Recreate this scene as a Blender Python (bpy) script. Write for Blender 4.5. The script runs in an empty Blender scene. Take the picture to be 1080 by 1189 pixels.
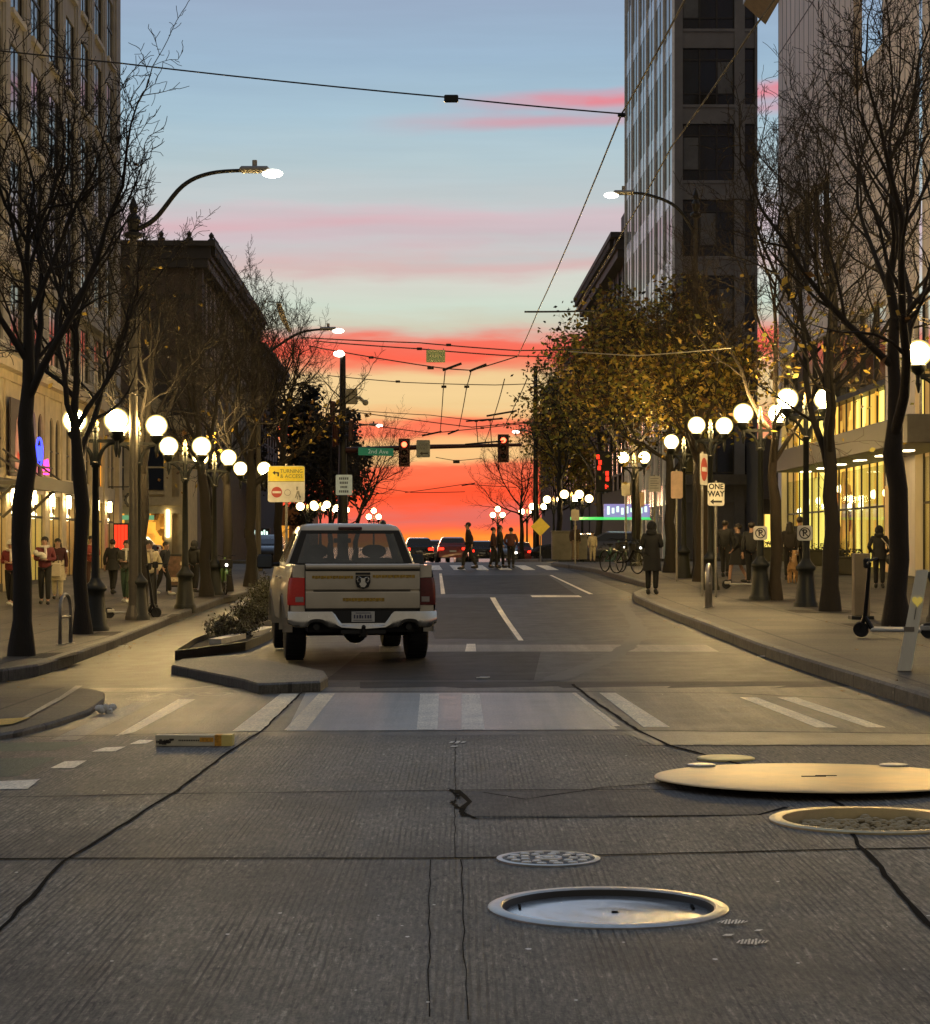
import bpy, math, random
from mathutils import Vector, Matrix
sc = bpy.context.scene
C = sc.collection
RND = random.Random(11)
F, CX, HY, EYE = 2500.0, 540.0, 630.0, 1.6      # lens measured on the photograph (pixels), principal column, horizon row, eye height

# ------------------------------------------------------------------ terrain
_ZR = [(-60, 0), (30, 0), (45, .05), (55, .15), (65, .33), (80, .6), (92, .7), (110, .6), (140, .3), (170, -.3), (220, -3), (320, -9), (500, -14), (9000, -14)]
def _lin(t, tab):
    if t <= tab[0][0]: return tab[0][1]
    for (a, u), (b, v) in zip(tab, tab[1:]):
        if t <= b: return u + (v - u) * (t - a) / (b - a)
    return tab[-1][1]
def zr(y):
    w = 4.0
    return sum(_lin(y + k * w / 4, _ZR) for k in range(-4, 5)) / 9.0
_S = [(0, .006), (11, .008), (35, .025), (70, .025), (100, .008), (160, 0), (9000, 0)]
def gz(x, y):
    return zr(y) + _lin(y, _S) * max(-7.0, min(5.0, x))
WALK = .15
def pd(px, py, d):
    return Vector(((px - CX) * d / F, d, EYE + (HY - py) * d / F))
def at(px, py, h=0.0):
    lo, hi = 3.0, 95.0
    d = lo
    while d < hi:
        p = pd(px, py, d)
        if p.z <= gz(p.x, p.y) + h: break
        d += .05
    p.z = gz(p.x, p.y) + h
    return p

# ------------------------------------------------------------------ materials
MATS = {}
def srgb(r, g, b):
    f = lambda c: (c / 255 / 12.92) if c / 255 <= .04045 else ((c / 255 + .055) / 1.055) ** 2.4
    return (f(r), f(g), f(b), 1)
def nn(t, kind, **kw):
    n = t.nodes.new(kind)
    for k, v in kw.items(): setattr(n, k, v)
    return n
def mat(name, col, rough=.6, metal=0.0, var=.18, scale=4.0, bump=.0, emit=None, estr=0.0, spec=.5, coat=0.0, stretch=None, alpha=None, dirt=0.0):
    if name in MATS: return MATS[name]
    m = bpy.data.materials.new(name); m.use_nodes = True
    t = m.node_tree; b = t.nodes['Principled BSDF']
    c = (*col[:3], 1)
    b.inputs['Roughness'].default_value = rough; b.inputs['Metallic'].default_value = metal
    b.inputs['Specular IOR Level'].default_value = spec; b.inputs['Coat Weight'].default_value = coat
    tc = nn(t, 'ShaderNodeTexCoord'); src = tc.outputs['Object']
    if stretch:
        mp = nn(t, 'ShaderNodeMapping'); mp.inputs['Scale'].default_value = stretch
        t.links.new(src, mp.inputs['Vector']); src = mp.outputs['Vector']
    no = nn(t, 'ShaderNodeTexNoise'); no.inputs['Scale'].default_value = scale; no.inputs['Detail'].default_value = 6; no.inputs['Roughness'].default_value = .65
    t.links.new(src, no.inputs['Vector'])
    if var > 0:
        r = nn(t, 'ShaderNodeValToRGB')
        r.color_ramp.elements[0].position = .3; r.color_ramp.elements[1].position = .7
        r.color_ramp.elements[0].color = tuple(x * (1 - var) for x in c[:3]) + (1,)
        r.color_ramp.elements[1].color = tuple(min(1, x * (1 + var)) for x in c[:3]) + (1,)
        t.links.new(no.outputs['Fac'], r.inputs['Fac'])
        t.links.new(r.outputs['Color'], b.inputs['Base Color'])
        mr = nn(t, 'ShaderNodeMapRange'); mr.inputs['To Min'].default_value = max(.02, rough - .12); mr.inputs['To Max'].default_value = min(1, rough + .12)
        t.links.new(no.outputs['Fac'], mr.inputs['Value']); t.links.new(mr.outputs['Result'], b.inputs['Roughness'])
    else:
        b.inputs['Base Color'].default_value = c
    if bump > 0:
        bp = nn(t, 'ShaderNodeBump'); bp.inputs['Strength'].default_value = bump; bp.inputs['Distance'].default_value = .02
        n2 = nn(t, 'ShaderNodeTexNoise'); n2.inputs['Scale'].default_value = scale * 5; n2.inputs['Detail'].default_value = 4
        t.links.new(src, n2.inputs['Vector'])
        t.links.new(n2.outputs['Fac'], bp.inputs['Height']); t.links.new(bp.outputs['Normal'], b.inputs['Normal'])
    if emit:
        b.inputs['Emission Color'].default_value = (*emit[:3], 1); b.inputs['Emission Strength'].default_value = estr
    MATS[name] = m
    return m
def emis(name, col, s, rim=None, rims=1.0):
    """a glowing diffuser; with RIM a deeper-coloured edge stands in for the glow around it"""
    if name in MATS: return MATS[name]
    m = bpy.data.materials.new(name); m.use_nodes = True; t = m.node_tree; t.nodes.clear()
    o = nn(t, 'ShaderNodeOutputMaterial'); e = nn(t, 'ShaderNodeEmission')
    e.inputs['Color'].default_value = (*col[:3], 1); e.inputs['Strength'].default_value = s
    if rim:
        lw = nn(t, 'ShaderNodeLayerWeight'); lw.inputs['Blend'].default_value = .5
        pw = nn(t, 'ShaderNodeMapRange'); pw.interpolation_type = 'SMOOTHSTEP'; pw.inputs['From Min'].default_value = .14; pw.inputs['From Max'].default_value = .52
        t.links.new(lw.outputs['Facing'], pw.inputs['Value'])
        e2 = nn(t, 'ShaderNodeEmission'); e2.inputs['Color'].default_value = (*rim[:3], 1); e2.inputs['Strength'].default_value = rims
        mx = nn(t, 'ShaderNodeMixShader'); t.links.new(pw.outputs[0], mx.inputs[0]); t.links.new(e.outputs[0], mx.inputs[1]); t.links.new(e2.outputs[0], mx.inputs[2])
        t.links.new(mx.outputs[0], o.inputs[0])
    else:
        t.links.new(e.outputs[0], o.inputs[0])
    MATS[name] = m
    return m
def shopglow(name, warm, dark, s, sx, sz, seed=0.0):
    """lit shop interior seen as shelves, displays and dark gaps: layered voronoi and noise on a real back wall"""
    if name in MATS: return MATS[name]
    m = bpy.data.materials.new(name); m.use_nodes = True; t = m.node_tree; t.nodes.clear()
    o = nn(t, 'ShaderNodeOutputMaterial'); e = nn(t, 'ShaderNodeEmission'); tc = nn(t, 'ShaderNodeTexCoord'); mp = nn(t, 'ShaderNodeMapping')
    mp.inputs['Scale'].default_value = (sx, sx, sz); mp.inputs['Location'].default_value = (seed, seed, seed)
    t.links.new(tc.outputs['Object'], mp.inputs['Vector'])
    v = nn(t, 'ShaderNodeTexVoronoi'); v.inputs['Scale'].default_value = 1.0; v.distance = 'CHEBYCHEV'
    n = nn(t, 'ShaderNodeTexNoise'); n.inputs['Scale'].default_value = .6; n.inputs['Detail'].default_value = 5
    t.links.new(mp.outputs[0], v.inputs['Vector']); t.links.new(mp.outputs[0], n.inputs['Vector'])
    mx = nn(t, 'ShaderNodeMix', data_type='FLOAT'); mx.inputs['Factor'].default_value = .55
    sp = nn(t, 'ShaderNodeSeparateColor'); t.links.new(v.outputs['Color'], sp.inputs[0])
    t.links.new(sp.outputs[0], mx.inputs['A']); t.links.new(n.outputs['Fac'], mx.inputs['B'])
    r = nn(t, 'ShaderNodeValToRGB'); r.color_ramp.elements[0].position = .3; r.color_ramp.elements[1].position = .72
    r.color_ramp.elements[0].color = (*dark[:3], 1); r.color_ramp.elements[1].color = (*warm[:3], 1)
    t.links.new(mx.outputs['Result'], r.inputs['Fac']); t.links.new(r.outputs['Color'], e.inputs['Color'])
    e.inputs['Strength'].default_value = s; t.links.new(e.outputs[0], o.inputs[0])
    MATS[name] = m
    return m

def ground_mat(name, base, tint2, groove=0.0, rough=.5, speck=.35, streak=.0, slab=None, spec=.5):
    """worn concrete or asphalt in world coordinates: blotches, aggregate, tining grooves along the street, tyre-worn streaks"""
    m = bpy.data.materials.new(name); m.use_nodes = True; t = m.node_tree; b = t.nodes['Principled BSDF']; L = t.links.new
    geo = nn(t, 'ShaderNodeNewGeometry'); pos = geo.outputs['Position']
    def noise(scale, detail=5, stretch=None, rough_=.6):
        src = pos
        if stretch:
            mp = nn(t, 'ShaderNodeMapping'); mp.inputs['Scale'].default_value = stretch; L(pos, mp.inputs['Vector']); src = mp.outputs[0]
        n = nn(t, 'ShaderNodeTexNoise'); n.inputs['Scale'].default_value = scale; n.inputs['Detail'].default_value = detail; n.inputs['Roughness'].default_value = rough_
        L(src, n.inputs['Vector']); return n.outputs['Fac']
    def mrange(v, a, b_, c, d):
        n = nn(t, 'ShaderNodeMapRange'); n.inputs['From Min'].default_value = a; n.inputs['From Max'].default_value = b_; n.inputs['To Min'].default_value = c; n.inputs['To Max'].default_value = d
        L(v, n.inputs['Value']); return n.outputs['Result']
    def mul(a, b_):
        n = nn(t, 'ShaderNodeMath', operation='MULTIPLY'); L(a, n.inputs[0])
        if isinstance(b_, float): n.inputs[1].default_value = b_
        else: L(b_, n.inputs[1])
        return n.outputs[0]
    big = noise(.35, 4); mid = noise(2.2, 6); fine = noise(55, 3); agg = noise(170, 2)
    mixc = nn(t, 'ShaderNodeMix', data_type='RGBA'); mixc.inputs['A'].default_value = (*base, 1); mixc.inputs['B'].default_value = (*tint2, 1); L(mrange(big, .40, .60, 0, 1), mixc.inputs['Factor'])
    grain = noise(1.0, 5, (46, 8, 8), .7)            # trowel and tyre wear runs along the street
    val = mul(mrange(mid, .3, .7, .8, 1.2), mrange(fine, .3, .7, 1 - speck * .6, 1 + speck * .6))
    val = mul(val, mrange(agg, .35, .68, .85, 1.2)); val = mul(val, mrange(grain, .34, .66, 1 - speck, 1 + speck * 1.1))
    chips = mrange(noise(1.0, 2, (60, 13, 10)), .71, .76, 1, 2.4); val = mul(val, chips)
    oil = mrange(noise(.9, 4, (1, .3, 1)), .60, .74, 1, .62); val = mul(val, oil)
    height = mul(grain, .7)
    if streak > 0:
        st = noise(1.0, 4, (5.5, .12, 1)); val = mul(val, mrange(st, .35, .68, 1 - streak, 1 + streak * .6))
        cr = noise(1.0, 5, (3.1, .16, 1), .75); val = mul(val, mrange(cr, .498, .503, 1, 1.0))
    if groove > 0:
        wob = noise(.8, 3, (1, .35, 1)); sx = nn(t, 'ShaderNodeSeparateXYZ'); L(pos, sx.inputs[0])
        ad = nn(t, 'ShaderNodeMath', operation='MULTIPLY_ADD'); L(wob, ad.inputs[0]); ad.inputs[1].default_value = .045; L(sx.outputs[0], ad.inputs[2])
        ww = mul(ad.outputs[0], 2 * math.pi / .031); si = nn(t, 'ShaderNodeMath', operation='SINE'); L(ww, si.inputs[0])
        edge = nn(t, 'ShaderNodeMath', operation='MULTIPLY_ADD'); L(noise(9, 4, (1, .25, 1)), edge.inputs[0]); edge.inputs[1].default_value = 2.2; L(si.outputs[0], edge.inputs[2])
        patch = mrange(noise(.7, 5, (1, .45, 1)), .36, .58, .25, 1.0); lane = noise(3.4, 2, (1, .05, 1))
        amt = mul(patch, mrange(lane, .36, .58, .3, 1.0))
        amt = mul(amt, mrange(noise(1.0, 4, (30, 2.5, 1)), .36, .56, .1, 1.0))
        pits = mrange(noise(1.0, 3, (26, 5, 6), .75), .58, .68, 1, .18); val = mul(val, pits)
        ridge = mrange(noise(1.0, 3, (38, 3.2, 6), .7), .56, .72, 1, 2.3); val = mul(val, ridge)
        g = mrange(edge.outputs[0], 1.25, 1.7, 0, 1); g = mul(g, amt)
        inv = nn(t, 'ShaderNodeMath', operation='MULTIPLY_ADD'); L(g, inv.inputs[0]); inv.inputs[1].default_value = -groove; inv.inputs[2].default_value = 1
        val = mul(val, inv.outputs[0])
        hh = nn(t, 'ShaderNodeMath', operation='MULTIPLY_ADD'); L(g, hh.inputs[0]); hh.inputs[1].default_value = -.35; L(height, hh.inputs[2]); height = hh.outputs[0]
    if slab:
        br = nn(t, 'ShaderNodeTexBrick'); mp = nn(t, 'ShaderNodeMapping'); L(pos, mp.inputs[0]); L(mp.outputs[0], br.inputs['Vector'])
        br.offset = 0; br.inputs['Scale'].default_value = 1; br.inputs['Brick Width'].default_value = slab; br.inputs['Row Height'].default_value = slab; br.inputs['Mortar Size'].default_value = .022
        br.inputs['Color1'].default_value = (.86, .86, .86, 1); br.inputs['Color2'].default_value = (1.1, 1.1, 1.1, 1); br.inputs['Mortar'].default_value = (.35, .35, .35, 1)
        sb = nn(t, 'ShaderNodeSeparateColor'); L(br.outputs['Color'], sb.inputs[0]); val = mul(val, sb.outputs[0])
    vm = nn(t, 'ShaderNodeVectorMath', operation='SCALE'); L(mixc.outputs['Result'], vm.inputs[0]); L(val, vm.inputs['Scale'])
    L(vm.outputs[0], b.inputs['Base Color'])
    b.inputs['Specular IOR Level'].default_value = spec
    L(mrange(mid, .3, .7, rough - .05, rough + .07), b.inputs['Roughness'])
    bp = nn(t, 'ShaderNodeBump'); bp.inputs['Strength'].default_value = .55; bp.inputs['Distance'].default_value = .012
    L(height, bp.inputs['Height']); L(bp.outputs['Normal'], b.inputs['Normal'])
    MATS[name] = m
    return m

# ------------------------------------------------------------------ mesh builder
class MB:
    def __init__(s): s.v = []; s.f = []; s.mi = []; s.cur = 0; s.xf = None
    def _v(s, p):
        p = Vector(p)
        if s.xf is not None: p = s.xf @ p
        s.v.append(p[:]); return len(s.v) - 1
    def face(s, ids): s.f.append(tuple(ids)); s.mi.append(s.cur)
    def poly(s, pts): s.face([s._v(p) for p in pts])
    def box(s, x0, x1, y0, y1, z0, z1, bev=0.0):
        if bev > 0:
            b = bev; P = []
            for z, i in ((z0, b), (z0 + b, 0), (z1 - b, 0), (z1, b)):
                P.append([s._v(q) for q in ((x0 + b, y0 + i, z), (x1 - b, y0 + i, z), (x1 - i, y0 + b, z), (x1 - i, y1 - b, z), (x1 - b, y1 - i, z), (x0 + b, y1 - i, z), (x0 + i, y1 - b, z), (x0 + i, y0 + b, z))])
            for a, c in zip(P, P[1:]):
                for k in range(8): s.face([a[k], a[(k + 1) % 8], c[(k + 1) % 8], c[k]])
            s.face(P[0][::-1]); s.face(P[-1]); return s
        i = [s._v(q) for q in ((x0, y0, z0), (x1, y0, z0), (x1, y1, z0), (x0, y1, z0), (x0, y0, z1), (x1, y0, z1), (x1, y1, z1), (x0, y1, z1))]
        for q in ((0, 3, 2, 1), (4, 5, 6, 7), (0, 1, 5, 4), (1, 2, 6, 5), (2, 3, 7, 6), (3, 0, 4, 7)): s.face([i[k] for k in q])
        return s
    def tube(s, pts, rad, n=8, cap=True):
        pts = [Vector(p) for p in pts]
        if not hasattr(rad, '__len__'): rad = [rad] * len(pts)
        up = None; rings = []
        for k, p in enumerate(pts):
            d = (pts[min(k + 1, len(pts) - 1)] - pts[max(k - 1, 0)])
            if d.length < 1e-9: d = Vector((0, 0, 1))
            d.normalize()
            if up is None:
                up = d.orthogonal().normalized()
            up = (up - d * up.dot(d))
            if up.length < 1e-6: up = d.orthogonal()
            up.normalize(); w = d.cross(up)
            rings.append([s._v(p + (up * math.cos(2 * math.pi * j / n) + w * math.sin(2 * math.pi * j / n)) * rad[k]) for j in range(n)])
        for a, c in zip(rings, rings[1:]):
            for j in range(n): s.face([a[j], a[(j + 1) % n], c[(j + 1) % n], c[j]])
        if cap: s.face(rings[0][::-1]); s.face(rings[-1])
        return s
    def lathe(s, prof, n=16, c=(0, 0, 0), ax='z', flute=0.0):
        c = Vector(c); rings = []
        for r, h in prof:
            ring = []
            for j in range(n):
                a = 2 * math.pi * j / n; rr = r * (1 - (flute if j % 2 else 0)); u, v = rr * math.cos(a), rr * math.sin(a)
                q = {'z': (u, v, h), 'y': (u, h, -v), 'x': (h, u, v)}[ax]
                ring.append(s._v(c + Vector(q)))
            rings.append(ring)
        for a, b in zip(rings, rings[1:]):
            for j in range(n): s.face([a[j], a[(j + 1) % n], b[(j + 1) % n], b[j]])
        s.face(rings[0][::-1]); s.face(rings[-1])
        return s
    def ball(s, c, rx, ry=None, rz=None, n=12, m=8, rot=None):
        ry = rx if ry is None else ry; rz = rx if rz is None else rz; c = Vector(c); rings = []
        for i in range(m + 1):
            th = math.pi * i / m; r = max(math.sin(th), 1e-3)
            ring = []
            for j in range(n):
                q = Vector((rx * r * math.cos(2 * math.pi * j / n), ry * r * math.sin(2 * math.pi * j / n), -rz * math.cos(th)))
                if rot is not None: q = rot @ q
                ring.append(s._v(c + q))
            rings.append(ring)
        for a, b in zip(rings, rings[1:]):
            for j in range(n): s.face([a[j], a[(j + 1) % n], b[(j + 1) % n], b[j]])
        return s
    def prism(s, outline, y0, y1):
        """outline in x,z extruded along y"""
        a = [s._v((x, y0, z)) for x, z in outline]; b = [s._v((x, y1, z)) for x, z in outline]; n = len(a)
        s.face(a); s.face(b[::-1])
        for k in range(n): s.face([a[k], b[k], b[(k + 1) % n], a[(k + 1) % n]])
        return s
    def prismx(s, outline, x0, x1):
        """outline in y,z extruded along x"""
        a = [s._v((x0, y, z)) for y, z in outline]; b = [s._v((x1, y, z)) for y, z in outline]; n = len(a)
        s.face(a[::-1]); s.face(b)
        for k in range(n): s.face([a[k], a[(k + 1) % n], b[(k + 1) % n], b[k]])
        return s
    def loft(s, rings, closed=True, cap=False):
        R_ = [[s._v(p) for p in r] for r in rings]; n = len(R_[0])
        for a, b in zip(R_, R_[1:]):
            for j in range(n if closed else n - 1): s.face([a[j], a[(j + 1) % n], b[(j + 1) % n], b[j]])
        if cap: s.face(R_[0][::-1]); s.face(R_[-1])
        return s
    def mesh(s, name, mats, smooth=False):
        me = bpy.data.meshes.new(name); me.from_pydata(s.v, [], s.f)
        for m in (mats if isinstance(mats, (list, tuple)) else [mats]): me.materials.append(m)
        me.polygons.foreach_set('material_index', s.mi)
        if smooth: me.polygons.foreach_set('use_smooth', [True] * len(s.f))
        me.update()
        return me
    def build(s, name, mats, parent=None, smooth=False, loc=None):
        o = bpy.data.objects.new(name, s.mesh(name, mats, smooth)); C.objects.link(o)
        if parent is not None: o.parent = parent
        if loc is not None: o.location = loc
        return o
def smooth_by_angle(o, ang=40):
    me = o.data
    me.polygons.foreach_set('use_smooth', [True] * len(me.polygons))
    me.set_sharp_from_angle(angle=math.radians(ang))
    return o
def tag(o, label=None, cat=None, group=None, kind=None):
    if label: o['label'] = label
    if cat: o['category'] = cat
    if group: o['group'] = group
    if kind: o['kind'] = kind
    return o
def thing(name, label, cat, loc=(0, 0, 0), rz=0.0, group=None):
    o = bpy.data.objects.new(name, None); C.objects.link(o); o.empty_display_size = .2
    o.location = loc; o.rotation_euler = (0, 0, rz)
    return tag(o, label, cat, group)
def struct(name, mb, mats, smooth=False):
    return tag(mb.build(name, mats, None, smooth), kind='structure')
def kids(o): return [c for c in list(bpy.data.objects) if c.parent == o]
def dup(root, loc, rz=None, label=None, scale=None):
    def cp(o, par):
        c = o.copy(); C.objects.link(c)
        if par is not None: c.parent = par
        for ch in list(o.children): cp(ch, c)
        return c
    r = cp(root, None); r.location = loc
    if rz is not None: r.rotation_euler = (0, 0, rz)
    if scale is not None: r.scale = (scale,) * 3
    if label: r['label'] = label
    return r
_DG = None
def text_obj(body, size, m, parent, loc, rot=(math.pi / 2, 0, 0), name='lettering', sx=1.0, bold=0.0, align='CENTER', thick=0.002):
    cu = bpy.data.curves.new('t', 'FONT'); cu.body = body; cu.size = size; cu.align_x = align; cu.align_y = 'CENTER'; cu.extrude = thick; cu.offset = bold; cu.space_line = .95; cu.resolution_u = 2
    to = bpy.data.objects.new('t', cu); C.objects.link(to)
    dg = bpy.context.evaluated_depsgraph_get(); me = bpy.data.meshes.new_from_object(to.evaluated_get(dg))
    bpy.data.objects.remove(to); bpy.data.curves.remove(cu)
    me.name = name; me.materials.clear(); me.materials.append(m)
    o = bpy.data.objects.new(name, me); C.objects.link(o); o.parent = parent; o.location = loc; o.rotation_euler = rot; o.scale = (sx, 1, 1)
    return o
# ------------------------------------------------------------------ camera, world, sun
cam = bpy.data.cameras.new('camera'); camo = bpy.data.objects.new('camera', cam); C.objects.link(camo); sc.camera = camo
camo.location = (0, 0, EYE); camo.rotation_euler = (math.pi / 2, 0, 0)
cam.sensor_fit = 'HORIZONTAL'; cam.sensor_width = 36; cam.lens = 36 * F / 1080; cam.shift_y = (HY - 594.5) / 1080; cam.clip_end = 20000; cam.clip_start = .1
sc.view_settings.view_transform = 'Standard'; sc.view_settings.look = 'None'; sc.view_settings.exposure = 0; sc.view_settings.gamma = 1
sc.render.engine = 'CYCLES'
sc.cycles.use_denoising = True
try: sc.cycles.denoiser = 'OPENIMAGEDENOISE'
except Exception: pass
sc.cycles.max_bounces = 6; sc.cycles.diffuse_bounces = 3; sc.cycles.glossy_bounces = 3; sc.cycles.transparent_max_bounces = 8
sc.cycles.sample_clamp_indirect = 6; sc.cycles.caustics_reflective = False; sc.cycles.caustics_refractive = False

W = bpy.data.worlds.new('World'); sc.world = W; W.use_nodes = True
t = W.node_tree; t.nodes.clear(); L = t.links.new
out = nn(t, 'ShaderNodeOutputWorld'); bg = nn(t, 'ShaderNodeBackground'); bg2 = nn(t, 'ShaderNodeBackground'); add = nn(t, 'ShaderNodeAddShader')
sky = nn(t, 'ShaderNodeTexSky', sky_type='NISHITA'); sky.sun_disc = False; sky.sun_elevation = math.radians(1.5); sky.sun_rotation = math.radians(-4)
L(sky.outputs[0], bg2.inputs[0]); bg2.inputs[1].default_value = .004
tc = nn(t, 'ShaderNodeTexCoord'); sx = nn(t, 'ShaderNodeSeparateXYZ'); L(tc.outputs['Generated'], sx.inputs[0])
def m2(op, a, b_=None, c_=None, clamp=False):
    n = nn(t, 'ShaderNodeMath', operation=op); n.use_clamp = clamp
    for i, q in enumerate((a, b_, c_)):
        if q is None: continue
        if isinstance(q, (int, float)): n.inputs[i].default_value = q
        else: L(q, n.inputs[i])
    return n.outputs[0]
X_, Y_, Z_ = sx.outputs[0], sx.outputs[1], sx.outputs[2]
hor = m2('MAXIMUM', m2('SQRT', m2('ADD', m2('MULTIPLY', X_, X_), m2('MULTIPLY', Y_, Y_))), .001)
el = m2('DIVIDE', Z_, hor)
az = m2('ARCTAN2', X_, Y_)
def skynoise(sa, se, detail, off=0.0):
    cv = nn(t, 'ShaderNodeCombineXYZ'); L(m2('MULTIPLY', az, sa), cv.inputs[0]); L(m2('MULTIPLY', el, se), cv.inputs[1]); cv.inputs[2].default_value = off
    n = nn(t, 'ShaderNodeTexNoise'); n.inputs['Scale'].default_value = 1; n.inputs['Detail'].default_value = detail; n.inputs['Roughness'].default_value = .55; L(cv.outputs[0], n.inputs['Vector']); return n.outputs['Fac']
warp = m2('ADD', m2('MULTIPLY_ADD', skynoise(7, 26, 3, 1.7), .015, -.0075), m2('MULTIPLY_ADD', skynoise(24, 150, 4, 5.1), .011, -.0055))
tilt = m2('MULTIPLY', az, -.012)
e2 = m2('ADD', m2('ADD', el, warp), tilt)
pp = m2('MULTIPLY_ADD', e2, 1 / .28, .02 / .28, True)
ramp = nn(t, 'ShaderNodeValToRGB'); cr = ramp.color_ramp; cr.interpolation = 'LINEAR'
stops = [(0, (150, 171, 197)), (70, (152, 181, 205)), (130, (162, 192, 209)), (190, (176, 198, 206)), (232, (188, 199, 203)), (252, (205, 188, 196)), (272, (200, 186, 194)), (290, (192, 198, 200)),
         (308, (207, 184, 184)), (326, (206, 211, 203)), (355, (198, 215, 202)), (374, (200, 202, 184)), (382, (212, 178, 165)), (392, (240, 108, 96)), (410, (246, 92, 78)), (424, (236, 150, 118)), (438, (234, 203, 150)),
         (468, (234, 204, 148)), (482, (238, 182, 126)), (490, (246, 108, 86)), (503, (246, 116, 90)), (513, (240, 186, 128)), (534, (240, 198, 136)), (544, (248, 104, 80)), (560, (252, 96, 72)), (574, (252, 68, 52)), (590, (244, 80, 64)), (603, (216, 100, 98)),
         (614, (245, 98, 78)), (624, (255, 128, 54)), (640, (255, 165, 62)), (655, (255, 120, 60))]
stops = sorted([(((HY - y) / F + .02) / .28, c) for y, c in stops])
while len(cr.elements) > 1: cr.elements.remove(cr.elements[-1])
cr.elements[0].position = stops[0][0]; cr.elements[0].color = srgb(*stops[0][1])
for p, c in stops[1:]:
    e = cr.elements.new(p); e.color = srgb(*c)
L(pp, ramp.inputs['Fac'])
def mixc(fac, a, b_):
    n = nn(t, 'ShaderNodeMix', data_type='RGBA'); L(fac, n.inputs['Factor'])
    for q, k in ((a, 'A'), (b_, 'B')):
        if isinstance(q, tuple): n.inputs[k].default_value = q
        else: L(q, n.inputs[k])
    return n.outputs['Result']
def mr(v, a, b_, c_, d_, smooth=False):
    n = nn(t, 'ShaderNodeMapRange'); n.interpolation_type = 'SMOOTHSTEP' if smooth else 'LINEAR'
    for k, q in zip(('From Min', 'From Max', 'To Min', 'To Max'), (a, b_, c_, d_)): n.inputs[k].default_value = q
    L(v, n.inputs['Value']); return n.outputs['Result']
col = ramp.outputs['Color']
# two rosy cirrus streaks higher up toward the right
def streak(e0, w, a0, a1, s, colr, off):
    global col
    ee = m2('ADD', el, m2('MULTIPLY_ADD', skynoise(10, 60, 4, off), .010, -.005))
    ee = m2('ADD', ee, m2('MULTIPLY', az, -.035))
    band = mr(m2('ABSOLUTE', m2('SUBTRACT', ee, e0)), 0, w, 1, 0, True)
    fa = m2('MULTIPLY', band, mr(az, a0, a1, 0, s, True)); fa = m2('MULTIPLY', fa, mr(skynoise(30, 130, 4, off + 3), .25, .6, .45, 1))
    col = mixc(fa, col, srgb(*colr))
streak(.2035, .0062, -.02, .05, .85, (238, 122, 134), 9.0)
streak(.1950, .0062, -.06, .03, .6, (222, 138, 152), 12.0)
streak(.150, .005, .05, -.08, .36, (226, 160, 172), 15.0)
streak(.136, .007, .06, -.02, .34, (216, 170, 178), 21.0)
streak(.128, .003, -.09, .05, .4, (214, 176, 176), 27.0)
up = mr(el, .26, 1.6, 0, 1, True)
flut = mr(skynoise(7, 120, 5, 33.0),   .3, .7, .965, 1.035); sc_ = nn(t, 'ShaderNodeVectorMath', operation='SCALE'); L(col, sc_.inputs[0]); L(flut, sc_.inputs['Scale']); col = sc_.outputs[0]
col = mixc(up, col, srgb(122, 136, 160))
back = mr(Y_, -.75, .45, 0, 1, True)
dim = nn(t, 'ShaderNodeVectorMath', operation='SCALE'); L(col, dim.inputs[0]); L(mr(back, 0, 1, .55, 1), dim.inputs['Scale'])
col2 = mixc(back, (.235, .205, .165, 1), dim.outputs[0])
L(col2, bg.inputs[0]); bg.inputs[1].default_value = 1.0
L(bg.outputs[0], add.inputs[0]); L(bg2.outputs[0], add.inputs[1]); L(add.outputs[0], out.inputs[0])
sun = bpy.data.lights.new('sun', 'SUN'); suno = bpy.data.objects.new('sun', sun); C.objects.link(suno)
sun.energy = .10; sun.angle = math.radians(6); sun.color = (1, .5, .3)
suno.rotation_euler = (math.radians(-88.5), 0, math.radians(4))       # from the afterglow at the end of the street
suno.location = (0, 60, 40)

# ------------------------------------------------------------------ common materials
concrete_road = ground_mat('ribbed_concrete', (.175, .158, .126), (.078, .071, .059), groove=.95, rough=.60, speck=.62, streak=.18)
slab_road = ground_mat('pale_concrete', (.33, .295, .235), (.23, .205, .165), groove=.0, rough=.34, speck=.2, streak=.3)
asphalt = ground_mat('street_surface', (.040, .0375, .033), (.028, .0265, .024), rough=.52, speck=.3, streak=.22, spec=.14)
asphalt_dark = ground_mat('fresh_asphalt', (.022, .021, .020), (.016, .0155, .015), rough=.6, speck=.4, streak=.15, spec=.12)
walk_mat = ground_mat('pavement_concrete', (.105, .091, .069), (.066, .058, .045), rough=.65, speck=.3, slab=1.5, spec=.25)
kerb_mat = ground_mat('kerb_concrete', (.105, .097, .08), (.07, .065, .054), rough=.65, speck=.4, slab=1.9)
paint_white = ground_mat('road_paint_white', (.82, .77, .66), (.66, .62, .53), rough=.5, speck=.25, streak=.15)
paint_worn = ground_mat('road_paint_worn', (.34, .30, .22), (.20, .185, .15), rough=.55, speck=.35, streak=.4)
paint_green = ground_mat('bike_lane_green', (.035, .075, .045), (.05, .075, .05), rough=.6, speck=.35)
paint_yellow = ground_mat('tactile_yellow', (.55, .35, .05), (.45, .29, .04), rough=.6, speck=.2)
tar = mat('joint_tar', (.008, .0075, .007), .95, var=.3, spec=.05)
litter_white = mat('litter_paper', (.75, .74, .70), .7)
dark_metal = mat('dark_green_iron', (.010, .012, .010), .5, .1, scale=9)
black_metal = mat('black_metal', (.012, .012, .012), .4, .4)
grey_metal = mat('galvanised_steel', (.30, .29, .27), .4, .85, scale=12)
pole_metal = mat('painted_grey_pole', (.075, .066, .052), .5, .3, scale=6)
steel = mat('worn_steel', (.52, .50, .46), .33, .9, scale=7, var=.25)
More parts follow.
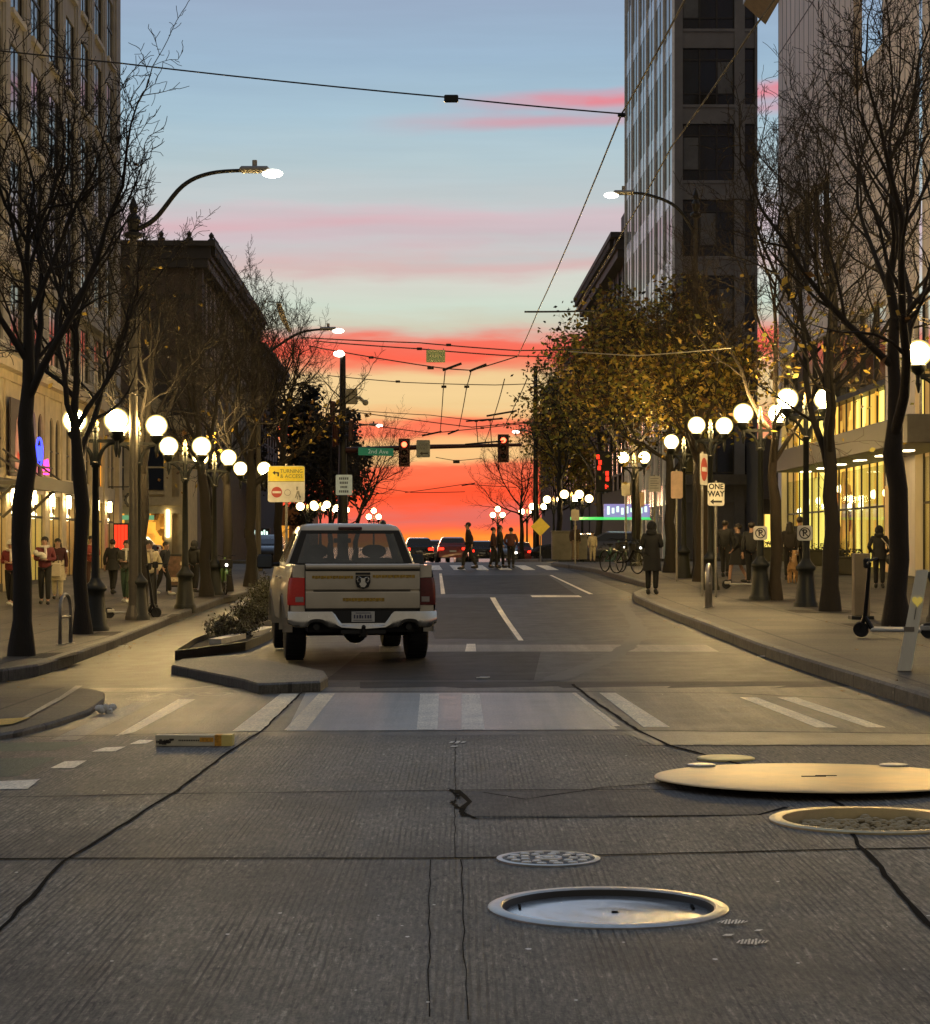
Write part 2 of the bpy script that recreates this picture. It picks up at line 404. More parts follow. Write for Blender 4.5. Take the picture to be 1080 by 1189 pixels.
rubber = mat('black_rubber', (.012, .012, .012), .75)

# ------------------------------------------------------------------ ground sheets
def grid_sheet(name, xs, ys, zf, m, kind='structure', holes=()):
    mb = MB(); ids = [[mb._v((x, y, zf(x, y))) for x in xs] for y in ys]
    rects = []
    for c, r in holes:                                  # a round shaft let into the sheet
        rects.append((max(x for x in xs if x < c.x - r), min(x for x in xs if x > c.x + r), max(y for y in ys if y < c.y - r), min(y for y in ys if y > c.y + r), c, r))
    for (y0, a), (y1, b_) in zip(zip(ys, ids), zip(ys[1:], ids[1:])):
        for k in range(len(xs) - 1):
            if any(q[0] <= xs[k] and xs[k + 1] <= q[1] and q[2] <= y0 and y1 <= q[3] for q in rects): continue
            mb.face([a[k], a[k + 1], b_[k + 1], b_[k]])
    for x0, x1, y0, y1, c, r in rects:
        bp_ = []
        for x in [q for q in xs if x0 <= q < x1]: bp_.append((x, y0))
        for y in [q for q in ys if y0 <= q < y1]: bp_.append((x1, y))
        for x in [q for q in xs if x0 < q <= x1][::-1]: bp_.append((x, y1))
        for y in [q for q in ys if y0 < q <= y1][::-1]: bp_.append((x0, y))
        angs = sorted([(math.atan2(y - c.y, x - c.x) % (2 * math.pi), (x, y)) for x, y in bp_])
        fine = []
        for i, (a, p) in enumerate(angs):
            p2 = angs[(i + 1) % len(angs)][1]
            for j in range(6): fine.append((p[0] + (p2[0] - p[0]) * j / 6, p[1] + (p2[1] - p[1]) * j / 6))
        o_ = [mb._v((x, y, zf(x, y))) for x, y in fine]; i_ = []
        for x, y in fine:
            d = math.hypot(x - c.x, y - c.y); i_.append(mb._v((c.x + (x - c.x) / d * r, c.y + (y - c.y) / d * r, zf(c.x, c.y))))
        for k in range(len(o_)): mb.face([o_[k], o_[(k + 1) % len(o_)], i_[(k + 1) % len(o_)], i_[k]])
    return struct(name, mb, m, True)
def frange(a, b_, s):
    n = int(round((b_ - a) / s)); return [a + (b_ - a) * i / n for i in range(n + 1)]
far_y = [180, 190, 200, 215, 230, 260, 290, 320, 370, 430, 520, 800, 1500, 3000, 6000]
XS = [-3000, -800, -200, -80, -40, -22, -16] + frange(-12, 12, 1.0) + [16, 22, 40, 80, 200, 800, 3000]
seam_y = at(500, 806).y
def_rows = frange(-14, 24, .5) + frange(24, 120, 1)[1:] + frange(120, 175, 2.5)[1:]
grid_sheet('road', XS, [y for y in def_rows if y < 23.4] + [23.4], gz, concrete_road, holes=[(at(706, 1055), .50), (at(1012, 955), .55)])
grid_sheet('street', XS, [23.4] + [y for y in def_rows if y > 23.5] + far_y, gz, asphalt)
wmb = MB(); wmb.poly([(-4000, 560, -13.2), (4000, 560, -13.2), (4000, 6500, -13.2), (-4000, 6500, -13.2)])
struct('water', wmb, mat('evening_water', (.04, .05, .07), .22, var=.2, scale=.02, bump=.3))

def decal(name, polys, m, h=.006, sub=.6, kind='structure', label=None, cat=None, group=None):
    """painted or laid sheets on the road, following its fall; every polygon given as a quad ring"""
    mb = MB()
    for poly in polys:
        P = [at(*p) for p in poly]
        if len(P) == 4:
            n = max(1, int(max((P[0] - P[3]).length, (P[1] - P[2]).length) / sub)); mcol = max(1, int((P[0] - P[1]).length / 1.0))
            rows = []
            for i in range(n + 1):
                a = P[0].lerp(P[3], i / n); b_ = P[1].lerp(P[2], i / n)
                rows.append([a.lerp(b_, j / mcol) for j in range(mcol + 1)])
            ids = [[mb._v((q.x, q.y, gz(q.x, q.y) + h)) for q in r] for r in rows]
            for a, b_ in zip(ids, ids[1:]):
                for k in range(mcol): mb.face([a[k], a[k + 1], b_[k + 1], b_[k]])
        else:
            mb.poly([(q.x, q.y, gz(q.x, q.y) + h) for q in P])
    o = mb.build(name, m)
    me = o.data
    for p in me.polygons: pass
    # keep faces looking up
    flip = [p.index for p in me.polygons if p.normal.z < 0]
    if flip: me.flip_normals() if len(flip) > len(me.polygons) / 2 else None
    if kind: tag(o, kind=kind)
    if label: tag(o, label, cat, group)
    return o
def strip(name, pxs, w, m, h=.003, wob=.0, ends=1.0):
    mb = MB(); P = [at(*p) for p in pxs]; pts = []
    for a, b_ in zip(P, P[1:]):
        n = max(1, int((b_ - a).length / .25)); pts += [a.lerp(b_, i / n) for i in range(n)]
    pts.append(P[-1]); rows = []
    for i, p in enumerate(pts):
        d = pts[min(i + 1, len(pts) - 1)] - pts[max(0, i - 1)]; d.z = 0; d.normalize(); nrm = Vector((d.y, -d.x, 0))
        ww = w * (.75 + .5 * RND.random()) * .5; q = p + nrm * RND.uniform(-wob, wob)
        rows.append([mb._v((v.x, v.y, gz(v.x, v.y) + h)) for v in (q - nrm * ww, q + nrm * ww)])
    for a, b_ in zip(rows, rows[1:]): mb.face([a[0], a[1], b_[1], b_[0]])
    return struct(name, mb, m)

# pale concrete slab under the crossing, patches, joints
decal('crossing_slab', [[(-300, 856), (1400, 856), (1330, 800), (-200, 800)]], ground_mat('brown_concrete', (.125, .107, .074), (.085, .075, .054), rough=.5, speck=.3, streak=.4, spec=.3), .002)
decal('crossing_slab', [[(333, 849), (717, 848), (668, 805), (355, 805)]], slab_road, .0035)
decal('road_patch', [[(760, 866), (1300, 866), (1300, 853), (722, 850)]], ground_mat('brown_patch', (.11, .095, .068), (.08, .07, .052), rough=.45, speck=.2, streak=.2), .0035)
decal('asphalt_patch', [[(378, 790), (620, 790), (628, 757), (420, 757)], [(505, 742), (598, 742), (572, 694), (490, 694)], [(418, 800), (1150, 800), (1100, 792), (418, 792)]], asphalt_dark, .002)
decal('asphalt_patch', [[(735, 690), (758, 684), (700, 668), (655, 660)], [(512, 690), (668, 690), (636, 668), (512, 668)]], asphalt_dark, .002)
decal('concrete_strip', [[(440, 757), (835, 757), (820, 749), (440, 749)]], ground_mat('grey_strip', (.16, .15, .125), (.12, .112, .095), rough=.55, streak=.3), .003)
strip('expansion_joint', [(-90, 1170), (0, 1082), (75, 1001), (205, 920), (270, 871), (306, 848), (350, 805)], .022, tar, .006, .008)
strip('expansion_joint', [(1180, 1170), (1078, 1073), (985, 967)], .028, tar, .006, .012)
strip('expansion_joint', [(984, 941), (975, 936), (880, 894), (776, 866), (739, 848), (690, 815), (665, 795)], .032, tar, .0065, .008)
strip('expansion_joint', [(-400, 1000), (75, 999), (540, 998), (985, 988), (1500, 978)], .030, tar, .004, .006)
strip('expansion_joint', [(-200, 931), (205, 923), (540, 918), (800, 918)], .022, tar, .004, .006)
strip('expansion_joint', [(740, 867), (1400, 868)], .03, tar, .0065, .006)
strip('expansion_joint', [(-200, 862), (330, 850), (720, 849), (1250, 855)], .03, tar, .0065, .004)
strip('expansion_joint', [(-40, 806), (350, 804), (672, 804), (850, 806), (1100, 818)], .03, tar, .0065, .004)
for x0, y0, x1, y1 in ((497, 1185, 500, 1000), (536, 1000, 542, 1189), (528, 998, 529, 858)):
    strip('road_crack', [(x0, y0), (x0 * .7 + x1 * .3, y0 * .7 + y1 * .3), (x0 * .4 + x1 * .6, y0 * .4 + y1 * .6), (x1, y1)], .0045, tar, .004, .006)
strip('road_crack', [(530, 918), (545, 932), (535, 945), (552, 952), (700, 951), (880, 948), (915, 938)], .034, tar, .005, .012)
strip('road_crack', [(905, 912), (800, 908), (700, 916), (610, 930), (560, 921)], .022, tar, .005, .01)
decal('worn_patch', [[(545, 949), (885, 948), (905, 919), (528, 919)]], ground_mat('worn_concrete', (.075, .07, .06), (.038, .035, .032), groove=.6, rough=.62, speck=.6, streak=.2), .0035)
mbp = MB(); prev = None; path = [(521, 917), (529, 922), (533, 928), (524, 933), (531, 938), (540, 943), (536, 948), (549, 951), (556, 952)]
for (x0, y0), (x1, y1) in zip(path, path[1:]):
    for k in range(5):
        f = k / 5; x, y = x0 + (x1 - x0) * f, y0 + (y1 - y0) * f; wl, wr = RND.uniform(.2, 4.5), RND.uniform(.2, 6)
        a, c = at(x - wl, y), at(x + wr, y); cur = [mbp._v((q.x, q.y, gz(q.x, q.y) + .0065)) for q in (a, c)]
        if prev and RND.random() < .82: mbp.face([prev[0], prev[1], cur[1], cur[0]])
        prev = cur
struct('road_pothole', mbp, tar)

strip('tyre_mark', [(742, 728), (740, 740), (728, 752), (700, 768), (668, 780), (640, 791)], .30, mat('tyre_black', (.026, .025, .024), .6, var=.4, scale=3), .0045, .01)
strip('tyre_mark', [(722, 702), (738, 722), (742, 738)], .25, mat('tyre_black', (.026, .025, .024), .6), .0047, .01)
# zebra, lane and cycle markings
bars = [[(133, 856), (156, 851), (227, 812.6), (207, 812.6)], [(270, 849.6), (304, 849.6), (347, 806), (326, 806)], [(330, 848.5), (355.5, 848.5), (389, 806), (370, 806)],
        [(747, 845), (778, 845), (715, 805), (696, 805)], [(948, 845.5), (973, 845.5), (879, 810.5), (859, 810.5)], [(1007, 845.5), (1029, 845.5), (924, 810.5), (903, 810.5)], [(712, 844), (720, 844), (669, 805), (664, 805)]]
decal('crosswalk_marking', bars, ground_mat('zebra_cream', (.80, .70, .50), (.64, .56, .40), rough=.5, speck=.25, streak=.16), .005)
decal('crosswalk_marking', [[(484, 848), (508, 848), (510, 806), (488, 806)], [(536, 848), (563, 848), (557, 806), (536, 806)]], paint_white, .005)
decal('crosswalk_marking', [[(59, 860), (89, 860), (178, 816), (155, 816)]], paint_worn, .005)
decal('crosswalk_marking', [[(500 + k * 27, 662 - .0 * k), (514 + k * 27, 662), (510 + k * 25, 656.5), (497 + k * 25, 656.5)] for k in range(6)], paint_white, .005)
decal('lane_line', [[(602, 744), (608, 744), (575, 694), (569, 694)], [(684, 690), (689, 690), (641, 668), (638, 668)], [(512, 690), (517, 690), (513, 666), (510, 666)], [(618, 693.5), (676, 693.5), (672, 691.5), (616, 691.5)], [(540, 757), (553, 757), (552, 748), (542, 748)]], paint_white, .0045)
decal('cycle_lane_marking', [[(-20, 918), (32, 917), (46, 906), (0, 908)], [(58, 893), (86, 893), (101, 884), (75, 885)], [(106, 874), (134, 873.5), (146, 868), (122, 868.5)], [(150, 865), (170, 864.5), (179, 860), (162, 860)]], paint_white, .0045)
decal('cycle_lane', [[(-200, 912), (20, 902), (66, 880), (-120, 884)], [(-200, 877), (60, 872), (110, 862), (-100, 864)]], paint_green, .0025)
strip('gutter_line', [(140, 807), (250, 797)], .09, paint_worn, .004)
# cyclist emblem on the lane: two wheels, frame and rider bars
mbk = MB()
def ringdec(px, py, r, w, n=26, h=.005, sy=1.0):
    c = at(px, py)
    a = [mbk._v((c.x + (r) * math.cos(2 * math.pi * k / n), c.y + sy * r * math.sin(2 * math.pi * k / n), gz(c.x, c.y) + h)) for k in range(n)]
    b_ = [mbk._v((c.x + (r - w) * math.cos(2 * math.pi * k / n), c.y + sy * (r - w) * math.sin(2 * math.pi * k / n), gz(c.x, c.y) + h)) for k in range(n)]
    for k in range(n): mbk.face([a[k], a[(k + 1) % n], b_[(k + 1) % n], b_[k]])
ringdec(168, 811.5, .2, .05, sy=1.6); ringdec(247, 806.5, .2, .05, sy=1.6)
for a, b_ in (((168, 811.5), (195, 805)), ((195, 805), (228, 804)), ((228, 804), (247, 806.5)), ((195, 805), (215, 810)), ((215, 810), (228, 804))):
    p, q = at(*a), at(*b_); d = (q - p); d.z = 0; d.normalize(); nv = Vector((d.y, -d.x, 0)) * .03; z = Vector((0, 0, .0055))
    mbk.poly([p - nv + z, p + nv + z, q + nv + z, q - nv + z])
struct('cycle_emblem', mbk, paint_worn)
# survey and stencil marks by the manhole
mbs = MB()
def stencil(px, py, rx, ry, bars_n):
    c = at(px, py)
    for k in range(bars_n):
        u = -1 + 2 * (k + .5) / bars_n; hh = ry * math.sqrt(max(.05, 1 - u * u)) * RND.uniform(.6, 1); w = rx / bars_n * .62
        mbs.poly([(c.x + u * rx - w, c.y - hh, c.z + .007), (c.x + u * rx + w, c.y - hh, c.z + .007), (c.x + u * rx + w + .02, c.y + hh, c.z + .007), (c.x + u * rx - w + .02, c.y + hh, c.z + .007)])
stencil(848, 1074, .062, .06, 9); stencil(871, 1096, .062, .07, 9); stencil(843, 1090, .03, .03, 1); stencil(878, 1083, .02, .02, 1); stencil(530, 863, .07, .12, 3); stencil(526, 868, .04, .05, 1)
struct('stencil_mark', mbs, paint_white)
# little pale scraps ground into the concrete
mbq = MB()
for k in range(48):
    c = at(RND.uniform(-20, 1100), RND.uniform(760, 1189) if k % 3 else RND.uniform(1000, 1180)); s = RND.uniform(.004, .013); a = RND.uniform(0, 6)
    mbq.poly([(c.x + s * RND.uniform(.6, 1.3) * math.cos(a + j * 1.256), c.y + 1.6 * s * math.sin(a + j * 1.256), c.z + .008 + .0002 * k) for j in range(5)])
tag(struct('road_speckle', mbq, litter_white), kind='stuff')

# ------------------------------------------------------------------ pavements with kerbs
def kerb_table(pxs): return sorted([(p.y, p.x) for p in (at(*q) for q in pxs)])
KR = kerb_table([(1500, 988), (1080, 828), (930, 778), (880, 760), (800, 727), (737, 699), (735, 695), (757, 685), (690, 665), (640, 657.5)])
KR = [(-10, 4.35), (12, 4.3)] + KR
KL = kerb_table([(-500, 801), (-100, 796), (0, 792), (45, 785), (75, 775), (130, 754), (210, 719), (255, 702), (300, 689)])
KL = KL + [(72, -6.5), (88, -7.0)]
KR += [(KR[-1][0] + .5, 9.0), (KR[-1][0] + .9, 24.0)]
KL += [(88.6, -12), (89, -26)]
FR = [(103, 18.0), (103.6, 4.5), (106, 3.6), (140, 2.6), (175, 1.9), (220, 1.0), (300, -1)]
FL = [(103, -22.0), (103.6, -8.4), (106, -7.6), (140, -8.2), (175, -8.8), (220, -10), (300, -12)]
def pavement(tab, side, outer, tag_name):
    ys = sorted(set([y for y, x in tab] + [y for y in frange(math.ceil(tab[0][0]), math.floor(tab[-1][0]), 1.0)]))
    kx = [_lin(y, tab) for y in ys]
    mb = MB(); rows = []
    for y, x in zip(ys, kx):
        a = x + side * .13; r = []
        for j in range(9):
            xx = a + (outer - a) * (j / 8) ** 1.0
            r.append(mb._v((xx, y, gz(xx, y) + WALK)))
        rows.append(r)
    for a, b_ in zip(rows, rows[1:]):
        for k in range(8): mb.face([a[k], a[k + 1], b_[k + 1], b_[k]] if side > 0 else [a[k + 1], a[k], b_[k], b_[k + 1]])
    struct('pavement', mb, walk_mat)
    mb = MB(); pts = [Vector((x, y, 0)) for y, x in zip(ys, kx)]; rows = []
    for i, p in enumerate(pts):
        d = pts[min(i + 1, len(pts) - 1)] - pts[max(i - 1, 0)]; d.normalize(); nrm = Vector((d.y, -d.x, 0)) * side
        z = gz(p.x, p.y); q = p + nrm * .17
        rows.append([mb._v(v) for v in ((p.x, p.y, z - .05), (p.x, p.y, z + WALK - .022), (p.x + nrm.x * .025, p.y + nrm.y * .025, z + WALK + .004), (q.x, q.y, z + WALK + .004), (q.x, q.y, z - .05))])
    for a, b_ in zip(rows, rows[1:]):
        for k in range(4): mb.face([a[k], a[k + 1], b_[k + 1], b_[k]])
    struct('kerb', mb, kerb_mat)
pavement(KR, 1, 26, 'r'); pavement(KL, -1, -30, 'l'); pavement(FR, 1, 30, 'r'); pavement(FL, -1, -30, 'l')

def raised(name, top_px, h, m_top, m_side, mats=None, inset=.0):
    P = [at(px, py, h) for px, py in top_px]; mb = MB(); n = len(P)
    c = sum(P, Vector()) / n
    mid = [p.lerp(c, .02) for p in P]
    lo = [mb._v((p.x, p.y, gz(p.x, p.y) - .03)) for p in P]; b1 = [mb._v((p.x, p.y, p.z - .02)) for p in P]; tp = [mb._v(p) for p in mid]
    mb.cur = 1
    for a, b_ in ((lo, b1), (b1, tp)):
        for k in range(n): mb.face([a[k], a[(k + 1) % n], b_[(k + 1) % n], b_[k]])
    mb.cur = 0; cc = mb._v(c)
    for k in range(n): mb.face([tp[k], tp[(k + 1) % n], cc])
    o = mb.build(name, [m_top, m_side]); bmn = o.data
    import bmesh as _b
    bb = _b.new(); bb.from_mesh(bmn); _b.ops.recalc_face_normals(bb, faces=bb.faces); bb.to_mesh(bmn); bb.free()
    return o
tag(raised('traffic_island', [(199, 772), (210, 765), (260, 761), (300, 764), (377, 779), (381, 785), (372, 791), (300, 794), (284, 789)], .115, ground_mat('island_concrete', (.15, .135, .105), (.105, .095, .075), rough=.65, speck=.3), kerb_mat), 'low six-sided concrete island on the road behind the pickup', 'traffic island')
tag(raised('corner_pavement', [(-160, 802), (-20, 799), (60, 797), (104, 799), (122, 804), (121, 812), (104, 824), (62, 838), (20, 849), (-160, 876)], .055, walk_mat, kerb_mat), kind='structure')
decal('tactile_paving', [[(-60, 857), (14, 850), (36, 842), (-40, 846)]], paint_yellow, .070)
decal('pavement_line', [[(20, 845), (26, 845), (74, 818), (66, 818)], [(66, 819), (74, 818), (96, 803), (88, 803)]], paint_worn, .066)

# planter bed on the road, left of the pickup
pl = thing('planter_bed', 'low black-edged planting bed on the road left of the pickup', 'planter bed', at(260, 752))
def ringwall(pts, h, w, base):
    mb = MB(); n = len(pts); c = sum(pts, Vector()) / n; rr = []
    for p in pts:
        d = (c - p); d.z = 0; d.normalize(); q = p + d * w
        rr.append([mb._v(Vector(v) - base) for v in ((p.x, p.y, p.z - .03), (p.x, p.y, p.z + h), (q.x, q.y, p.z + h), (q.x, q.y, p.z - .03))])
    for k in range(n):
        a, b_ = rr[k], rr[(k + 1) % n]
        for j in range(3): mb.face([a[j], b_[j], b_[j + 1], a[j + 1]])
    return mb
bedp = [at(203, 767), at(224, 752), at(256, 738), at(300, 712), at(330, 700), at(335, 722), at(314, 743), at(285, 756), at(240, 762)]
ringwall(bedp, .14, .09, pl.location).build('border', mat('black_rubber_edge', (.018, .017, .016), .5), pl)
mb = MB(); mb.poly([p + Vector((0, 0, .05)) - pl.location for p in bedp]); mb.build('soil', mat('dark_soil', (.03, .025, .018), .95, scale=14, var=.5, bump=.6), pl)
mb = MB(); a, b_ = at(250, 753) - pl.location, at(314, 737) - pl.location
for u, v, w in ((.0, .42, .10), (.5, 1.0, .12)):
    p, q = a.lerp(b_, u), a.lerp(b_, v); d = (q - p); d.z = 0; d.normalize(); nv = Vector((d.y, -d.x, 0)) * w
    mb.loft([[p - nv + Vector((0, 0, .06)), p + nv + Vector((0, 0, .06)), p + nv + Vector((0, 0, .15)), p - nv + Vector((0, 0, .15))], [q - nv + Vector((0, 0, .06)), q + nv + Vector((0, 0, .06)), q + nv + Vector((0, 0, .15)), q - nv + Vector((0, 0, .15))]], True, True)
mb.build('white_edging', mat('white_edging', (.55, .53, .48), .6), pl)

# ------------------------------------------------------------------ ironwork in the road
def plate_thing(name, label, cat, px, py, group=None):
    p = at(px, py); return thing(name, label, cat, p, 0, group)
mh = plate_thing('manhole', 'large round manhole with bright raised rim and sunken bluish lid', 'manhole', 706, 1055)
R0 = .505
mb = MB(); mb.lathe([(R0 + .02, -.02), (R0 + .02, .006), (R0, .014), (R0 - .035, .013), (R0 - .043, .006)], 64)
mb.f = [f for f in mb.f if len(f) == 4]; mb.mi = [0] * len(mb.f); smooth_by_angle(mb.build('rim', steel, mh), 30)
mb = MB(); mb.lathe([(R0 - .043, .006), (R0 - .047, -.004), (R0 - .047, -.10)], 64); mb.f = [f for f in mb.f if len(f) == 4]; mb.mi = [0] * len(mb.f); mb.build('shaft', mat('shaft_dark', (.03, .028, .026), .6), mh, True)
# the lid sits in the ring, a hand's breadth below it: cut nothing, lift the ring instead
mb = MB(); prof = [(R0 - .046, -.026), (R0 - .06, -.019), (.31, -.017), (.29, -.018), (.27, -.018), (.14, -.017), (.12, -.0178), (.10, -.017), (.02, -.017)]
mb.lathe(prof, 64); smooth_by_angle(mb.build('lid', mat('lid_metal', (.62, .64, .67), .22, .92, scale=3, var=.2, bump=.06), mh), 60)
for a in (2.85, .30): mb = MB(); mb.box(.40 * math.cos(a) - .006, .40 * math.cos(a) + .006, .40 * math.sin(a) - .05, .40 * math.sin(a) + .05, -.017, -.012); mb.build('lift_slot', tar, mh)
mb = MB(); mb.box(.015, .045, -.02, .0, -.017, -.012); mb.build('keyhole', tar, mh)
cv = plate_thing('utility_cover', 'small round patterned utility cover above the large manhole', 'manhole', 637, 998)
mb = MB(); mb.lathe([(.262, -.02), (.262, .008), (.235, .010), (.232, .003)], 48); mb.f = [f for f in mb.f if len(f) == 4]; mb.mi = [0] * len(mb.f); mb.build('rim', steel, cv)
mb = MB(); mb.lathe([(.233, .004), (.225, .0045), (.01, .005)], 48); mb.build('lid', mat('cover_dark', (.05, .05, .05), .5, .5), cv)
mb = MB()
for ring_r, cnt, rr in ((.185, 14, .026), (.125, 9, .024)):
    for k in range(cnt): mb.lathe([(rr, .004), (rr * .9, .012), (.004, .013)], 10, (ring_r * math.cos(2 * math.pi * k / cnt), ring_r * math.sin(2 * math.pi * k / cnt), 0))
mb.lathe([(.07, .004), (.068, .013), (.05, .013), (.048, .006)], 24); mb.lathe([(.03, .004), (.028, .014), (.004, .015)], 12)
mb.build('raised_pattern', steel, cv)
bp = plate_thing('steel_plate', 'big round warm-sheened steel road plate lying near the right kerb', 'road plate', 948, 908)
bp.rotation_euler = (math.radians(-1.15), 0, 0); bp.location.z += .023
mb = MB(); mb.lathe([(1.05, -.001), (1.065, .003), (1.06, .009), (1.045, .012), (.02, .012)], 96); smooth_by_angle(mb.build('disc', mat('warm_sheen_steel', (.74, .52, .24), .40, .55, scale=1.6, var=.22, bump=.08), bp), 40)  # warm light reflected by the steel is put into its base colour
mb = MB()
for x in (-.67, .67): mb.lathe([(.10, .010), (.10, .024), (.085, .028), (.01, .028)], 20, (x, .80, 0))
mb.build('lug', steel, bp)
mb = MB(); mb.box(-.10, .06, -.03, .0, .012, .015); mb.box(.0, .14, .02, .05, .012, .015); mb.build('scratch', tar, bp)
gm = plate_thing('open_manhole_ring', 'brass-rimmed sunken ring filled with gravel, right of the road', 'manhole', 1012, 955)
mb = MB(); mb.lathe([(.575, -.02), (.575, .010), (.555, .018), (.50, .014), (.49, -.09)], 64); mb.f = [f for f in mb.f if len(f) == 4]; mb.mi = [0] * len(mb.f); smooth_by_angle(mb.build('rim', mat('brassy_rim', (.62, .5, .28), .4, .9), gm), 30)
mb = MB(); mb.lathe([(.495, -.085), (.01, -.08)], 40); mb.build('lid', tar, gm)
mb = MB()
for k in range(300):
    a, r = RND.uniform(0, 6.28), .46 * math.sqrt(RND.random()); s = RND.uniform(.010, .028); mb.ball((r * math.cos(a), r * math.sin(a), -.06 + .03 * RND.random()), s * 1.3, s, s * .8, 6, 4)
tag(mb.build('gravel', mat('gravel', (.46, .37, .22), .8, scale=20), gm), kind='stuff')
yc = plate_thing('valve_cover', 'thin bright yellow oval cover above the steel road plate', 'cover', 843, 882)
mb = MB(); mb.lathe([(.21, -.01), (.21, .010), (.195, .015), (.01, .016)], 36); mb.build('lid', mat('yellow_cover', (.72, .58, .22), .45, .3), yc)

mb = MB()
for k in range(170):                                  # leaves blown into the gutters and along the walls
    s_ = RND.random(); y = RND.uniform(20, 62)
    x = (_lin(y, KR) + (RND.gauss(-.12, .12) if s_ < .6 else RND.uniform(.3, 4))) if k % 2 else (_lin(max(y, 27), KL) + (RND.gauss(.15, .14) if s_ < .6 else -RND.uniform(.3, 4)))
    on = (x > _lin(y, KR)) or (x < _lin(y, KL)); z = gz(x, y) + (WALK if on else 0) + .008; a = RND.uniform(0, 6.28); q = RND.uniform(.025, .05)
    mb.poly([(x + q * math.cos(a), y + q * math.sin(a), z + .012), (x - q * .5 * math.sin(a), y + q * .5 * math.cos(a), z), (x - q * math.cos(a), y - q * math.sin(a), z + .006), (x + q * .5 * math.sin(a), y - q * .5 * math.cos(a), z)])
tag(mb.build('fallen_leaves', mat('fallen_leaf', (.24, .14, .04), .8, scale=30, var=.5)), kind='stuff')
# ------------------------------------------------------------------ litter
cb = thing('cardboard_box', 'flattened white and yellow carton lying across the road edge', 'carton', at(226, 866), math.radians(-3))
mb = MB(); mb.box(-.31, .31, -.05, .05, .0, .088, .004); mb.build('carton', mat('carton_card', (.60, .55, .40), .6, scale=3, var=.2), cb)
mb = MB(); mb.box(.17, .225, -.053, .053, .002, .0905); mb.box(.05, .16, -.053, -.05, .035, .07); mb.build('orange_print', mat('orange_print', (.62, .30, .03), .6, scale=30, var=.5), cb)
mb = MB(); mb.box(.225, .312, -.054, .054, .001, .091); mb.build('yellow_flap', mat('yellow_flap', (.75, .62, .2), .6), cb)
mb = MB()
for k in range(12): mb.box(-.30 + .012 * k * RND.uniform(.5, 1), -.29 + .012 * k, -.052, -.05, RND.uniform(.01, .05), RND.uniform(.03, .07))
for k in range(14): mb.box(-.12 + .014 * k, -.111 + .014 * k, -.052, -.05, .04, .052)
mb.build('dark_print', mat('dark_print', (.05, .04, .03), .6), cb)
mb = MB(); c0 = at(123, 829)
for k in range(9): mb.ball((RND.uniform(-.07, .07), RND.uniform(-.05, .05), RND.uniform(.02, .07)), RND.uniform(.02, .045), RND.uniform(.02, .04), RND.uniform(.015, .04), 6, 4)
tag(mb.build('litter', litter_white, None, False, c0), 'crumpled white paper litter in the gutter by the corner', 'litter')
for k, (px, py, lab) in enumerate([(560, 788, 'flat white scrap of paper behind the pickup'), (886, 763, 'pale leaf-sized scrap in the right gutter'), (141, 751, 'white scrap in the gutter beside the left kerb')]):
    mb = MB(); c0 = at(px, py); mb.box(-.07, .07, -.03, .03, .006, .012); mb.box(-.03, .09, -.02, .05, .012, .017); tag(mb.build('litter', litter_white, None, False, c0), lab, 'litter')
# ------------------------------------------------------------------ trees
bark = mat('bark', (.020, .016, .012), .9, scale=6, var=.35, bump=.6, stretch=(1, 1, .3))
bark_lit = mat('bark_lamplit', (.034, .024, .014), .9, scale=6, var=.35, bump=.6, stretch=(1, 1, .3))  # the same bark, brightened in colour as if lamplit
def leafmat(name, c, tr=.35):
    m = bpy.data.materials.new(name); m.use_nodes = True; t = m.node_tree; b = t.nodes['Principled BSDF']
    o = t.nodes['Material Output']; geo = nn(t, 'ShaderNodeNewGeometry'); hs = nn(t, 'ShaderNodeHueSaturation'); hs.inputs['Color'].default_value = (*c, 1)
    v = nn(t, 'ShaderNodeMapRange'); v.inputs['To Min'].default_value = .55; v.inputs['To Max'].default_value = 1.5; t.links.new(geo.outputs['Random Per Island'], v.inputs['Value']); t.links.new(v.outputs[0], hs.inputs['Value'])
    t.links.new(hs.outputs[0], b.inputs['Base Color']); b.inputs['Roughness'].default_value = .6
    tl = nn(t, 'ShaderNodeBsdfTranslucent'); t.links.new(hs.outputs[0], tl.inputs[0]); mx = nn(t, 'ShaderNodeMixShader'); mx.inputs[0].default_value = tr
    t.links.new(b.outputs[0], mx.inputs[1]); t.links.new(tl.outputs[0], mx.inputs[2]); t.links.new(mx.outputs[0], o.inputs[0])
    return m
leaf_gold = leafmat('leaf_gold', (.40, .275, .045)); leaf_olive = leafmat('leaf_olive', (.20, .185, .035)); leaf_brown = leafmat('leaf_brown', (.14, .075, .025)); leaf_dark = leafmat('leaf_dark', (.032, .028, .018)); leaf_green = leafmat('leaf_green', (.05, .085, .03))
def rot_away(d, ang, az):
    u = d.orthogonal().normalized(); w = d.cross(u)
    return (d * math.cos(ang) + (u * math.cos(az) + w * math.sin(az)) * math.sin(ang)).normalized()
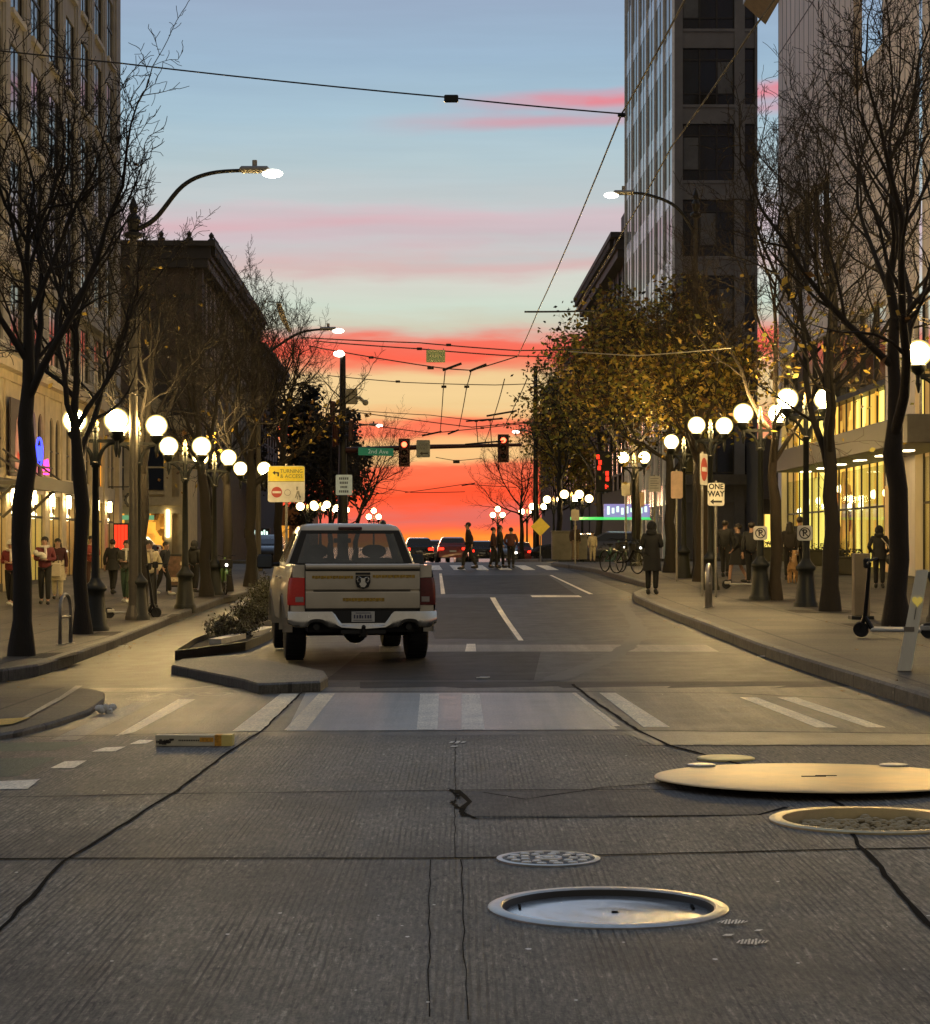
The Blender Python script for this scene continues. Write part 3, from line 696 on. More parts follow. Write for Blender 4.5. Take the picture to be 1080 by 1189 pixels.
def grow(mb, p, d, L, r, lvl, rng, tips, cfg):
    """one bending shoot and everything that springs from it"""
    ns = {1: 7, 2: 5, 3: 4, 4: 3}[lvl]; pts = [p]; dirs = [d]; q = p.copy(); dd = d.copy()
    for k in range(ns):
        j = {1: .16, 2: .22, 3: .28, 4: .3}[lvl]
        dd = (dd + Vector((rng.gauss(0, j), rng.gauss(0, j), rng.gauss(0, j) + cfg['up'] * {1: .10, 2: .12, 3: .10, 4: .06}[lvl]))).normalized()
        q = q + dd * (L / ns); pts.append(q.copy()); dirs.append(dd.copy())
    r1 = max(r * .28, .0045); rad = [r + (r1 - r) * k / ns for k in range(ns + 1)]
    mb.tube(pts, rad, {1: 7, 2: 5, 3: 4, 4: 3}[lvl], False)
    if lvl >= 4: tips.append(q); return
    nch = {1: cfg['n2'], 2: cfg['n3'], 3: cfg['n4']}[lvl]; az = rng.uniform(0, 6.28)
    for k in range(nch):
        tt = .22 + .78 * (k + rng.uniform(.1, .9)) / nch; fi = min(tt * ns, ns - 1e-3); i = int(fi); f = fi - i
        b = pts[i].lerp(pts[i + 1], f); bd = dirs[i + 1]; az += 2.4 + rng.uniform(-.5, .5)
        cl = L * {1: .46, 2: .44, 3: .46}[lvl] * (1.15 - .55 * tt) * rng.uniform(.75, 1.25)
        cr = min(rad[i] * .62, {1: .035, 2: .016, 3: .008}[lvl] * cfg['thick'])
        grow(mb, b, rot_away(bd, rng.uniform(.5, .95), az), cl, max(cr, .0048), lvl + 1, rng, tips, cfg)
    grow(mb, pts[-1], dirs[-1], L * .4, max(r1, .006), min(4, lvl + 1), rng, tips, cfg)
def tree_meshes(H, seed, r0=.14, fork=2.7, lean=(0, 0), n1=8, n2=7, n3=6, n4=5, up=1.0, thick=1.0, spread=.75, limb=.40, leaves=None, leafn=0, leaf_size=.075, clump=.25, low=None, knots=True):
    rng = random.Random(seed); cfg = dict(n2=n2, n3=n3, n4=n4, up=up, thick=thick); tm = MB(); cm = MB(); tips = []
    top = Vector((lean[0] * H, lean[1] * H, H * .72)); pts = [Vector((0, 0, -.1)), Vector((0, 0, .12)), Vector((lean[0] * .5, lean[1] * .5, .5))]; k = 0
    while pts[-1].z < top.z:
        z = pts[-1].z + .55; f = z / top.z
        pts.append(Vector((top.x * f * f + rng.gauss(0, .035), top.y * f * f + rng.gauss(0, .035), z)))
    rads = []
    for p in pts:
        if p.z < .3: rads.append(r0 * (1.55 - 1.3 * max(0, p.z)))
        elif p.z < fork: rads.append(r0 * (1 - .12 * p.z / fork) * (1 + (.09 if knots and rng.random() < .25 else 0)))
        else: rads.append(max(.018, r0 * .80 * (1 - .88 * (p.z - fork) / (top.z - fork + .01))))
    tm.tube(pts, rads, 12, True)
    az = rng.uniform(0, 6.28)
    for i in range(n1):
        f = (i + rng.uniform(0, .7)) / n1; z = fork + (top.z - fork) * f * .95
        k = max(j for j, p in enumerate(pts) if p.z <= z); p = pts[k].lerp(pts[min(k + 1, len(pts) - 1)], .5)
        az += 2.4 + rng.uniform(-.4, .4); a = spread * (1.0 - .25 * f) * rng.uniform(.8, 1.2)
        d = Vector((math.sin(a) * math.cos(az), math.sin(a) * math.sin(az), math.cos(a)))
        grow(cm, p, d, H * limb * (1.12 - .5 * f) * rng.uniform(.85, 1.15), max(.03, rads[k] * .58), 1, rng, tips, cfg)
    grow(cm, pts[-1], Vector((rng.gauss(0, .1), rng.gauss(0, .1), 1)).normalized(), H * .27, rads[-1], 1, rng, tips, cfg)
    lm = None
    if leafn:
        lm = MB(); rng.shuffle(tips); pool = [q for q in tips if low is None or low[0] <= q.z / H <= low[1]] or tips
        for k in range(leafn):
            q = pool[int(len(pool) * rng.random() ** cfg.get('bias', 1.4))]
            c = q + Vector((rng.gauss(0, clump), rng.gauss(0, clump), rng.gauss(-.06, clump * .8))); s = leaf_size * rng.uniform(.6, 1.4)
            u = Vector((rng.gauss(0, 1), rng.gauss(0, 1), rng.gauss(0, .7))).normalized(); w = rot_away(u, math.pi / 2, rng.uniform(0, 6.28))
            lm.cur = min(len(leaves) - 1, int(rng.random() ** 1.3 * len(leaves)))
            lm.poly([c - u * s, c - u * s * .2 + w * s * .55, c + u * s * .9, c - u * s * .15 - w * s * .55])
    return tm, cm, lm
def tree(label, pos, H, seed, m=bark, rz=0, group='street trees along the pavements', leaves=None, **kw):
    r = thing('street_tree', label, 'tree', pos, rz, group)
    tm, cm, lm = tree_meshes(H, seed, leaves=leaves, **kw)
    smooth_by_angle(tm.build('trunk', m, r), 80); cm.build('crown', m, r, True)
    if lm: lm.build('foliage', leaves, r)
    pit = None
    return r
gold = [leaf_olive, leaf_gold, leaf_gold, leaf_brown]; olive = [leaf_olive, leaf_dark, leaf_brown, leaf_gold]; tan = [leaf_gold, leaf_brown]
def at_d(px, d, h=WALK):
    x = (px - CX) * d / F; return Vector((x, d, gz(x, d) + h))
T = []
tree('thick bare tree with low left limb standing nearest on the left pavement', at(25, 762, WALK), 8.9, 3, r0=.135, fork=3.2, n1=8, n2=8, n3=6, n4=6, spread=.62, limb=.36, lean=(.02, 0))
tree('bare tree standing just left of the first globe lamp on the left pavement', at(96, 737, WALK), 8.3, 12, r0=.125, fork=3.0, n1=8, n2=8, n3=6, n4=5, spread=.6, limb=.34, lean=(-.03, 0))
tree('bare brown-lit tree right behind the grey street light pole on the left', at(163, 716, WALK), 8.5, 21, m=bark, r0=.13, fork=2.6, n1=7, n2=6, n3=6, n4=4, spread=.7, lean=(.04, 0), leaves=tan, leafn=40)
tree('tall bare tree reaching above the stone block edge, beside the parked green bicycle', at(240, 693, WALK), 8.4, 34, m=bark, r0=.15, fork=3.2, n1=7, n2=7, n3=6, n4=4, spread=.7, limb=.38, lean=(-.05, 0), leaves=tan, leafn=60, low=(.3, .5))
tree('slim bare tree between the bicycle and the far left globe lamps', at(264, 687, WALK), 8.2, 45, m=bark, r0=.13, fork=2.8, n1=8, n2=7, n3=6, n4=4, leaves=tan, leafn=90, low=(.35, .55))
tree('bare tree with broad twiggy crown left of the yellow parking sign', at(291, 681, WALK), 9.0, 56, r0=.16, fork=3.2, n1=9, n2=8, n3=6, n4=5, spread=.85, limb=.42, lean=(.02, 0), leaves=tan, leafn=110, leaf_size=.09, low=(.35, .6))
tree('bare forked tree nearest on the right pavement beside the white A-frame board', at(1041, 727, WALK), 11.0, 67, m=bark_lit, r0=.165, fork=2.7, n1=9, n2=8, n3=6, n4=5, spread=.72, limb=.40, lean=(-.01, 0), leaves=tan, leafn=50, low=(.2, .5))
tree('bare tree with Y-shaped low fork between the stone pillar and a no-parking lamp', at(964, 710, WALK), 10.4, 78, m=bark, r0=.15, fork=2.5, n1=9, n2=8, n3=6, n4=5, spread=.7, limb=.40, leaves=tan, leafn=70, low=(.25, .5))
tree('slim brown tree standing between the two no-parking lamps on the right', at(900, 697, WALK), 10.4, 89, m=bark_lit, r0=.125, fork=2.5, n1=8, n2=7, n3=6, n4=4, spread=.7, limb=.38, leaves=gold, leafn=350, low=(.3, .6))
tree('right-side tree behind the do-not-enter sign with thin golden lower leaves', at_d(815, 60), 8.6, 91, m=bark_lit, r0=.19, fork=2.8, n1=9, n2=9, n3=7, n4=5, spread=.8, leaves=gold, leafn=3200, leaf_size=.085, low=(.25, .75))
tree('leafy tree with dense olive and gold crown beside the orange-lit parking sign', at_d(778, 68), 8.1, 93, r0=.17, fork=3.0, n1=9, n2=8, n3=6, n4=4, spread=.95, limb=.42, leaves=olive, leafn=6200, leaf_size=.095, clump=.34)
tree('leafy golden tree leaning over the road behind the person in the long coat', at_d(738, 77), 8.8, 95, r0=.17, fork=3.2, n1=9, n2=8, n3=6, n4=4, spread=1.0, limb=.42, lean=(-.01, 0), leaves=gold, leafn=7200, leaf_size=.105, clump=.36)
tree('browned leafy tree by the lit marquee across the cross street', at_d(696, 110), 12.4, 96, r0=.18, fork=3.4, n1=9, n2=8, n3=6, n4=3, spread=.9, leaves=[leaf_olive, leaf_brown, leaf_dark, leaf_gold], leafn=6200, leaf_size=.13, clump=.40)
tree('wispy half-bare tree with pale leaves edging the sunset on the right', at_d(650, 116), 11.2, 97, r0=.16, fork=4.0, n1=9, n2=8, n3=6, n4=4, spread=.75, limb=.34, leaves=[leaf_brown, leaf_olive, leaf_gold], leafn=2500, leaf_size=.12, clump=.38, low=(.3, .85))
tree('low golden tree over the far right globe lamps', at_d(650, 132), 8.2, 98, r0=.15, fork=2.6, n1=8, n2=7, n3=5, n4=3, spread=1.0, leaves=gold, leafn=5200, leaf_size=.12, clump=.3)
tree('far bare tree silhouetted right of the red signals', at_d(606, 142), 8.2, 99, r0=.16, fork=2.0, n1=10, n2=8, n3=6, n4=4, spread=1.1, thick=1.7, limb=.5)
tree('far bare tree silhouetted against the sunset right of the signal mast', at_d(412, 128), 7.6, 101, r0=.15, fork=2.0, n1=11, n2=9, n3=6, n4=4, spread=1.15, thick=1.7, limb=.60, lean=(.16, 0))
tree('tall bare tree in front of the dark brick block cornice', at_d(322, 84), 9.2, 103, r0=.17, fork=4.0, n1=9, n2=8, n3=6, n4=4, spread=.7, lean=(.05, 0), thick=1.2)
tree('dense dark evergreen tree left of the signal mast', at_d(357, 168), 12.6, 105, r0=.2, fork=2.6, n1=9, n2=6, n3=4, n4=2, spread=.8, leaves=[leaf_dark], leafn=9000, leaf_size=.22, clump=.42)
tree('second dark evergreen tree nearer the signal mast', at_d(383, 160), 10.6, 106, r0=.2, fork=2.4, n1=8, n2=6, n3=4, n4=2, spread=.6, leaves=[leaf_dark], leafn=6500, leaf_size=.2, clump=.36)
tree('bare tree half hidden behind the cream shop pavilion corner', at_d(243, 106), 10.2, 107, r0=.15, fork=3.0, n1=9, n2=8, n3=5, n4=4, thick=1.3)
pits = MB()
for px, py in ((25, 762), (96, 737), (163, 716), (240, 693), (1041, 727), (964, 710), (900, 697)):
    c = at(px, py, WALK); z = .004
    pits.poly([(c.x + a, c.y + b_, gz(c.x + a, c.y + b_) + WALK + .0045) for a, b_ in ((-.75, -.8), (.75, -.8), (.75, .8), (-.75, .8))])
struct('tree_pit_soil', pits, mat('pit_soil', (.032, .026, .02), .95, scale=20, var=.5, bump=.5))

# shrubs in the planter bed
leaf_grey = leafmat('leaf_greygreen', (.075, .078, .045), .25)
def shrub(label, px, py, rx, ry, h, n, seed, leaves):
    r = thing('shrub', label, 'shrub', at(px, py, .05), 0, 'shrubs in the planter bed'); rng = random.Random(seed); sm = MB(); lm = MB()
    for k in range(60):
        a = rng.uniform(0, 6.28); f = math.sqrt(rng.random()); e = Vector((rx * f * math.cos(a), ry * f * math.sin(a), h * rng.uniform(.55, 1.05) * (1 - .35 * f * f)))
        sm.tube([e * .08 * Vector((1, 1, 0)).length if False else Vector((e.x * .35, e.y * .35, 0)), e * .55 + Vector((0, 0, .05)), e], [.008, .005, .003], 3, False)
        for j in range(n // 60):
            c = e * rng.uniform(.45, 1.08) + Vector((rng.gauss(0, .06), rng.gauss(0, .06), rng.gauss(0, .04))); s = rng.uniform(.02, .045); u = Vector((rng.gauss(0, 1), rng.gauss(0, 1), rng.gauss(.4, 1))).normalized(); w = rot_away(u, 1.57, rng.uniform(0, 6))
            lm.cur = rng.randrange(len(leaves)); lm.poly([c - u * s, c + w * s * .4, c + u * s, c - w * s * .4])
    sm.build('stems', bark, r); lm.build('foliage', leaves, r)
shrub('low dark scrubby shrub at the near end of the planter bed', 268, 742, .42, .9, .38, 2400, 1, [leaf_dark, leaf_grey]); shrub('mid-height grey-green shrub in the middle of the planter bed', 292, 727, .38, .9, .58, 2600, 2, [leaf_grey, leaf_dark]); shrub('tall pale grey-green shrub against the pickup flank', 306, 713, .34, 1.0, .82, 3000, 3, [leaf_grey, leaf_grey, leaf_dark])

# ------------------------------------------------------------------ globe lamps
globe_m = emis('globe_glow', srgb(255, 214, 138), 270, (1, .76, .26), 1.1)  # yellow rim painted in for the halo around each globe
globe_far = emis('globe_glow_far', srgb(255, 216, 145), 80, (1, .72, .24), 1.05)
def lamp_proto(H, three=False, far=False, r=.225):
    root = thing('globe_street_lamp', 'x', 'street lamp', (0, 0, 0), 0, 'twin-globe street lamps'); ah = .375
    mb = MB(); mb.lathe([(.25, -.1), (.25, .06), (.235, .09), (.215, .12), (.165, .60), (.160, .70), (.20, .74), (.205, .79), (.17, .83), (.11, .90), (.085, .96)], 16, flute=.07); smooth_by_angle(mb.build('pedestal', dark_metal, root), 50)
    mb = MB(); mb.lathe([(.082, .93), (.072, 1.3), (.058, H - .85), (.075, H - .83), (.075, H - .76), (.055, H - .74), (.05, H - .22), (.07, H - .20), (.07, H - .14), (.03, H - .10)], 12); smooth_by_angle(mb.build('post', dark_metal, root), 40)
    mb = MB()
    for s in (-1, 1):
        mb.box(*(sorted((s * .03, s * (ah + .03)))), -.035, .035, H - .40, H - .34)
        arc = [(s * (.05 + (ah - .08) * (1 - math.cos(a))), 0, H - .80 + .40 * math.sin(a)) for a in [math.pi / 2 * k / 7 for k in range(8)]]
        mb.tube(arc, [.05, .045, .04, .036, .034, .033, .033, .033], 7)
        mb.lathe([(.012, H - .66), (.035, H - .56), (.05, H - .50), (.042, H - .42), (.05, H - .36)], 9, (s * ah, 0, 0))
    mb.build('bracket_arm', dark_metal, root)
    for s in (-1, 1):
        f = MB(); f.lathe([(.045, H - .37), (.10, H - .31), (.135, H - .25), (.14, H - .20), (.11, H - .185)], 14, (s * ah, 0, 0)); smooth_by_angle(f.build('globe_fitter', dark_metal, root), 40)
        g_ = MB(); g_.ball((s * ah, 0, H), r, r, r * .98, 24, 16); g_.build('globe', globe_far if far else globe_m, root, True)
    if three:
        g_ = MB(); g_.ball((0, 0, H + .46), r, r, r, 14, 10); g_.build('globe', globe_far, root, True)
        f = MB(); f.lathe([(.03, H - .12), (.03, H + .18), (.1, H + .26), (.1, H + .28)], 8); f.build('globe_fitter', dark_metal, root)
    else:
        f = MB(); f.lathe([(.03, H - .12), (.06, H - .05), (.03, H + .0), (.045, H + .05), (.012, H + .15)], 10); f.build('finial', mat('amber_finial', (.4, .26, .10), .35, emit=(1, .6, .25), estr=.25), root)
    return root
LAMPS = [(111, 488, 38.5, 'globe lamp nearest on the left pavement, beside the bare tree'), (160, 494, 43.6, 'left globe lamp half hidden by the grey street light pole'), (215, 518, 49.5, 'left globe lamp with stout base beside the sandwich board'), (249, 531, 58, 'left globe lamp behind the green bicycle'), (293, 544, 68, 'left globe lamp next to the yellow parking sign'),
         (1093, 410, 35.5, 'right globe lamp at the picture edge above the A-frame board'), (936, 463, 43, 'right globe lamp with a no-parking sign, nearer the stone pillar'), (883, 480, 46.8, 'right globe lamp with a no-parking sign, nearer the silver hoop'), (825, 494, 54, 'right globe lamp by the one-way sign'), (794, 513, 63, 'right globe lamp left of the do-not-enter sign'), (736, 531, 76, 'right globe lamp above the person in the long dark coat')]
protos = {}
def lamp(px, gy, d, lab, far=False, three=False, yaw=0, grp='twin-globe street lamps'):
    p = at_d(px, d); H = EYE + (HY - gy) * d / F - p.z
    r = lamp_proto(H, three, far, .225 if not far else .24); r.location = p; r['label'] = lab; r['group'] = grp; r.rotation_euler = (0, 0, yaw)
    return r
for i, a in enumerate(LAMPS): lamp(*a, yaw=(-.05, .12, .06, .1, .2, 0, 0, .05, .3, .2, .1)[i])
FAR = [(357, 588, 114, 'small far lamp left of the signal mast base', 0), (372, 586, 124, 'small far lamp directly behind the signal mast', 0), (384, 590, 136, 'small far lamp right behind the white pole notice', 0), (434, 600, 165, 'far triple-globe lamp above the pickup roof', 1),
       (578, 598, 165, 'far triple-globe lamp behind the crossing group', 1), (664, 574, 108, 'far lamp cluster right of the yellow diamond sign', 0), (643, 580, 122, 'far lamp just above the yellow diamond sign', 0), (625, 588, 138, 'far lamp left of the yellow diamond sign', 0), (612, 594, 152, 'most distant small lamp on the right side', 0), (676, 579, 116, 'far lamp beside the lit marquee', 0), (396, 592, 148, 'most distant small lamp on the left side', 0)]
for px, gy, d, lab, th in FAR: lamp(px, gy, d, lab, True, bool(th), grp='distant globe lamps')

# ------------------------------------------------------------------ poles, street lights, signal mast
led = emis('led_lens', srgb(255, 246, 225), 14)
def luminaire(root, x, z, dirx, y=0.0):
    mb = MB(); mb.box(x - .30, x + .30, y - .13, y + .13, z - .03, z + .09, .04); mb.tube([(x, y, z + .09), (x, y, z + .22)], .05, 8); mb.build('lamp_head', grey_metal, root)
    g_ = MB(); g_.ball((x + dirx * .36, y, z - .05), .21, .14, .085, 14, 8); g_.build('lamp_lens', led, root, True)
def light_pole(label, px, d, top_y, arm, r=.10, h=WALK, m=pole_metal, finial=True, base=True):
    p = at_d(px, d, h); root = thing('street_light_pole', label, 'street light', p); H = EYE + (HY - top_y) * d / F - p.z
    mb = MB(); mb.lathe([(r * 1.0, -.2), (r, .6), (r * .7, H), (r * .3, H + .02)], 14); smooth_by_angle(mb.build('pole', m, root), 50)
    if base: b_ = MB(); b_.lathe([(r * 1.7, -.1), (r * 1.7, .08), (r * 1.2, .25), (r * 1.02, .3)], 14); b_.build('pole_base', m, root)
    if finial: f = MB(); f.lathe([(r * .7, H - .45), (r * 1.9, H - .40), (r * 1.9, H - .33), (r * .9, H - .28), (r * 1.5, H - .05), (r * .6, H + .08), (r * 1.0, H + .2), (.01, H + .42)], 12); f.build('finial', black_metal, root)
    pts = [pd(a, b_, d) - p for a, b_ in arm]
    for q in pts: q.y = 0
    s = []
    for k in range(len(pts) - 1):
        for j in range(6):
            t_ = j / 6; p0, p1, p2, p3 = pts[max(k - 1, 0)], pts[k], pts[k + 1], pts[min(k + 2, len(pts) - 1)]
            s.append(.5 * ((2 * p1) + (p2 - p0) * t_ + (2 * p0 - 5 * p1 + 4 * p2 - p3) * t_ ** 2 + (3 * p1 - p0 - 3 * p2 + p3) * t_ ** 3))
    s.append(pts[-1]); mb = MB(); mb.tube(s, [.055 - .02 * k / len(s) for k in range(len(s))], 8); mb.build('arm', black_metal, root, True)
    sgn = 1 if pts[-1].x > pts[0].x else -1
    luminaire(root, pts[-1].x + sgn * .1, pts[-1].z - .02, sgn)
    return root
light_pole('grey street light pole in front of the left tree, arm curving toward the road', 155, 43.5, 252, [(155, 268), (180, 254), (212, 216), (245, 201), (290, 197.5)])
light_pole('distant left street light with arm over the road and pale banner', 300, 78, 385, [(300, 420), (322, 402), (350, 386), (378, 382)], finial=False)
light_pole('right street light pole behind the bare trees, arm pointing left', 808, 63, 235, [(808, 272), (785, 240), (752, 226), (728, 224)], m=mat('dark_pole', (.04, .035, .03), .6), r=.09)
light_pole('tall dark pole at the sunset edge with a short arm', 622, 128, 425, [(622, 512), (617, 502), (608, 500)], m=black_metal, finial=False, r=.16, base=False)
light_pole('very distant street light beyond the signal mast', 384, 135, 482, [(384, 505), (400, 496), (432, 493)], m=black_metal, finial=False)

bn = thing('banner', 'pale narrow banner hanging crooked in the twigs over the left kerb', 'banner', pd(323, 352, 77))
mb = MB(); mb.loft([[(-.08, 0, 0), (.10, 0, 0)], [(.05, .03, -.5), (.26, .03, -.45)], [(.36, 0, -1.05), (.46, 0, -1.0)]], False); mb.build('cloth', mat('banner_cloth', (.6, .52, .38), .8), bn)
mb = MB(); mb.tube([(-.35, 0, .05), (.15, 0, .02)], .02, 5); mb.build('rod', black_metal, bn)
# traffic signal mast
DM = 92.0
sm_p = at_d(398, DM, .0); sm_ = thing('signal_mast', 'dark signal mast with long arm over the road carrying a street light head', 'signal mast', sm_p)
zt = EYE + (HY - 413) * DM / F - sm_p.z; za = EYE + (HY - 523) * DM / F - sm_p.z
mb = MB(); mb.lathe([(.24, -.2), (.22, 3), (.17, za), (.12, zt), (.05, zt + .05)], 14); mb.lathe([(.4, -.2), (.4, .12), (.28, .3), (.23, .5)], 14); smooth_by_angle(mb.build('pole', black_metal, sm_), 50)
e_ = pd(606, 516.5, DM) - sm_p
mb = MB(); mb.tube([(0, 0, za), (e_.x * .5, 0, (za + e_.z) * .5 + .04), (e_.x, 0, e_.z)], [.13, .10, .07], 10); mb.build('mast_arm', mat('mast_red_brown', (.06, .018, .015), .45, .3), sm_)
g_ = MB(); g_.ball((-.15, -.1, zt + .08), .24, .2, .14, 12, 8); g_.build('lamp_lens', led, sm_, True)
cmb = MB(); cz = EYE + (HY - 461) * DM / F - sm_p.z; cmb.box(.12, .62, -.2, .2, cz - .3, cz + .35, .03); cmb.tube([(.5, -.1, cz), (.75, -.2, cz - .05), (.95, -.2, cz - .25)], .07, 8); cmb.ball((.98, -.2, cz - .25), .13); cmb.build('camera_box', mat('beige_box', (.42, .38, .28), .6), sm_)
red_lens = emis('red_lens', (1, .075, .03), 9.0)
dark_lens = mat('dark_lens', (.03, .02, .015), .3)
housing = mat('signal_housing', (.06, .010, .008), .5)
def signal(label, px, py, d, yaw=0, lit=True, k=1.0, group='red traffic signals on the mast arm'):
    p = pd(px, py, d); r = thing('traffic_signal', label, 'traffic signal', p, yaw, group)
    mb = MB(); mb.box(-.24 * k, .24 * k, .06, .09, -.60 * k, .60 * k, .01); mb.build('backplate', housing, r)
    mb = MB(); mb.box(-.17 * k, .17 * k, -.12, .055, -.52 * k, .52 * k, .02); mb.build('housing', housing, r)
    for i, z in enumerate((.34, 0, -.34)):
        l_ = MB(); l_.lathe([(.115 * k, -.125), (.10 * k, -.145), (.01, -.155)], 16, (0, 0, z * k), 'y'); l_.f = [f[::-1] for f in l_.f]; l_.build('lens', red_lens if (i == 0 and lit) else dark_lens, r, True)
        v = MB(); n = 12
        v.loft([[(.135 * k * math.cos(a), -.122, z * k + .135 * k * math.sin(a)) for a in [-.5 + (math.pi + 1.0) * q / n for q in range(n + 1)]], [(.135 * k * math.cos(a), -.30, z * k + .135 * k * math.sin(a) - .01) for a in [-.3 + (math.pi + .6) * q / n for q in range(n + 1)]]], False); v.build('visor', black_metal, r)
    mb = MB(); mb.tube([(0, .1, -.1), (0, .22, -.1)], .05, 8); mb.build('clamp', black_metal, r)
    return r
signal('lit red traffic signal on the mast arm next to the green street sign', 469.5, 525.5, DM - .28); signal('lit red traffic signal at the outer end of the mast arm', 584.5, 520.5, DM - .28)
for px, py, yaw, lab in ((386, 478, 1.5, 'upper dark signal head facing sideways on the signal mast'), (390, 505, 1.3, 'lower dark signal head facing sideways on the signal mast'), (408, 500, -1.5, 'dark signal head on the right side of the signal mast')):
    s_ = signal(lab, px, py, DM - .3, yaw, False, .85, 'dark sideways signal heads')
# ------------------------------------------------------------------ signs
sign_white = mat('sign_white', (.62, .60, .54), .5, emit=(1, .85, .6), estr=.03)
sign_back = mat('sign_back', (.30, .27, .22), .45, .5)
sign_black = mat('sign_black', (.015, .014, .013), .5); sign_red = mat('sign_red', (.42, .05, .035), .5); sign_yellow = mat('sign_yellow', (.72, .55, .03), .5, emit=(1, .8, .05), estr=.10); sign_green = mat('sign_green', (.015, .16, .075), .5, emit=(.05, .8, .4), estr=.08); sign_warm = mat('sign_back_warm_lit', (.55, .38, .26), .5)  # sign_warm: a plate back with warm light put into its colour
def plate(mb, w, h, y=0.0, t_=.012, r=.05):
    o = []; r = min(r, w * .2, h * .2)
    for cx_, cz_, a0 in ((w / 2 - r, h / 2 - r, 0), (-w / 2 + r, h / 2 - r, 90), (-w / 2 + r, -h / 2 + r, 180), (w / 2 - r, -h / 2 + r, 270)):
        for k in range(4): a = math.radians(a0 + 30 * k); o.append((cx_ + r * math.cos(a), cz_ + r * math.sin(a)))
    mb.prism(o, y, y + t_); return mb
def arrow_l(mb, x, z, L_, t_, y=-.004):
    mb.prism([(x - L_ / 2, z), (x - L_ / 2 + t_ * 1.6, z + t_ * 1.3), (x - L_ / 2 + t_ * 1.6, z + t_ * .45), (x + L_ / 2, z + t_ * .45), (x + L_ / 2, z - t_ * .45), (x - L_ / 2 + t_ * 1.6, z - t_ * .45), (x - L_ / 2 + t_ * 1.6, z - t_ * 1.3)], y - .002, y)
def ring(mb, cx_, cz_, r, w, y, n=28):
    a = [(cx_ + r * math.cos(2 * math.pi * k / n), cz_ + r * math.sin(2 * math.pi * k / n)) for k in range(n)]; b_ = [(cx_ + (r - w) * math.cos(2 * math.pi * k / n), cz_ + (r - w) * math.sin(2 * math.pi * k / n)) for k in range(n)]
    for k in range(n): j = (k + 1) % n; mb.poly([(a[k][0], y, a[k][1]), (a[j][0], y, a[j][1]), (b_[j][0], y, b_[j][1]), (b_[k][0], y, b_[k][1])])
def sign_on_post(name, label, px, py, d, w, h, face, pole_r=.03, yaw=0, group=None, h_ground=WALK, polem=grey_metal, post_dx=0.0):
    c = pd(px, py, d); x = c.x; g0 = gz(x, d) + h_ground; root = thing(name, label, 'sign', (x, d, g0), yaw, group); zc = c.z - g0
    mb = MB(); mb.tube([(post_dx, .03, -.1), (post_dx, .03, zc + h / 2 + .05)], pole_r, 10); mb.build('post', polem, root)
    mb = MB(); plate(mb, w, h, -.012); o = mb.build('sign_plate', face, root, False, (0, 0, zc)); return root, zc
# yellow and white parking sign
ps, z = sign_on_post('parking_sign', 'yellow and white parking sign with an arrow, standing behind the pickup', 332.5, 562, 50, .86, .84, sign_white)
mb = MB(); plate(mb, .84, .35, -.016, .003, .03); mb.build('yellow_panel', sign_yellow, ps, False, (0, 0, z + .235))
mb = MB(); mb.box(-.42, .42, -.018, -.0165, .052, .062)
mb.prism([(-.32, .26), (-.26, .31), (-.26, .275), (-.17, .275), (-.17, .18), (-.205, .18), (-.205, .245), (-.26, .245), (-.26, .21)], -.019, -.0165); mb.build('arrow', sign_black, ps, False, (0, 0, z))
text_obj('TURNING\n& ACCESS', .125, mat('sign_grey_ink', (.16, .15, .04), .6), ps, (.12, -.018, z + .235), sx=.95)
mb = MB(); mb.lathe([(.125, -.0185), (.125, -.0165), (.001, -.0186)], 24, (-.22, 0, -.19), 'y'); mb.f = [f[::-1] for f in mb.f]; mb.build('red_disc', sign_red, ps, False, (0, 0, z))
mb = MB(); mb.box(-.32, -.12, -.0215, -.019, -.215, -.165); mb.build('disc_bar', sign_white, ps, False, (0, 0, z))
mb = MB(); ring(mb, .03, -.20, .075, .012, -.0175); mb.prism([(.23, -.06), (.28, -.06), (.27, -.14), (.23, -.14)], -.019, -.0165); mb.prism([(.25, -.16), (.30, -.16), (.33, -.32), (.30, -.32), (.265, -.22), (.23, -.32), (.20, -.32)], -.019, -.0165); mb.build('pictogram', mat('sign_grey', (.25, .24, .2), .6), ps, False, (0, 0, z))
text_obj('12', .13, sign_black, ps, (.29, -.019, z - .32), sx=.9)
# small black-on-white regulatory plates
def no_parking(px, d, lab):
    c = pd(px, 619, d); r = thing('no_parking_sign', lab, 'sign', c, 0, 'square no-parking signs on lamp posts')
    mb = MB(); plate(mb, .30, .30, -.012); mb.build('sign_plate', sign_white, r)
    mb = MB(); ring(mb, 0, 0, .115, .022, -.016); mb.poly([(-.085, -.0162, .07), (-.07, -.0162, .085), (.085, -.0162, -.07), (.07, -.0162, -.085)]); mb.build('prohibition_ring', sign_black, r)
    text_obj('P', .19, sign_black, r, (.0, -.0145, .0), bold=.006, thick=.0008)
    mb = MB(); mb.box(-.05, .05, .001, .06, -.12, .12); mb.build('strap', grey_metal, r)
no_parking(934.5, 42.85, 'square no-parking sign strapped to the lamp nearer the stone pillar'); no_parking(883, 46.65, 'square no-parking sign strapped to the lamp nearer the silver hoop')
ow, z = sign_on_post('one_way_sign', 'white ONE WAY sign with left arrow beside the right trolley pole', 831.5, 574, 49, .38, .52, sign_white, post_dx=.0)
text_obj('ONE\nWAY', .175, sign_black, ow, (0, -.016, z + .09), sx=.92, bold=.006); mb = MB(); arrow_l(mb, 0, -.165, .27, .05, -.0125); mb.build('arrow', sign_black, ow, False, (0, 0, z))
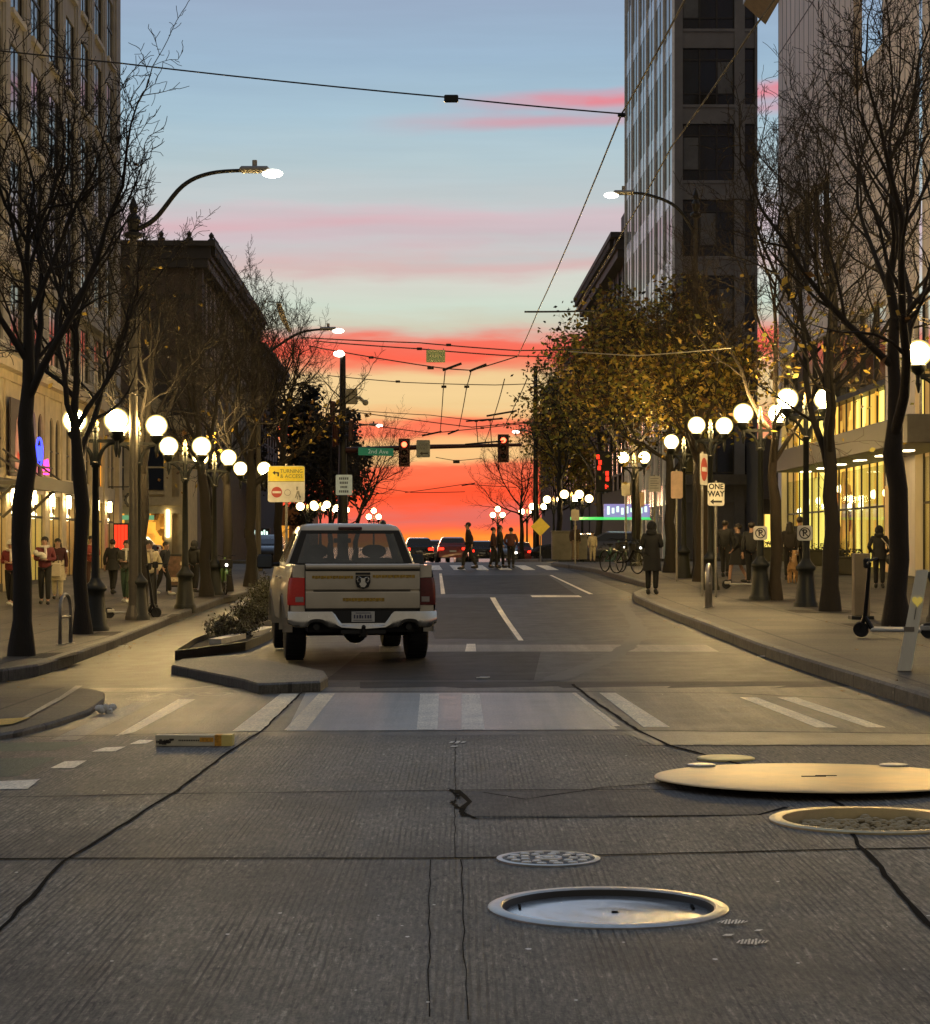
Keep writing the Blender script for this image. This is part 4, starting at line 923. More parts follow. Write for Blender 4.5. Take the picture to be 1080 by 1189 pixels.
dn, z = sign_on_post('do_not_enter_sign', 'red do-not-enter sign turned edge-on left of the ONE WAY sign', 817, 545, 49.6, .6, .72, sign_white, yaw=math.radians(68))
mb = MB(); mb.lathe([(.27, -.0165), (.27, -.0145), (.001, -.0166)], 28, (0, 0, 0), 'y'); mb.f = [f[::-1] for f in mb.f]; mb.build('red_disc', sign_red, dn, False, (0, 0, z)); mb = MB(); mb.box(-.2, .2, -.02, -.0175, -.05, .05); mb.build('white_bar', sign_white, dn, False, (0, 0, z))
for px, py, d, w, h, m, lab, tx in ((727, 568, 78, .33, .48, sign_back, 'small grey rectangular parking plate near the person in the long coat', 0), (760, 562, 72, .40, .52, sign_white, 'white rectangular parking plate with faint print beside the leafy tree', 1), (786, 563, 60, .33, .76, sign_warm, 'tall orange-lit sign plate seen from behind left of the do-not-enter sign', 0), (744, 580, 82, .28, .55, sign_warm, 'narrow pinkish sign plate between the two parking plates', 0), (668, 598, 79, .30, .40, sign_back, 'small plate on the grey pole at the far right corner', 0)):
    s_, z = sign_on_post('parking_plate', lab, px, py, d, w, h, m, group='parking plates on posts')
    if tx:
        mb = MB()
        for q in range(5): mb.box(-.14, .14 - .05 * (q % 2), -.0135, -.0122, .17 - .08 * q, .195 - .08 * q)
        mb.build('print', mat('sign_grey', (.25, .24, .2), .6), s_, False, (0, 0, z))
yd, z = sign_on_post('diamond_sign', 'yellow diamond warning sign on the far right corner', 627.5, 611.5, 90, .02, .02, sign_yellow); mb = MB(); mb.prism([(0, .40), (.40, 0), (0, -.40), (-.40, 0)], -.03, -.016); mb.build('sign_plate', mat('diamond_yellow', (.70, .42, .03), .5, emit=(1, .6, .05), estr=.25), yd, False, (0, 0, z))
wn = thing('pole_notice', 'white notice with four lines of print on the signal mast', 'sign', pd(399.5, 563, DM - .35))
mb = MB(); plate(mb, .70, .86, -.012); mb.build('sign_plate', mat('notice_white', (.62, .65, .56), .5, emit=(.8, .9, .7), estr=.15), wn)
mb = MB()
for z_, w_ in ((.27, .42), (.09, .36), (-.09, .30), (-.28, .42)):
    n = 5
    for k in range(n): mb.box(-w_ / 2 + w_ * k / n, -w_ / 2 + w_ * (k + .72) / n, -.0145, -.0125, z_ - .05, z_ + .05)
mb.build('print', mat('notice_ink', (.12, .13, .11), .6), wn); mb = MB(); mb.box(-.05, .05, .0, .25, -.3, .3); mb.build('bracket', black_metal, wn)
gs = thing('street_name_sign', 'green street name sign on the mast arm', 'sign', pd(436.5, 524.5, DM - .25)); mb = MB(); plate(mb, 1.5, .33, -.012, .02, .03); mb.build('sign_plate', sign_green, gs, False); text_obj('2nd Ave', .26, mat('sign_pale', (.6, .7, .6), .5, emit=(.8, 1, .85), estr=.12), gs, (.1, -.015, 0), sx=1.0); mb = MB(); mb.box(-.4, -.35, .009, .16, -.1, .1); mb.box(.35, .4, .009, .16, -.1, .1); mb.build('bracket', black_metal, gs); gs.rotation_euler = (0, math.radians(1.6), 0)
ow2 = thing('arrow_sign', 'white-grey square sign with left arrow on the mast arm between the signals', 'sign', pd(491.5, 521, DM - .3)); mb = MB(); plate(mb, .58, .74, -.012); mb.build('sign_plate', mat('dull_sign', (.36, .38, .34), .5), ow2); mb = MB(); arrow_l(mb, .03, -.2, .36, .07, -.0125); mb.build('arrow', sign_black, ow2); text_obj('ONE\nWAY', .17, mat('faint_ink', (.16, .17, .15), .6), ow2, (0, -.0155, .08), sx=1.1); mb = MB(); mb.box(-.05, .05, .0, .22, -.2, .2); mb.build('bracket', black_metal, ow2)

# ------------------------------------------------------------------ overhead wires
wire_m = mat('wire_dark', (.03, .028, .026), .6, .2, var=0); wire_tan = mat('wire_copper', (.16, .125, .08), .6, .2, var=0)
def wire(label, pts, r=.011, m=wire_m, ins=(), bars=(), pre=()):
    P = [Vector(q) for q in pre] + [pd(*q) for q in pts]; root = thing('overhead_wire', label, 'overhead wire', P[0], 0, 'trolley wires over the street')
    mb = MB(); s = []
    for a, b_ in zip(P, P[1:]):
        for k in range(6): f = k / 6; s.append(a.lerp(b_, f) - P[0] - Vector((0, 0, .01 * (b_ - a).length * 4 * f * (1 - f) * .35)))
    s.append(P[-1] - P[0]); mb.tube(s, r, 6); mb.build('cable', m, root, True)
    for q in ins:
        i_ = MB(); c = pd(*q[:3]) - P[0]; k = q[3] if len(q) > 3 else 1; i_.box(c.x - .07 * k, c.x + .07 * k, c.y - .03, c.y + .03, c.z - .035 * k, c.z + .035 * k, .01); i_.build('insulator', black_metal, root)
    for a, b_ in bars:
        i_ = MB(); i_.tube([pd(*a) - P[0], pd(*b_) - P[0]], .035, 6); i_.build('frog_bar', black_metal, root)
    return root
wr = wire('high span wire crossing the whole street in front of the blue sky', [(-160, 40, 22), (137, 73, 21.5), (520, 113, 21), (722, 132, 21)], .0075, ins=[(524, 114.5, 21, 1.0), (722, 133.5, 20.9, .55)])
mb = MB(); mb.box(.02, .075, -.035, .035, -.02, .035); 
wire('copper contact wire running from overhead down to the far bar', [(880, -165, 12.5), (795, 0, 15.9), (722, 132, 21), (625, 360, 37), (600, 415, 48)], .0085, wire_tan, pre=[(1.9, -45, 5.65), (1.75, 0, 5.6)])
wire('second copper contact wire passing the office tower front', [(950, -75, 14.2), (870, 40, 17), (780, 170, 21.7), (727, 262, 28), (681, 338, 35), (650, 392, 43)], .0085, wire_tan, pre=[(2.9, -45, 5.75), (2.55, 0, 5.7)])
wire('short dark crossbar wire above the yellow tree', [(609, 362, 46), (690, 361, 46)], .02)
wire('pale horizontal wire in front of the yellow tree crown', [(660, 408, 44), (740, 413, 44), (850, 404, 44)], .011, mat('wire_pale', (.42, .38, .28), .5, .3))
wire('upper span wire at the red cloud band', [(352, 392, 58), (487, 398, 58), (600, 407, 58), (690, 405, 58)], .016, ins=[(521, 400.5, 57.9)])
wire('second span wire at the red cloud band holding the hanging sign', [(365, 396, 57), (487, 405, 57), (590, 413, 57), (640, 414, 57)], .016, ins=[(487, 405, 56.9)])
wire('span wire sagging below the hanging sign', [(360, 402, 60), (470, 421, 60), (518, 428, 60), (548, 430, 60), (600, 414, 60)], .016, ins=[(431, 415, 59.9), (500, 427, 59.9, 1.3)], bars=[((514, 430, 60), (536, 422, 60)), ((545, 431, 60), (565, 423, 60))])
wire('faint straight span wire under the red band', [(380, 436, 66), (470, 444, 66), (575, 447, 66), (650, 444, 66)], .013, ins=[(462, 443, 65.9)])
wire('left of two receding contact wires in the middle of the sunset', [(517, 430, 60), (515, 449, 65), (511, 503, 90)], .015, ins=[(515.5, 449, 65, 1.1)])
wire('right of two receding contact wires in the middle of the sunset', [(547, 431, 60), (542, 449, 65), (533, 496, 86)], .015, ins=[(542, 449, 65, 1.1)])
wire('contact wire slanting down beside the far right tree', [(586, 440, 64), (573, 485, 80), (560, 520, 104)], .015)
wire('contact wire slanting down nearest the tall dark pole', [(612, 440, 64), (598, 470, 74), (585, 496, 88)], .015)
wire('long sagging wire above the signals from the left', [(340, 468, 80), (470, 486, 80), (548, 496, 80), (620, 489, 80)], .017, ins=[(560, 497, 79.9)])
wire('lower sagging wire above the signals', [(405, 490, 84), (500, 503, 84), (530, 500, 84), (622, 490, 84)], .017, bars=[((490, 506, 84), (513, 501, 84)), ((520, 504, 84), (533, 499, 84))])
wire('thin wire from the camera box across to the tall dark pole', [(405, 476, 90), (500, 482, 90), (560, 489, 90), (583, 485, 90)], .015, bars=[((565, 483, 80), (600, 477, 80))])
wire('short trolley drop above the mast arm', [(553, 489, 88), (555, 514, 92)], .018, ins=[(553, 489, 88)], bars=[((541, 489, 88), (584, 486, 88))])
wire('second short trolley drop above the mast arm', [(569, 488, 88), (571, 516, 92)], .018, ins=[(569, 488, 88)], bars=[((540, 516, 91), (585, 512, 91))])
wire('low wire below the mast arm with a small hanging tag', [(506, 531, 100), (530, 535, 100), (560, 532, 100)], .015, ins=[(530, 536, 99.9, 2.2)])
wire('far wire low over the sunset, right half', [(470, 572, 130), (540, 562, 130), (600, 566, 130)], .02, bars=[((536, 564, 130), (552, 561, 130))])
wire('far wire low over the sunset, left half', [(400, 560, 135), (480, 572, 135), (540, 571, 135)], .02)
hs = thing('hanging_sign', 'small green-yellow sign hanging from the span wire over the road', 'sign', pd(506, 413.5, 56.8)); mb = MB(); plate(mb, .50, .33, -.01, .02, .02); mb.build('sign_plate', mat('olive_sign', (.20, .24, .10), .5, emit=(.6, .8, .3), estr=.06), hs)
mb = MB(); mb.box(-.22, .22, -.014, -.0105, -.14, -.11); mb.box(-.22, .22, -.014, -.0105, .11, .14)
for k in range(5): mb.box(-.17 + .07 * k, -.125 + .07 * k, -.014, -.0105, -.03, .04)
mb.build('print', mat('olive_ink', (.42, .45, .28), .6), hs); mb = MB(); mb.tube([(-.2, 0, .16), (-.2, .2, .22)], .01, 4); mb.tube([(.2, 0, .16), (.2, .2, .22)], .01, 4); mb.build('hanger', black_metal, hs)
# ------------------------------------------------------------------ buildings
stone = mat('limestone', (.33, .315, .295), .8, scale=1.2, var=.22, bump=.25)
stone_lit = mat('limestone_lamplit', (.62, .52, .36), .75, scale=1.5, var=.2, bump=.2)  # limestone of the shop storey, warm lamplight put into its colour
stone_sill = mat('limestone_sill', (.50, .47, .42), .75, scale=3)
brick_dark = mat('dark_brick', (.12, .09, .068), .85, scale=2.2, var=.35, bump=.4)
trim_dark = mat('dark_trim', (.055, .048, .042), .7, scale=4)
pilaster = mat('grey_pilaster', (.30, .26, .21), .75, scale=2)
glass_dark = mat('window_glass', (.010, .012, .014), .07, var=.3, scale=.8, spec=.6)
frame_dark = mat('window_frame', (.04, .036, .032), .5, .3)
concrete_grey = mat('tower_concrete', (.16, .16, .165), .75, scale=.8, var=.2, bump=.2)
mullion_white = mat('white_mullion', (.80, .82, .86), .4, .2)
spandrel_pale = mat('pale_spandrel', (.62, .67, .74), .2, .45, scale=.6)
panel_pink = mat('panel_concrete', (.80, .72, .67), .75, scale=.9, var=.14, bump=.15, stretch=(1, 1, .25))
white_fascia = mat('white_fascia', (.75, .76, .78), .3)
soffit = mat('ochre_soffit', (.45, .33, .17), .7)
mirror_glass = mat('mirror_glass', (.92, .94, .96), .05, 1.0, var=.06, scale=.3)
lit_cream_stone = mat('lit_cream_stone', (.58, .47, .27), .75, scale=2, var=.18, bump=.2)  # beige stone, colour brightened for the yellow light falling on it
canopy_grey = mat('canopy_grey', (.10, .095, .085), .5, .2)
def shop_glass():
    if 'shop_glass' in MATS: return MATS['shop_glass']
    m = bpy.data.materials.new('shop_glass'); m.use_nodes = True; t = m.node_tree; t.nodes.clear()
    o = nn(t, 'ShaderNodeOutputMaterial'); a = nn(t, 'ShaderNodeBsdfTransparent'); g = nn(t, 'ShaderNodeBsdfGlossy'); mx = nn(t, 'ShaderNodeMixShader')
    g.inputs['Roughness'].default_value = .03; a.inputs[0].default_value = (.86, .9, .86, 1)
    no = nn(t, 'ShaderNodeTexNoise'); no.inputs['Scale'].default_value = 1.5; mr_ = nn(t, 'ShaderNodeMapRange'); mr_.inputs['To Min'].default_value = .06; mr_.inputs['To Max'].default_value = .2
    t.links.new(no.outputs['Fac'], mr_.inputs['Value']); t.links.new(mr_.outputs[0], mx.inputs[0])
    t.links.new(a.outputs[0], mx.inputs[1]); t.links.new(g.outputs[0], mx.inputs[2]); t.links.new(mx.outputs[0], o.inputs[0])
    MATS['shop_glass'] = m; return m
warm1 = shopglow('warm_interior', srgb(255, 196, 84), srgb(80, 44, 16), 1.9, 1.6, .8)
warm2 = shopglow('yellow_interior', srgb(255, 226, 110), srgb(130, 90, 28), 2.1, .9, .35, 3.0)
warm3 = shopglow('amber_interior', srgb(255, 170, 60), srgb(50, 28, 12), 1.5, 2.2, 1.4, 8.0)
pend = emis('pendant_glow', (1, .80, .42), 7)
red_glow = emis('red_glow', srgb(255, 62, 34), 1.6)
def facade(name, label, cat, A, B):
    r = thing(name, label, cat, (A[0], A[1], 0), math.atan2(B[1] - A[1], B[0] - A[0])); return r, math.hypot(B[0] - A[0], B[1] - A[1])
def arch_panel(mb, x0, x1, z0, z1, cx, w, zb, zs, y, depth=.25, n=10):
    """wall panel x0..x1, z0..z1 with a round-headed opening: centre cx, half width w, sill zb, springing zs"""
    arc = [(cx - w * math.cos(math.pi * k / n), zs + w * math.sin(math.pi * k / n)) for k in range(n + 1)]
    op = [(cx - w, zb)] + arc + [(cx + w, zb)]
    mb.poly([(x0, y, z0), (cx - w, y, z0), (cx - w, y, zs), (x0, y, zs)]); mb.poly([(cx + w, y, z0), (x1, y, z0), (x1, y, zs), (cx + w, y, zs)])
    if zb > z0 + 1e-4: mb.poly([(cx - w, y, z0), (cx + w, y, z0), (cx + w, y, zb), (cx - w, y, zb)])
    top = [(x0, zs)] + [(x0 + (x1 - x0) * k / n, z1) for k in range(n + 1)] + [(x1, zs)]
    mb.poly([(x0, y, zs), (arc[0][0], y, arc[0][1]), (x0, y, z1)])
    for k in range(n):
        a, b_ = (x0 + (x1 - x0) * k / n, z1), (x0 + (x1 - x0) * (k + 1) / n, z1)
        mb.poly([(arc[k][0], y, arc[k][1]), (arc[k + 1][0], y, arc[k + 1][1]), (b_[0], y, b_[1]), (a[0], y, a[1])])
    mb.poly([(arc[n][0], y, arc[n][1]), (x1, y, zs), (x1, y, z1)])
    for a, b_ in zip(op, op[1:]): mb.poly([(a[0], y, a[1]), (b_[0], y, b_[1]), (b_[0], y + depth, b_[1]), (a[0], y + depth, a[1])])
def arch_pane(cx, w, zb, zs, y, n=10):
    mb = MB(); mb.poly([(cx - w, y, zb)] + [(cx - w * math.cos(math.pi * k / n), y, zs + w * math.sin(math.pi * k / n)) for k in range(n + 1)] + [(cx + w, y, zb)]); return mb

# --- the pale stone block on the left
L1, LEN = facade('stone_building', 'tall pale limestone office block with dark windows above lit shops on the left', 'building', (-12.40, 44), (-13.86, 86))
bays = [LEN - 2.2 - 3.5 * i for i in range(11)]
TOP = 33.0
mb = MB(); mb2 = MB()
mb.box(-2, LEN + .35, 1.3, 14, -1, TOP)                                        # body behind the piers
mb.box(LEN - .85, LEN + .4, -.05, 1.3, 6.9, TOP)                               # corner pier
for i, c in enumerate(bays):
    mb.box(c - 2.35, c - 1.15, 0, 1.3, 6.9, TOP)
    mb.box(c - 2.1, c - 1.4, -.04, .003, 10, TOP)
    for k in range(-1, 7):
        z0 = (7.25 if k < 0 else 10.25 + 3.35 * k); h = 1.9 if k < 0 else 2.45; z1 = z0 + h
        nxt = 10.25 if k < 0 else z0 + 3.35
        mb.box(c - 1.16, c + 1.36, .05, 1.3, z1, min(nxt, TOP))
    mb.box(c - 1.16, c + 1.36, .05, 1.3, 6.9, 7.25)
    mb.box(c + 1.06, c + 1.36, .02, 1.3, 6.9, TOP) if i == 0 else None
mb.box(-2, LEN + .5, -.26, 1.2, 9.35, 9.62); mb.box(-2, LEN + .45, -.16, 1.2, 9.62, 9.95)
mb.build('wall', stone, L1)
for i, c in enumerate(bays):
    for k in range(-1, 6):
        z0 = (7.25 if k < 0 else 10.25 + 3.35 * k); h = 1.9 if k < 0 else 2.45
        w = MB(); w.cur = 0; w.box(c - 1.148, c + 1.148, .10, .14, z0, z0 + h); w.cur = 1
        w.box(c - .03, c + .03, .08, .098, z0, z0 + h); w.box(c - 1.148, c + 1.148, .07, .098, z0 + h * .52, z0 + h * .52 + .07)
        for sx_ in (c - 1.147, c + 1.087): w.box(sx_, sx_ + .06, .075, .098, z0, z0 + h)
        wo = w.build('window', [glass_dark, frame_dark], L1)
        s = MB(); s.box(c - 1.147, c + 1.147, -.09, .09, z0 - .16, z0 - .003); s.build('sill', stone_sill, wo)
# base with cornice, piers, round-headed upper lights and shop windows
mb = MB(); mb.box(-2, LEN + .42, -.10, 1.2, 6.2, 6.45); mb.box(-2, LEN + .55, -.38, 1.2, 6.45, 6.72); mb.box(-2, LEN + .47, -.22, 1.2, 6.72, 6.9)
mb.box(LEN - .6, LEN + .38, -.12, 1.25, -1, 6.2)
for c in bays: mb.box(c - 2.25, c - 1.35, -.05, 1.25, -1, 6.2)
for c in bays:
    xl, xr = c - 1.35, c + 1.25
    xm = (xl + xr) / 2
    arch_panel(mb, xl, xm, 3.35, 6.2, xl + .66, .46, 3.7, 5.15, .0, .06)
    arch_panel(mb, xm, xr, 3.35, 6.2, xr - .66, .46, 3.7, 5.15, .0, .06)
    mb.box(xl, xr, .0, .9, 3.1, 3.345)
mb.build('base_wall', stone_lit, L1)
gl = shop_glass()
for i, c in enumerate(bays):
    xl, xr = c - 1.35, c + 1.25
    for cx_ in (xl + .66, xr - .66):
        wo = arch_pane(cx_, .46, 3.7, 5.15, .058).build('arched_window', warm3 if i in (1, 6) else glass_dark, L1)
        f = MB(); f.box(cx_ - .02, cx_ + .02, .03, .055, 3.7, 5.5); f.box(cx_ - .45, cx_ + .45, .03, .055, 4.5, 4.55); f.build('frame', frame_dark, wo)
    b_ = MB(); b_.poly([(xl, .42, .0), (xr, .42, .0), (xr, .42, 3.1), (xl, .42, 3.1)]); b_.poly([(xl, .1, 0.02), (xr, .1, 0.02), (xr, .42, .02), (xl, .42, .02)])
    so = b_.build('shop_interior', [warm1, warm3, warm2][(i * 2 + 1) % 3], L1)
    p_ = MB(); p_.poly([(xl, .06, .2), (xr, .06, .2), (xr, .06, 3.1), (xl, .06, 3.1)]); wo = p_.build('shop_window', gl, L1)
    f = MB(); f.box(xl, xr, .03, .10, .0, .45); f.box(xl, xr, .04, .058, 2.35, 2.43)
    for q in (xl + .03, xm_ if False else (xl + xr) / 2, xr - .08): f.box(q - .03, q + .04, .035, .058, .45, 3.1)
    f.build('frame', frame_dark, wo)
    for q in range(3):
        l_ = MB(); l_.ball((xl + .4 + .85 * q, .24, 2.45 + .3 * (q % 2)), .11, n=10, m=6); l_.tube([(xl + .4 + .85 * q, .24, 2.55), (xl + .4 + .85 * q, .24, 3.1)], .012, 4); l_.build('pendant_light', pend, L1)
for i, c in enumerate(bays):  # lanterns added on every pier to brighten the stone base
    l_ = MB(); l_.box(c - 1.87, c - 1.73, -.26, -.12, 2.75, 3.15, .02); lo = l_.build('fill_lantern', emis('fill_lantern_glow', (1, .74, .34), 24), L1)
    l_ = MB(); l_.box(c - 1.89, c - 1.71, -.28, -.10, 3.152, 3.2); l_.box(c - 1.83, c - 1.77, -.12, -.055, 3.0, 3.06); l_.build('fill_lantern_cap', black_metal, lo)
cn = MB(); cn.box(12, 19.5, -1.5, -.16, 3.12, 3.22); cn.box(12, 19.5, -1.56, -1.5, 3.02, 3.36); cn.box(12, 19.5, -.16, -.142, 3.0, 3.4)
for q in (12.4, 15.7, 19.1):
    cn.tube([(q, -1.45, 3.24), (q, -.12, 4.2)], .03, 6); cn.tube([(q, -1.0, 3.1), (q, -.12, 2.3)], .045, 6)
cn.box(12.2, 19.3, -.95, -.90, 3.75, 3.80); cn.box(12.2, 19.3, -.95, -.90, 3.45, 3.49)
cn.build('canopy', mat('weathered_canopy', (.13, .115, .095), .6, .2), L1)
def on_l1(u, v, z): return L1.matrix_basis @ Vector((u, v, z))
def tubeneon(mb, pts, r=.025): mb.tube(pts, r, 6)
ns = thing('neon_sign', 'blue and pink neon sign glowing in an arched upstairs window of the stone block', 'neon sign', on_l1(21.2, -.25, 4.3), L1.rotation_euler.z)
mb = MB(); n = 22
mb.tube([(.55 * math.cos(2 * math.pi * k / n), 0, .05 + .42 * math.sin(2 * math.pi * k / n)) for k in range(n + 1)], .03, 6); mb.tube([(.25 * math.cos(2 * math.pi * k / n), 0, .2 * math.sin(2 * math.pi * k / n)) for k in range(n + 1)], .04, 6)
mb.build('blue_tube', emis('neon_blue', srgb(60, 70, 255), 4), ns)
mb = MB(); mb.tube([(.5, -.05, -.5), (.75, -.05, -.2), (.95, -.05, -.42), (1.2, -.05, -.15), (1.4, -.05, -.5)], .04, 6); mb.tube([(.5, -.05, -.6), (1.4, -.05, -.58)], .03, 6); mb.build('pink_tube', emis('neon_pink', srgb(255, 60, 150), 4), ns)
mb = MB(); mb.tube([(-.3, .05, -.8), (.8, .05, -.8)], .03, 6); mb.tube([(0, .3, -.8), (0, 0, -.8)], .02, 6); mb.build('bracket', black_metal, ns)
po = thing('poster', 'pink and dark poster hanging in the arched corner window of the stone block', 'poster', on_l1(17.3, -.2, 3.5), L1.rotation_euler.z)
mb = MB(); mb.box(-.75, .75, 0, .04, 0, 2.2); mb.build('board', mat('poster_dark', (.10, .07, .06), .6), po)
mb = MB(); mb.prism([(-.1, .1), (.7, .1), (.7, 1.9), (.2, 1.6), (-.05, 1.0)], -.012, -.004); mb.build('pink_field', mat('poster_pink', (.62, .36, .30), .6, scale=2, var=.4, emit=srgb(255, 150, 120), estr=.15), po)
mb = MB(); mb.prism([(.15, .5), (.5, .45), (.55, .62), (.3, .72)], -.02, -.014); mb.build('red_shape', mat('poster_red', (.6, .09, .05), .6, emit=srgb(255, 60, 30), estr=.3), po)
rs = thing('red_neon_panel', 'glowing red upright neon panel beside a shop door of the stone block', 'neon sign', on_l1(38.6, -.55, .9), L1.rotation_euler.z)
mb = MB(); mb.box(-.04, .04, -.30, .30, 0, 1.45, .01); mb.build('tray', black_metal, rs)
mb = MB()
for q in (-.19, -.06, .07, .2): mb.box(-.08, -.045, q - .055, q + .055, .08 + abs(q) * .4, 1.38)
mb.build('tubes', red_glow, rs)
cs = thing('hanging_disc_sign', 'black round cog-edged hanging sign on the far end of the stone block', 'hanging sign', on_l1(39.2, -.9, 3.25), L1.rotation_euler.z)
mb = MB(); mb.lathe([(.30, -.04), (.33, -.02), (.33, .02), (.30, .04)], 28, ax='x', flute=.09); mb.build('disc', black_metal, cs)
mb = MB(); mb.lathe([(.20, -.055), (.20, -.045), (.14, -.045), (.14, -.055)], 24, ax='x'); mb.lathe([(.06, -.06), (.02, -.06)], 12, ax='x'); mb.build('emblem', mat('dull_silver', (.22, .21, .2), .5, .6), cs)
mb = MB(); mb.tube([(0, .9, .5), (0, 0, .5), (0, 0, .3)], .025, 6); mb.build('bracket', black_metal, cs)

# --- the dark brick block further down on the left, its cream ground floor and the lower block behind
def pier_block(name, label, A, B, depth, top, base_z, pitch, rows, z_start, st, wh, wallm, pierm, cornice=True, finial=True, wmax=90, side=None, ww=.5):
    root, ln = facade(name, label, 'building', A, B); mb = MB()
    mb.box(0, ln, .42, depth, -6, top - .3); nb = int(ln / pitch); pt = ln / nb
    if side: mb.box(0, .8, 0, .5, base_z, top - .3); mb.box(ln - .8, ln, 0, .5, base_z, top - .3)
    mb.build('wall', wallm, root)
    mp = MB()
    for k in range(nb + 1): mp.box(max(0, k * pt - pt * .17), min(ln, k * pt + pt * .17), .27, .43, base_z, top - 1.5)
    mp.build('pilasters', pierm, root)
    cnt = 0
    sp = MB()
    for r in range(rows):
        z0 = z_start + r * st
        sp.box(0, ln, .32, .425, z0 + wh, z0 + st - .02)
        for k in range(nb):
            if cnt >= wmax: break
            cnt += 1; w = MB(); a = k * pt + pt * .18; b_ = (k + 1) * pt - pt * .18
            w.box(a, b_, .36, .41, z0, z0 + wh); w.cur = 1; w.box(a, b_, .335, .355, z0 + wh * .5, z0 + wh * .5 + .08); w.box(a, b_, .24, .36, z0 - .12, z0 - .002)
            w.build('window', [glass_dark, trim_dark], root)
    sp.build('spandrels', wallm, root)
    co = MB()
    if cornice:
        co.box(-.4, ln + .4, -.35, depth, top - 1.5, top - 1.0); co.box(-.8, ln + .8, -.8, depth, top - .3, top)
        co.box(-.5, ln + .5, -.5, depth, top - 1.0, top - .3)
        for k in range(int(ln / .8)): co.box(k * .8, k * .8 + .35, -.75, -.5, top - .75, top - .302)
        co.build('cornice', trim_dark, root)
    if finial:
        fi = MB()
        for k in range(int(ln / 3.2)): fi.lathe([(.22, 0), (.22, .15), (.10, .25), (.16, .42), (.02, .6)], 8, (k * 3.2 + .2, -.5, top))
        for k in range(7): fi.lathe([(.22, 0), (.22, .15), (.10, .25), (.16, .42), (.02, .6)], 8, (-.5, .7 + k * 1.6, top))
        fi.box(-.6, ln, -.62, -.56, top + .35, top + .42)
        fi.build('roof_cresting', trim_dark, root)
    return root, ln
L2, l2n = pier_block('dark_brick_building', 'dark brick block with heavy bracketed cornice beyond the left corner', (-15.13, 124), (-16.3, 168), 14, 18.9, 7.4, 2.75, 3, 7.9, 3.1, 2.1, brick_dark, pilaster, side=True)
mb = MB()                                            # the blank end wall toward the corner: shallow piers, belt courses, blind windows
for z in (9.0, 12.4, 15.6): mb.box(-.06, .0, .45, 13.9, z, z + .3)
for k in range(4):
    for z in (9.9, 13.2): mb.box(-.05, -.0, 2.0 + k * 3.0, 3.1 + k * 3.0, z, z + 1.7)
mb.build('end_wall_courses', trim_dark, L2)
g = thing('cream_shop_front', 'ornate cream two-storey shop pavilion with tall windows at the foot of the dark brick block', 'building', (-15.4, 118.5, 0))
mb = MB(); mb.box(-4.6, 0, .25, 5.3, -.5, 8.3)
for x in (-4.6, -3.35, -1.15, -.35): mb.box(x, x + .42, 0, .3, .2, 7.4)
mb.box(-4.75, .15, -.1, .35, 3.65, 4.1); mb.box(-4.7, .1, -.02, .3, 3.2, 3.64); mb.box(-4.9, .3, -.3, .4, 7.4, 7.75); mb.box(-5.1, .5, -.5, .6, 7.76, 8.1); mb.box(-4.7, .1, -.12, .4, 8.11, 8.6)
mb.prism([(-3.9, 8.6), (-.7, 8.6), (-1.4, 9.5), (-2.3, 9.9), (-3.2, 9.5)], -.08, .3)
mb.build('wall', lit_cream_stone, g)
for x0, x1 in ((-2.85, -1.2), (-4.1, -3.4)):
    w = MB(); w.box(x0, x1, .15, .22, 4.5, 7.0); w.cur = 1; w.box(x0 - .1, x1 + .1, .06, .24, 4.25, 4.42); w.box(x0, x1, .08, .14, 5.7, 5.8); w.box(x0 - .12, x0 - .005, .05, .2, 4.42, 7.1); w.box(x1 + .005, x1 + .12, .05, .2, 4.42, 7.1); w.build('window', [glass_dark, lit_cream_stone], g)
w = MB(); w.box(-4.1, -1.2, .16, .23, .3, 3.2); w.build('shop_window', warm3, g)
w = MB(); w.prism([(-2.9 + 1.3 * -math.cos(math.pi * k / 12), 1.0 + .9 * math.sin(math.pi * k / 12)) for k in range(13)], -.9, .14); w.build('awning', mat('grey_awning', (.26, .28, .26), .8), g)
for x in (-4.15, -.95):
    s = MB(); s.box(x - .08, x + .08, -.14, -.02, 1.9, 3.4); s.build('sconce', emis('sconce_glow', (1, .8, .4), 9), g)
s = MB(); s.box(-3.6, -1.7, -.18, -.12, 2.85, 3.1); s.build('green_sign', mat('green_fascia', (.05, .11, .06), .5, emit=srgb(170, 255, 180), estr=.35, scale=9, var=.6), g)
L3, _ = pier_block('low_dark_building', 'lower dark block adjoining the far side of the dark brick block', (-16.35, 168.6), (-17.0, 199), 14, 17.2, 6.2, 3.1, 3, 6.8, 3.2, 2.0, mat('umber_brick', (.05, .042, .036), .85, scale=2), trim_dark, finial=False, wmax=30)
L4 = thing('brown_corner_building', 'small brown flat-roofed building low behind the yellow parking sign', 'building', (-16.8, 203, 0))
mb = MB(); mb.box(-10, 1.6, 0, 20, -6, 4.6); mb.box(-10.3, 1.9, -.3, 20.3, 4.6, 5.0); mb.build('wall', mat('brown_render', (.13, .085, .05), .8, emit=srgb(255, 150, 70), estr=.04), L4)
for k in range(3):
    w = MB(); w.box(-5.5 + k * 2.2, -4.2 + k * 2.2, -.05, -.004, 1.2, 3.2); w.build('window', warm3, L4)

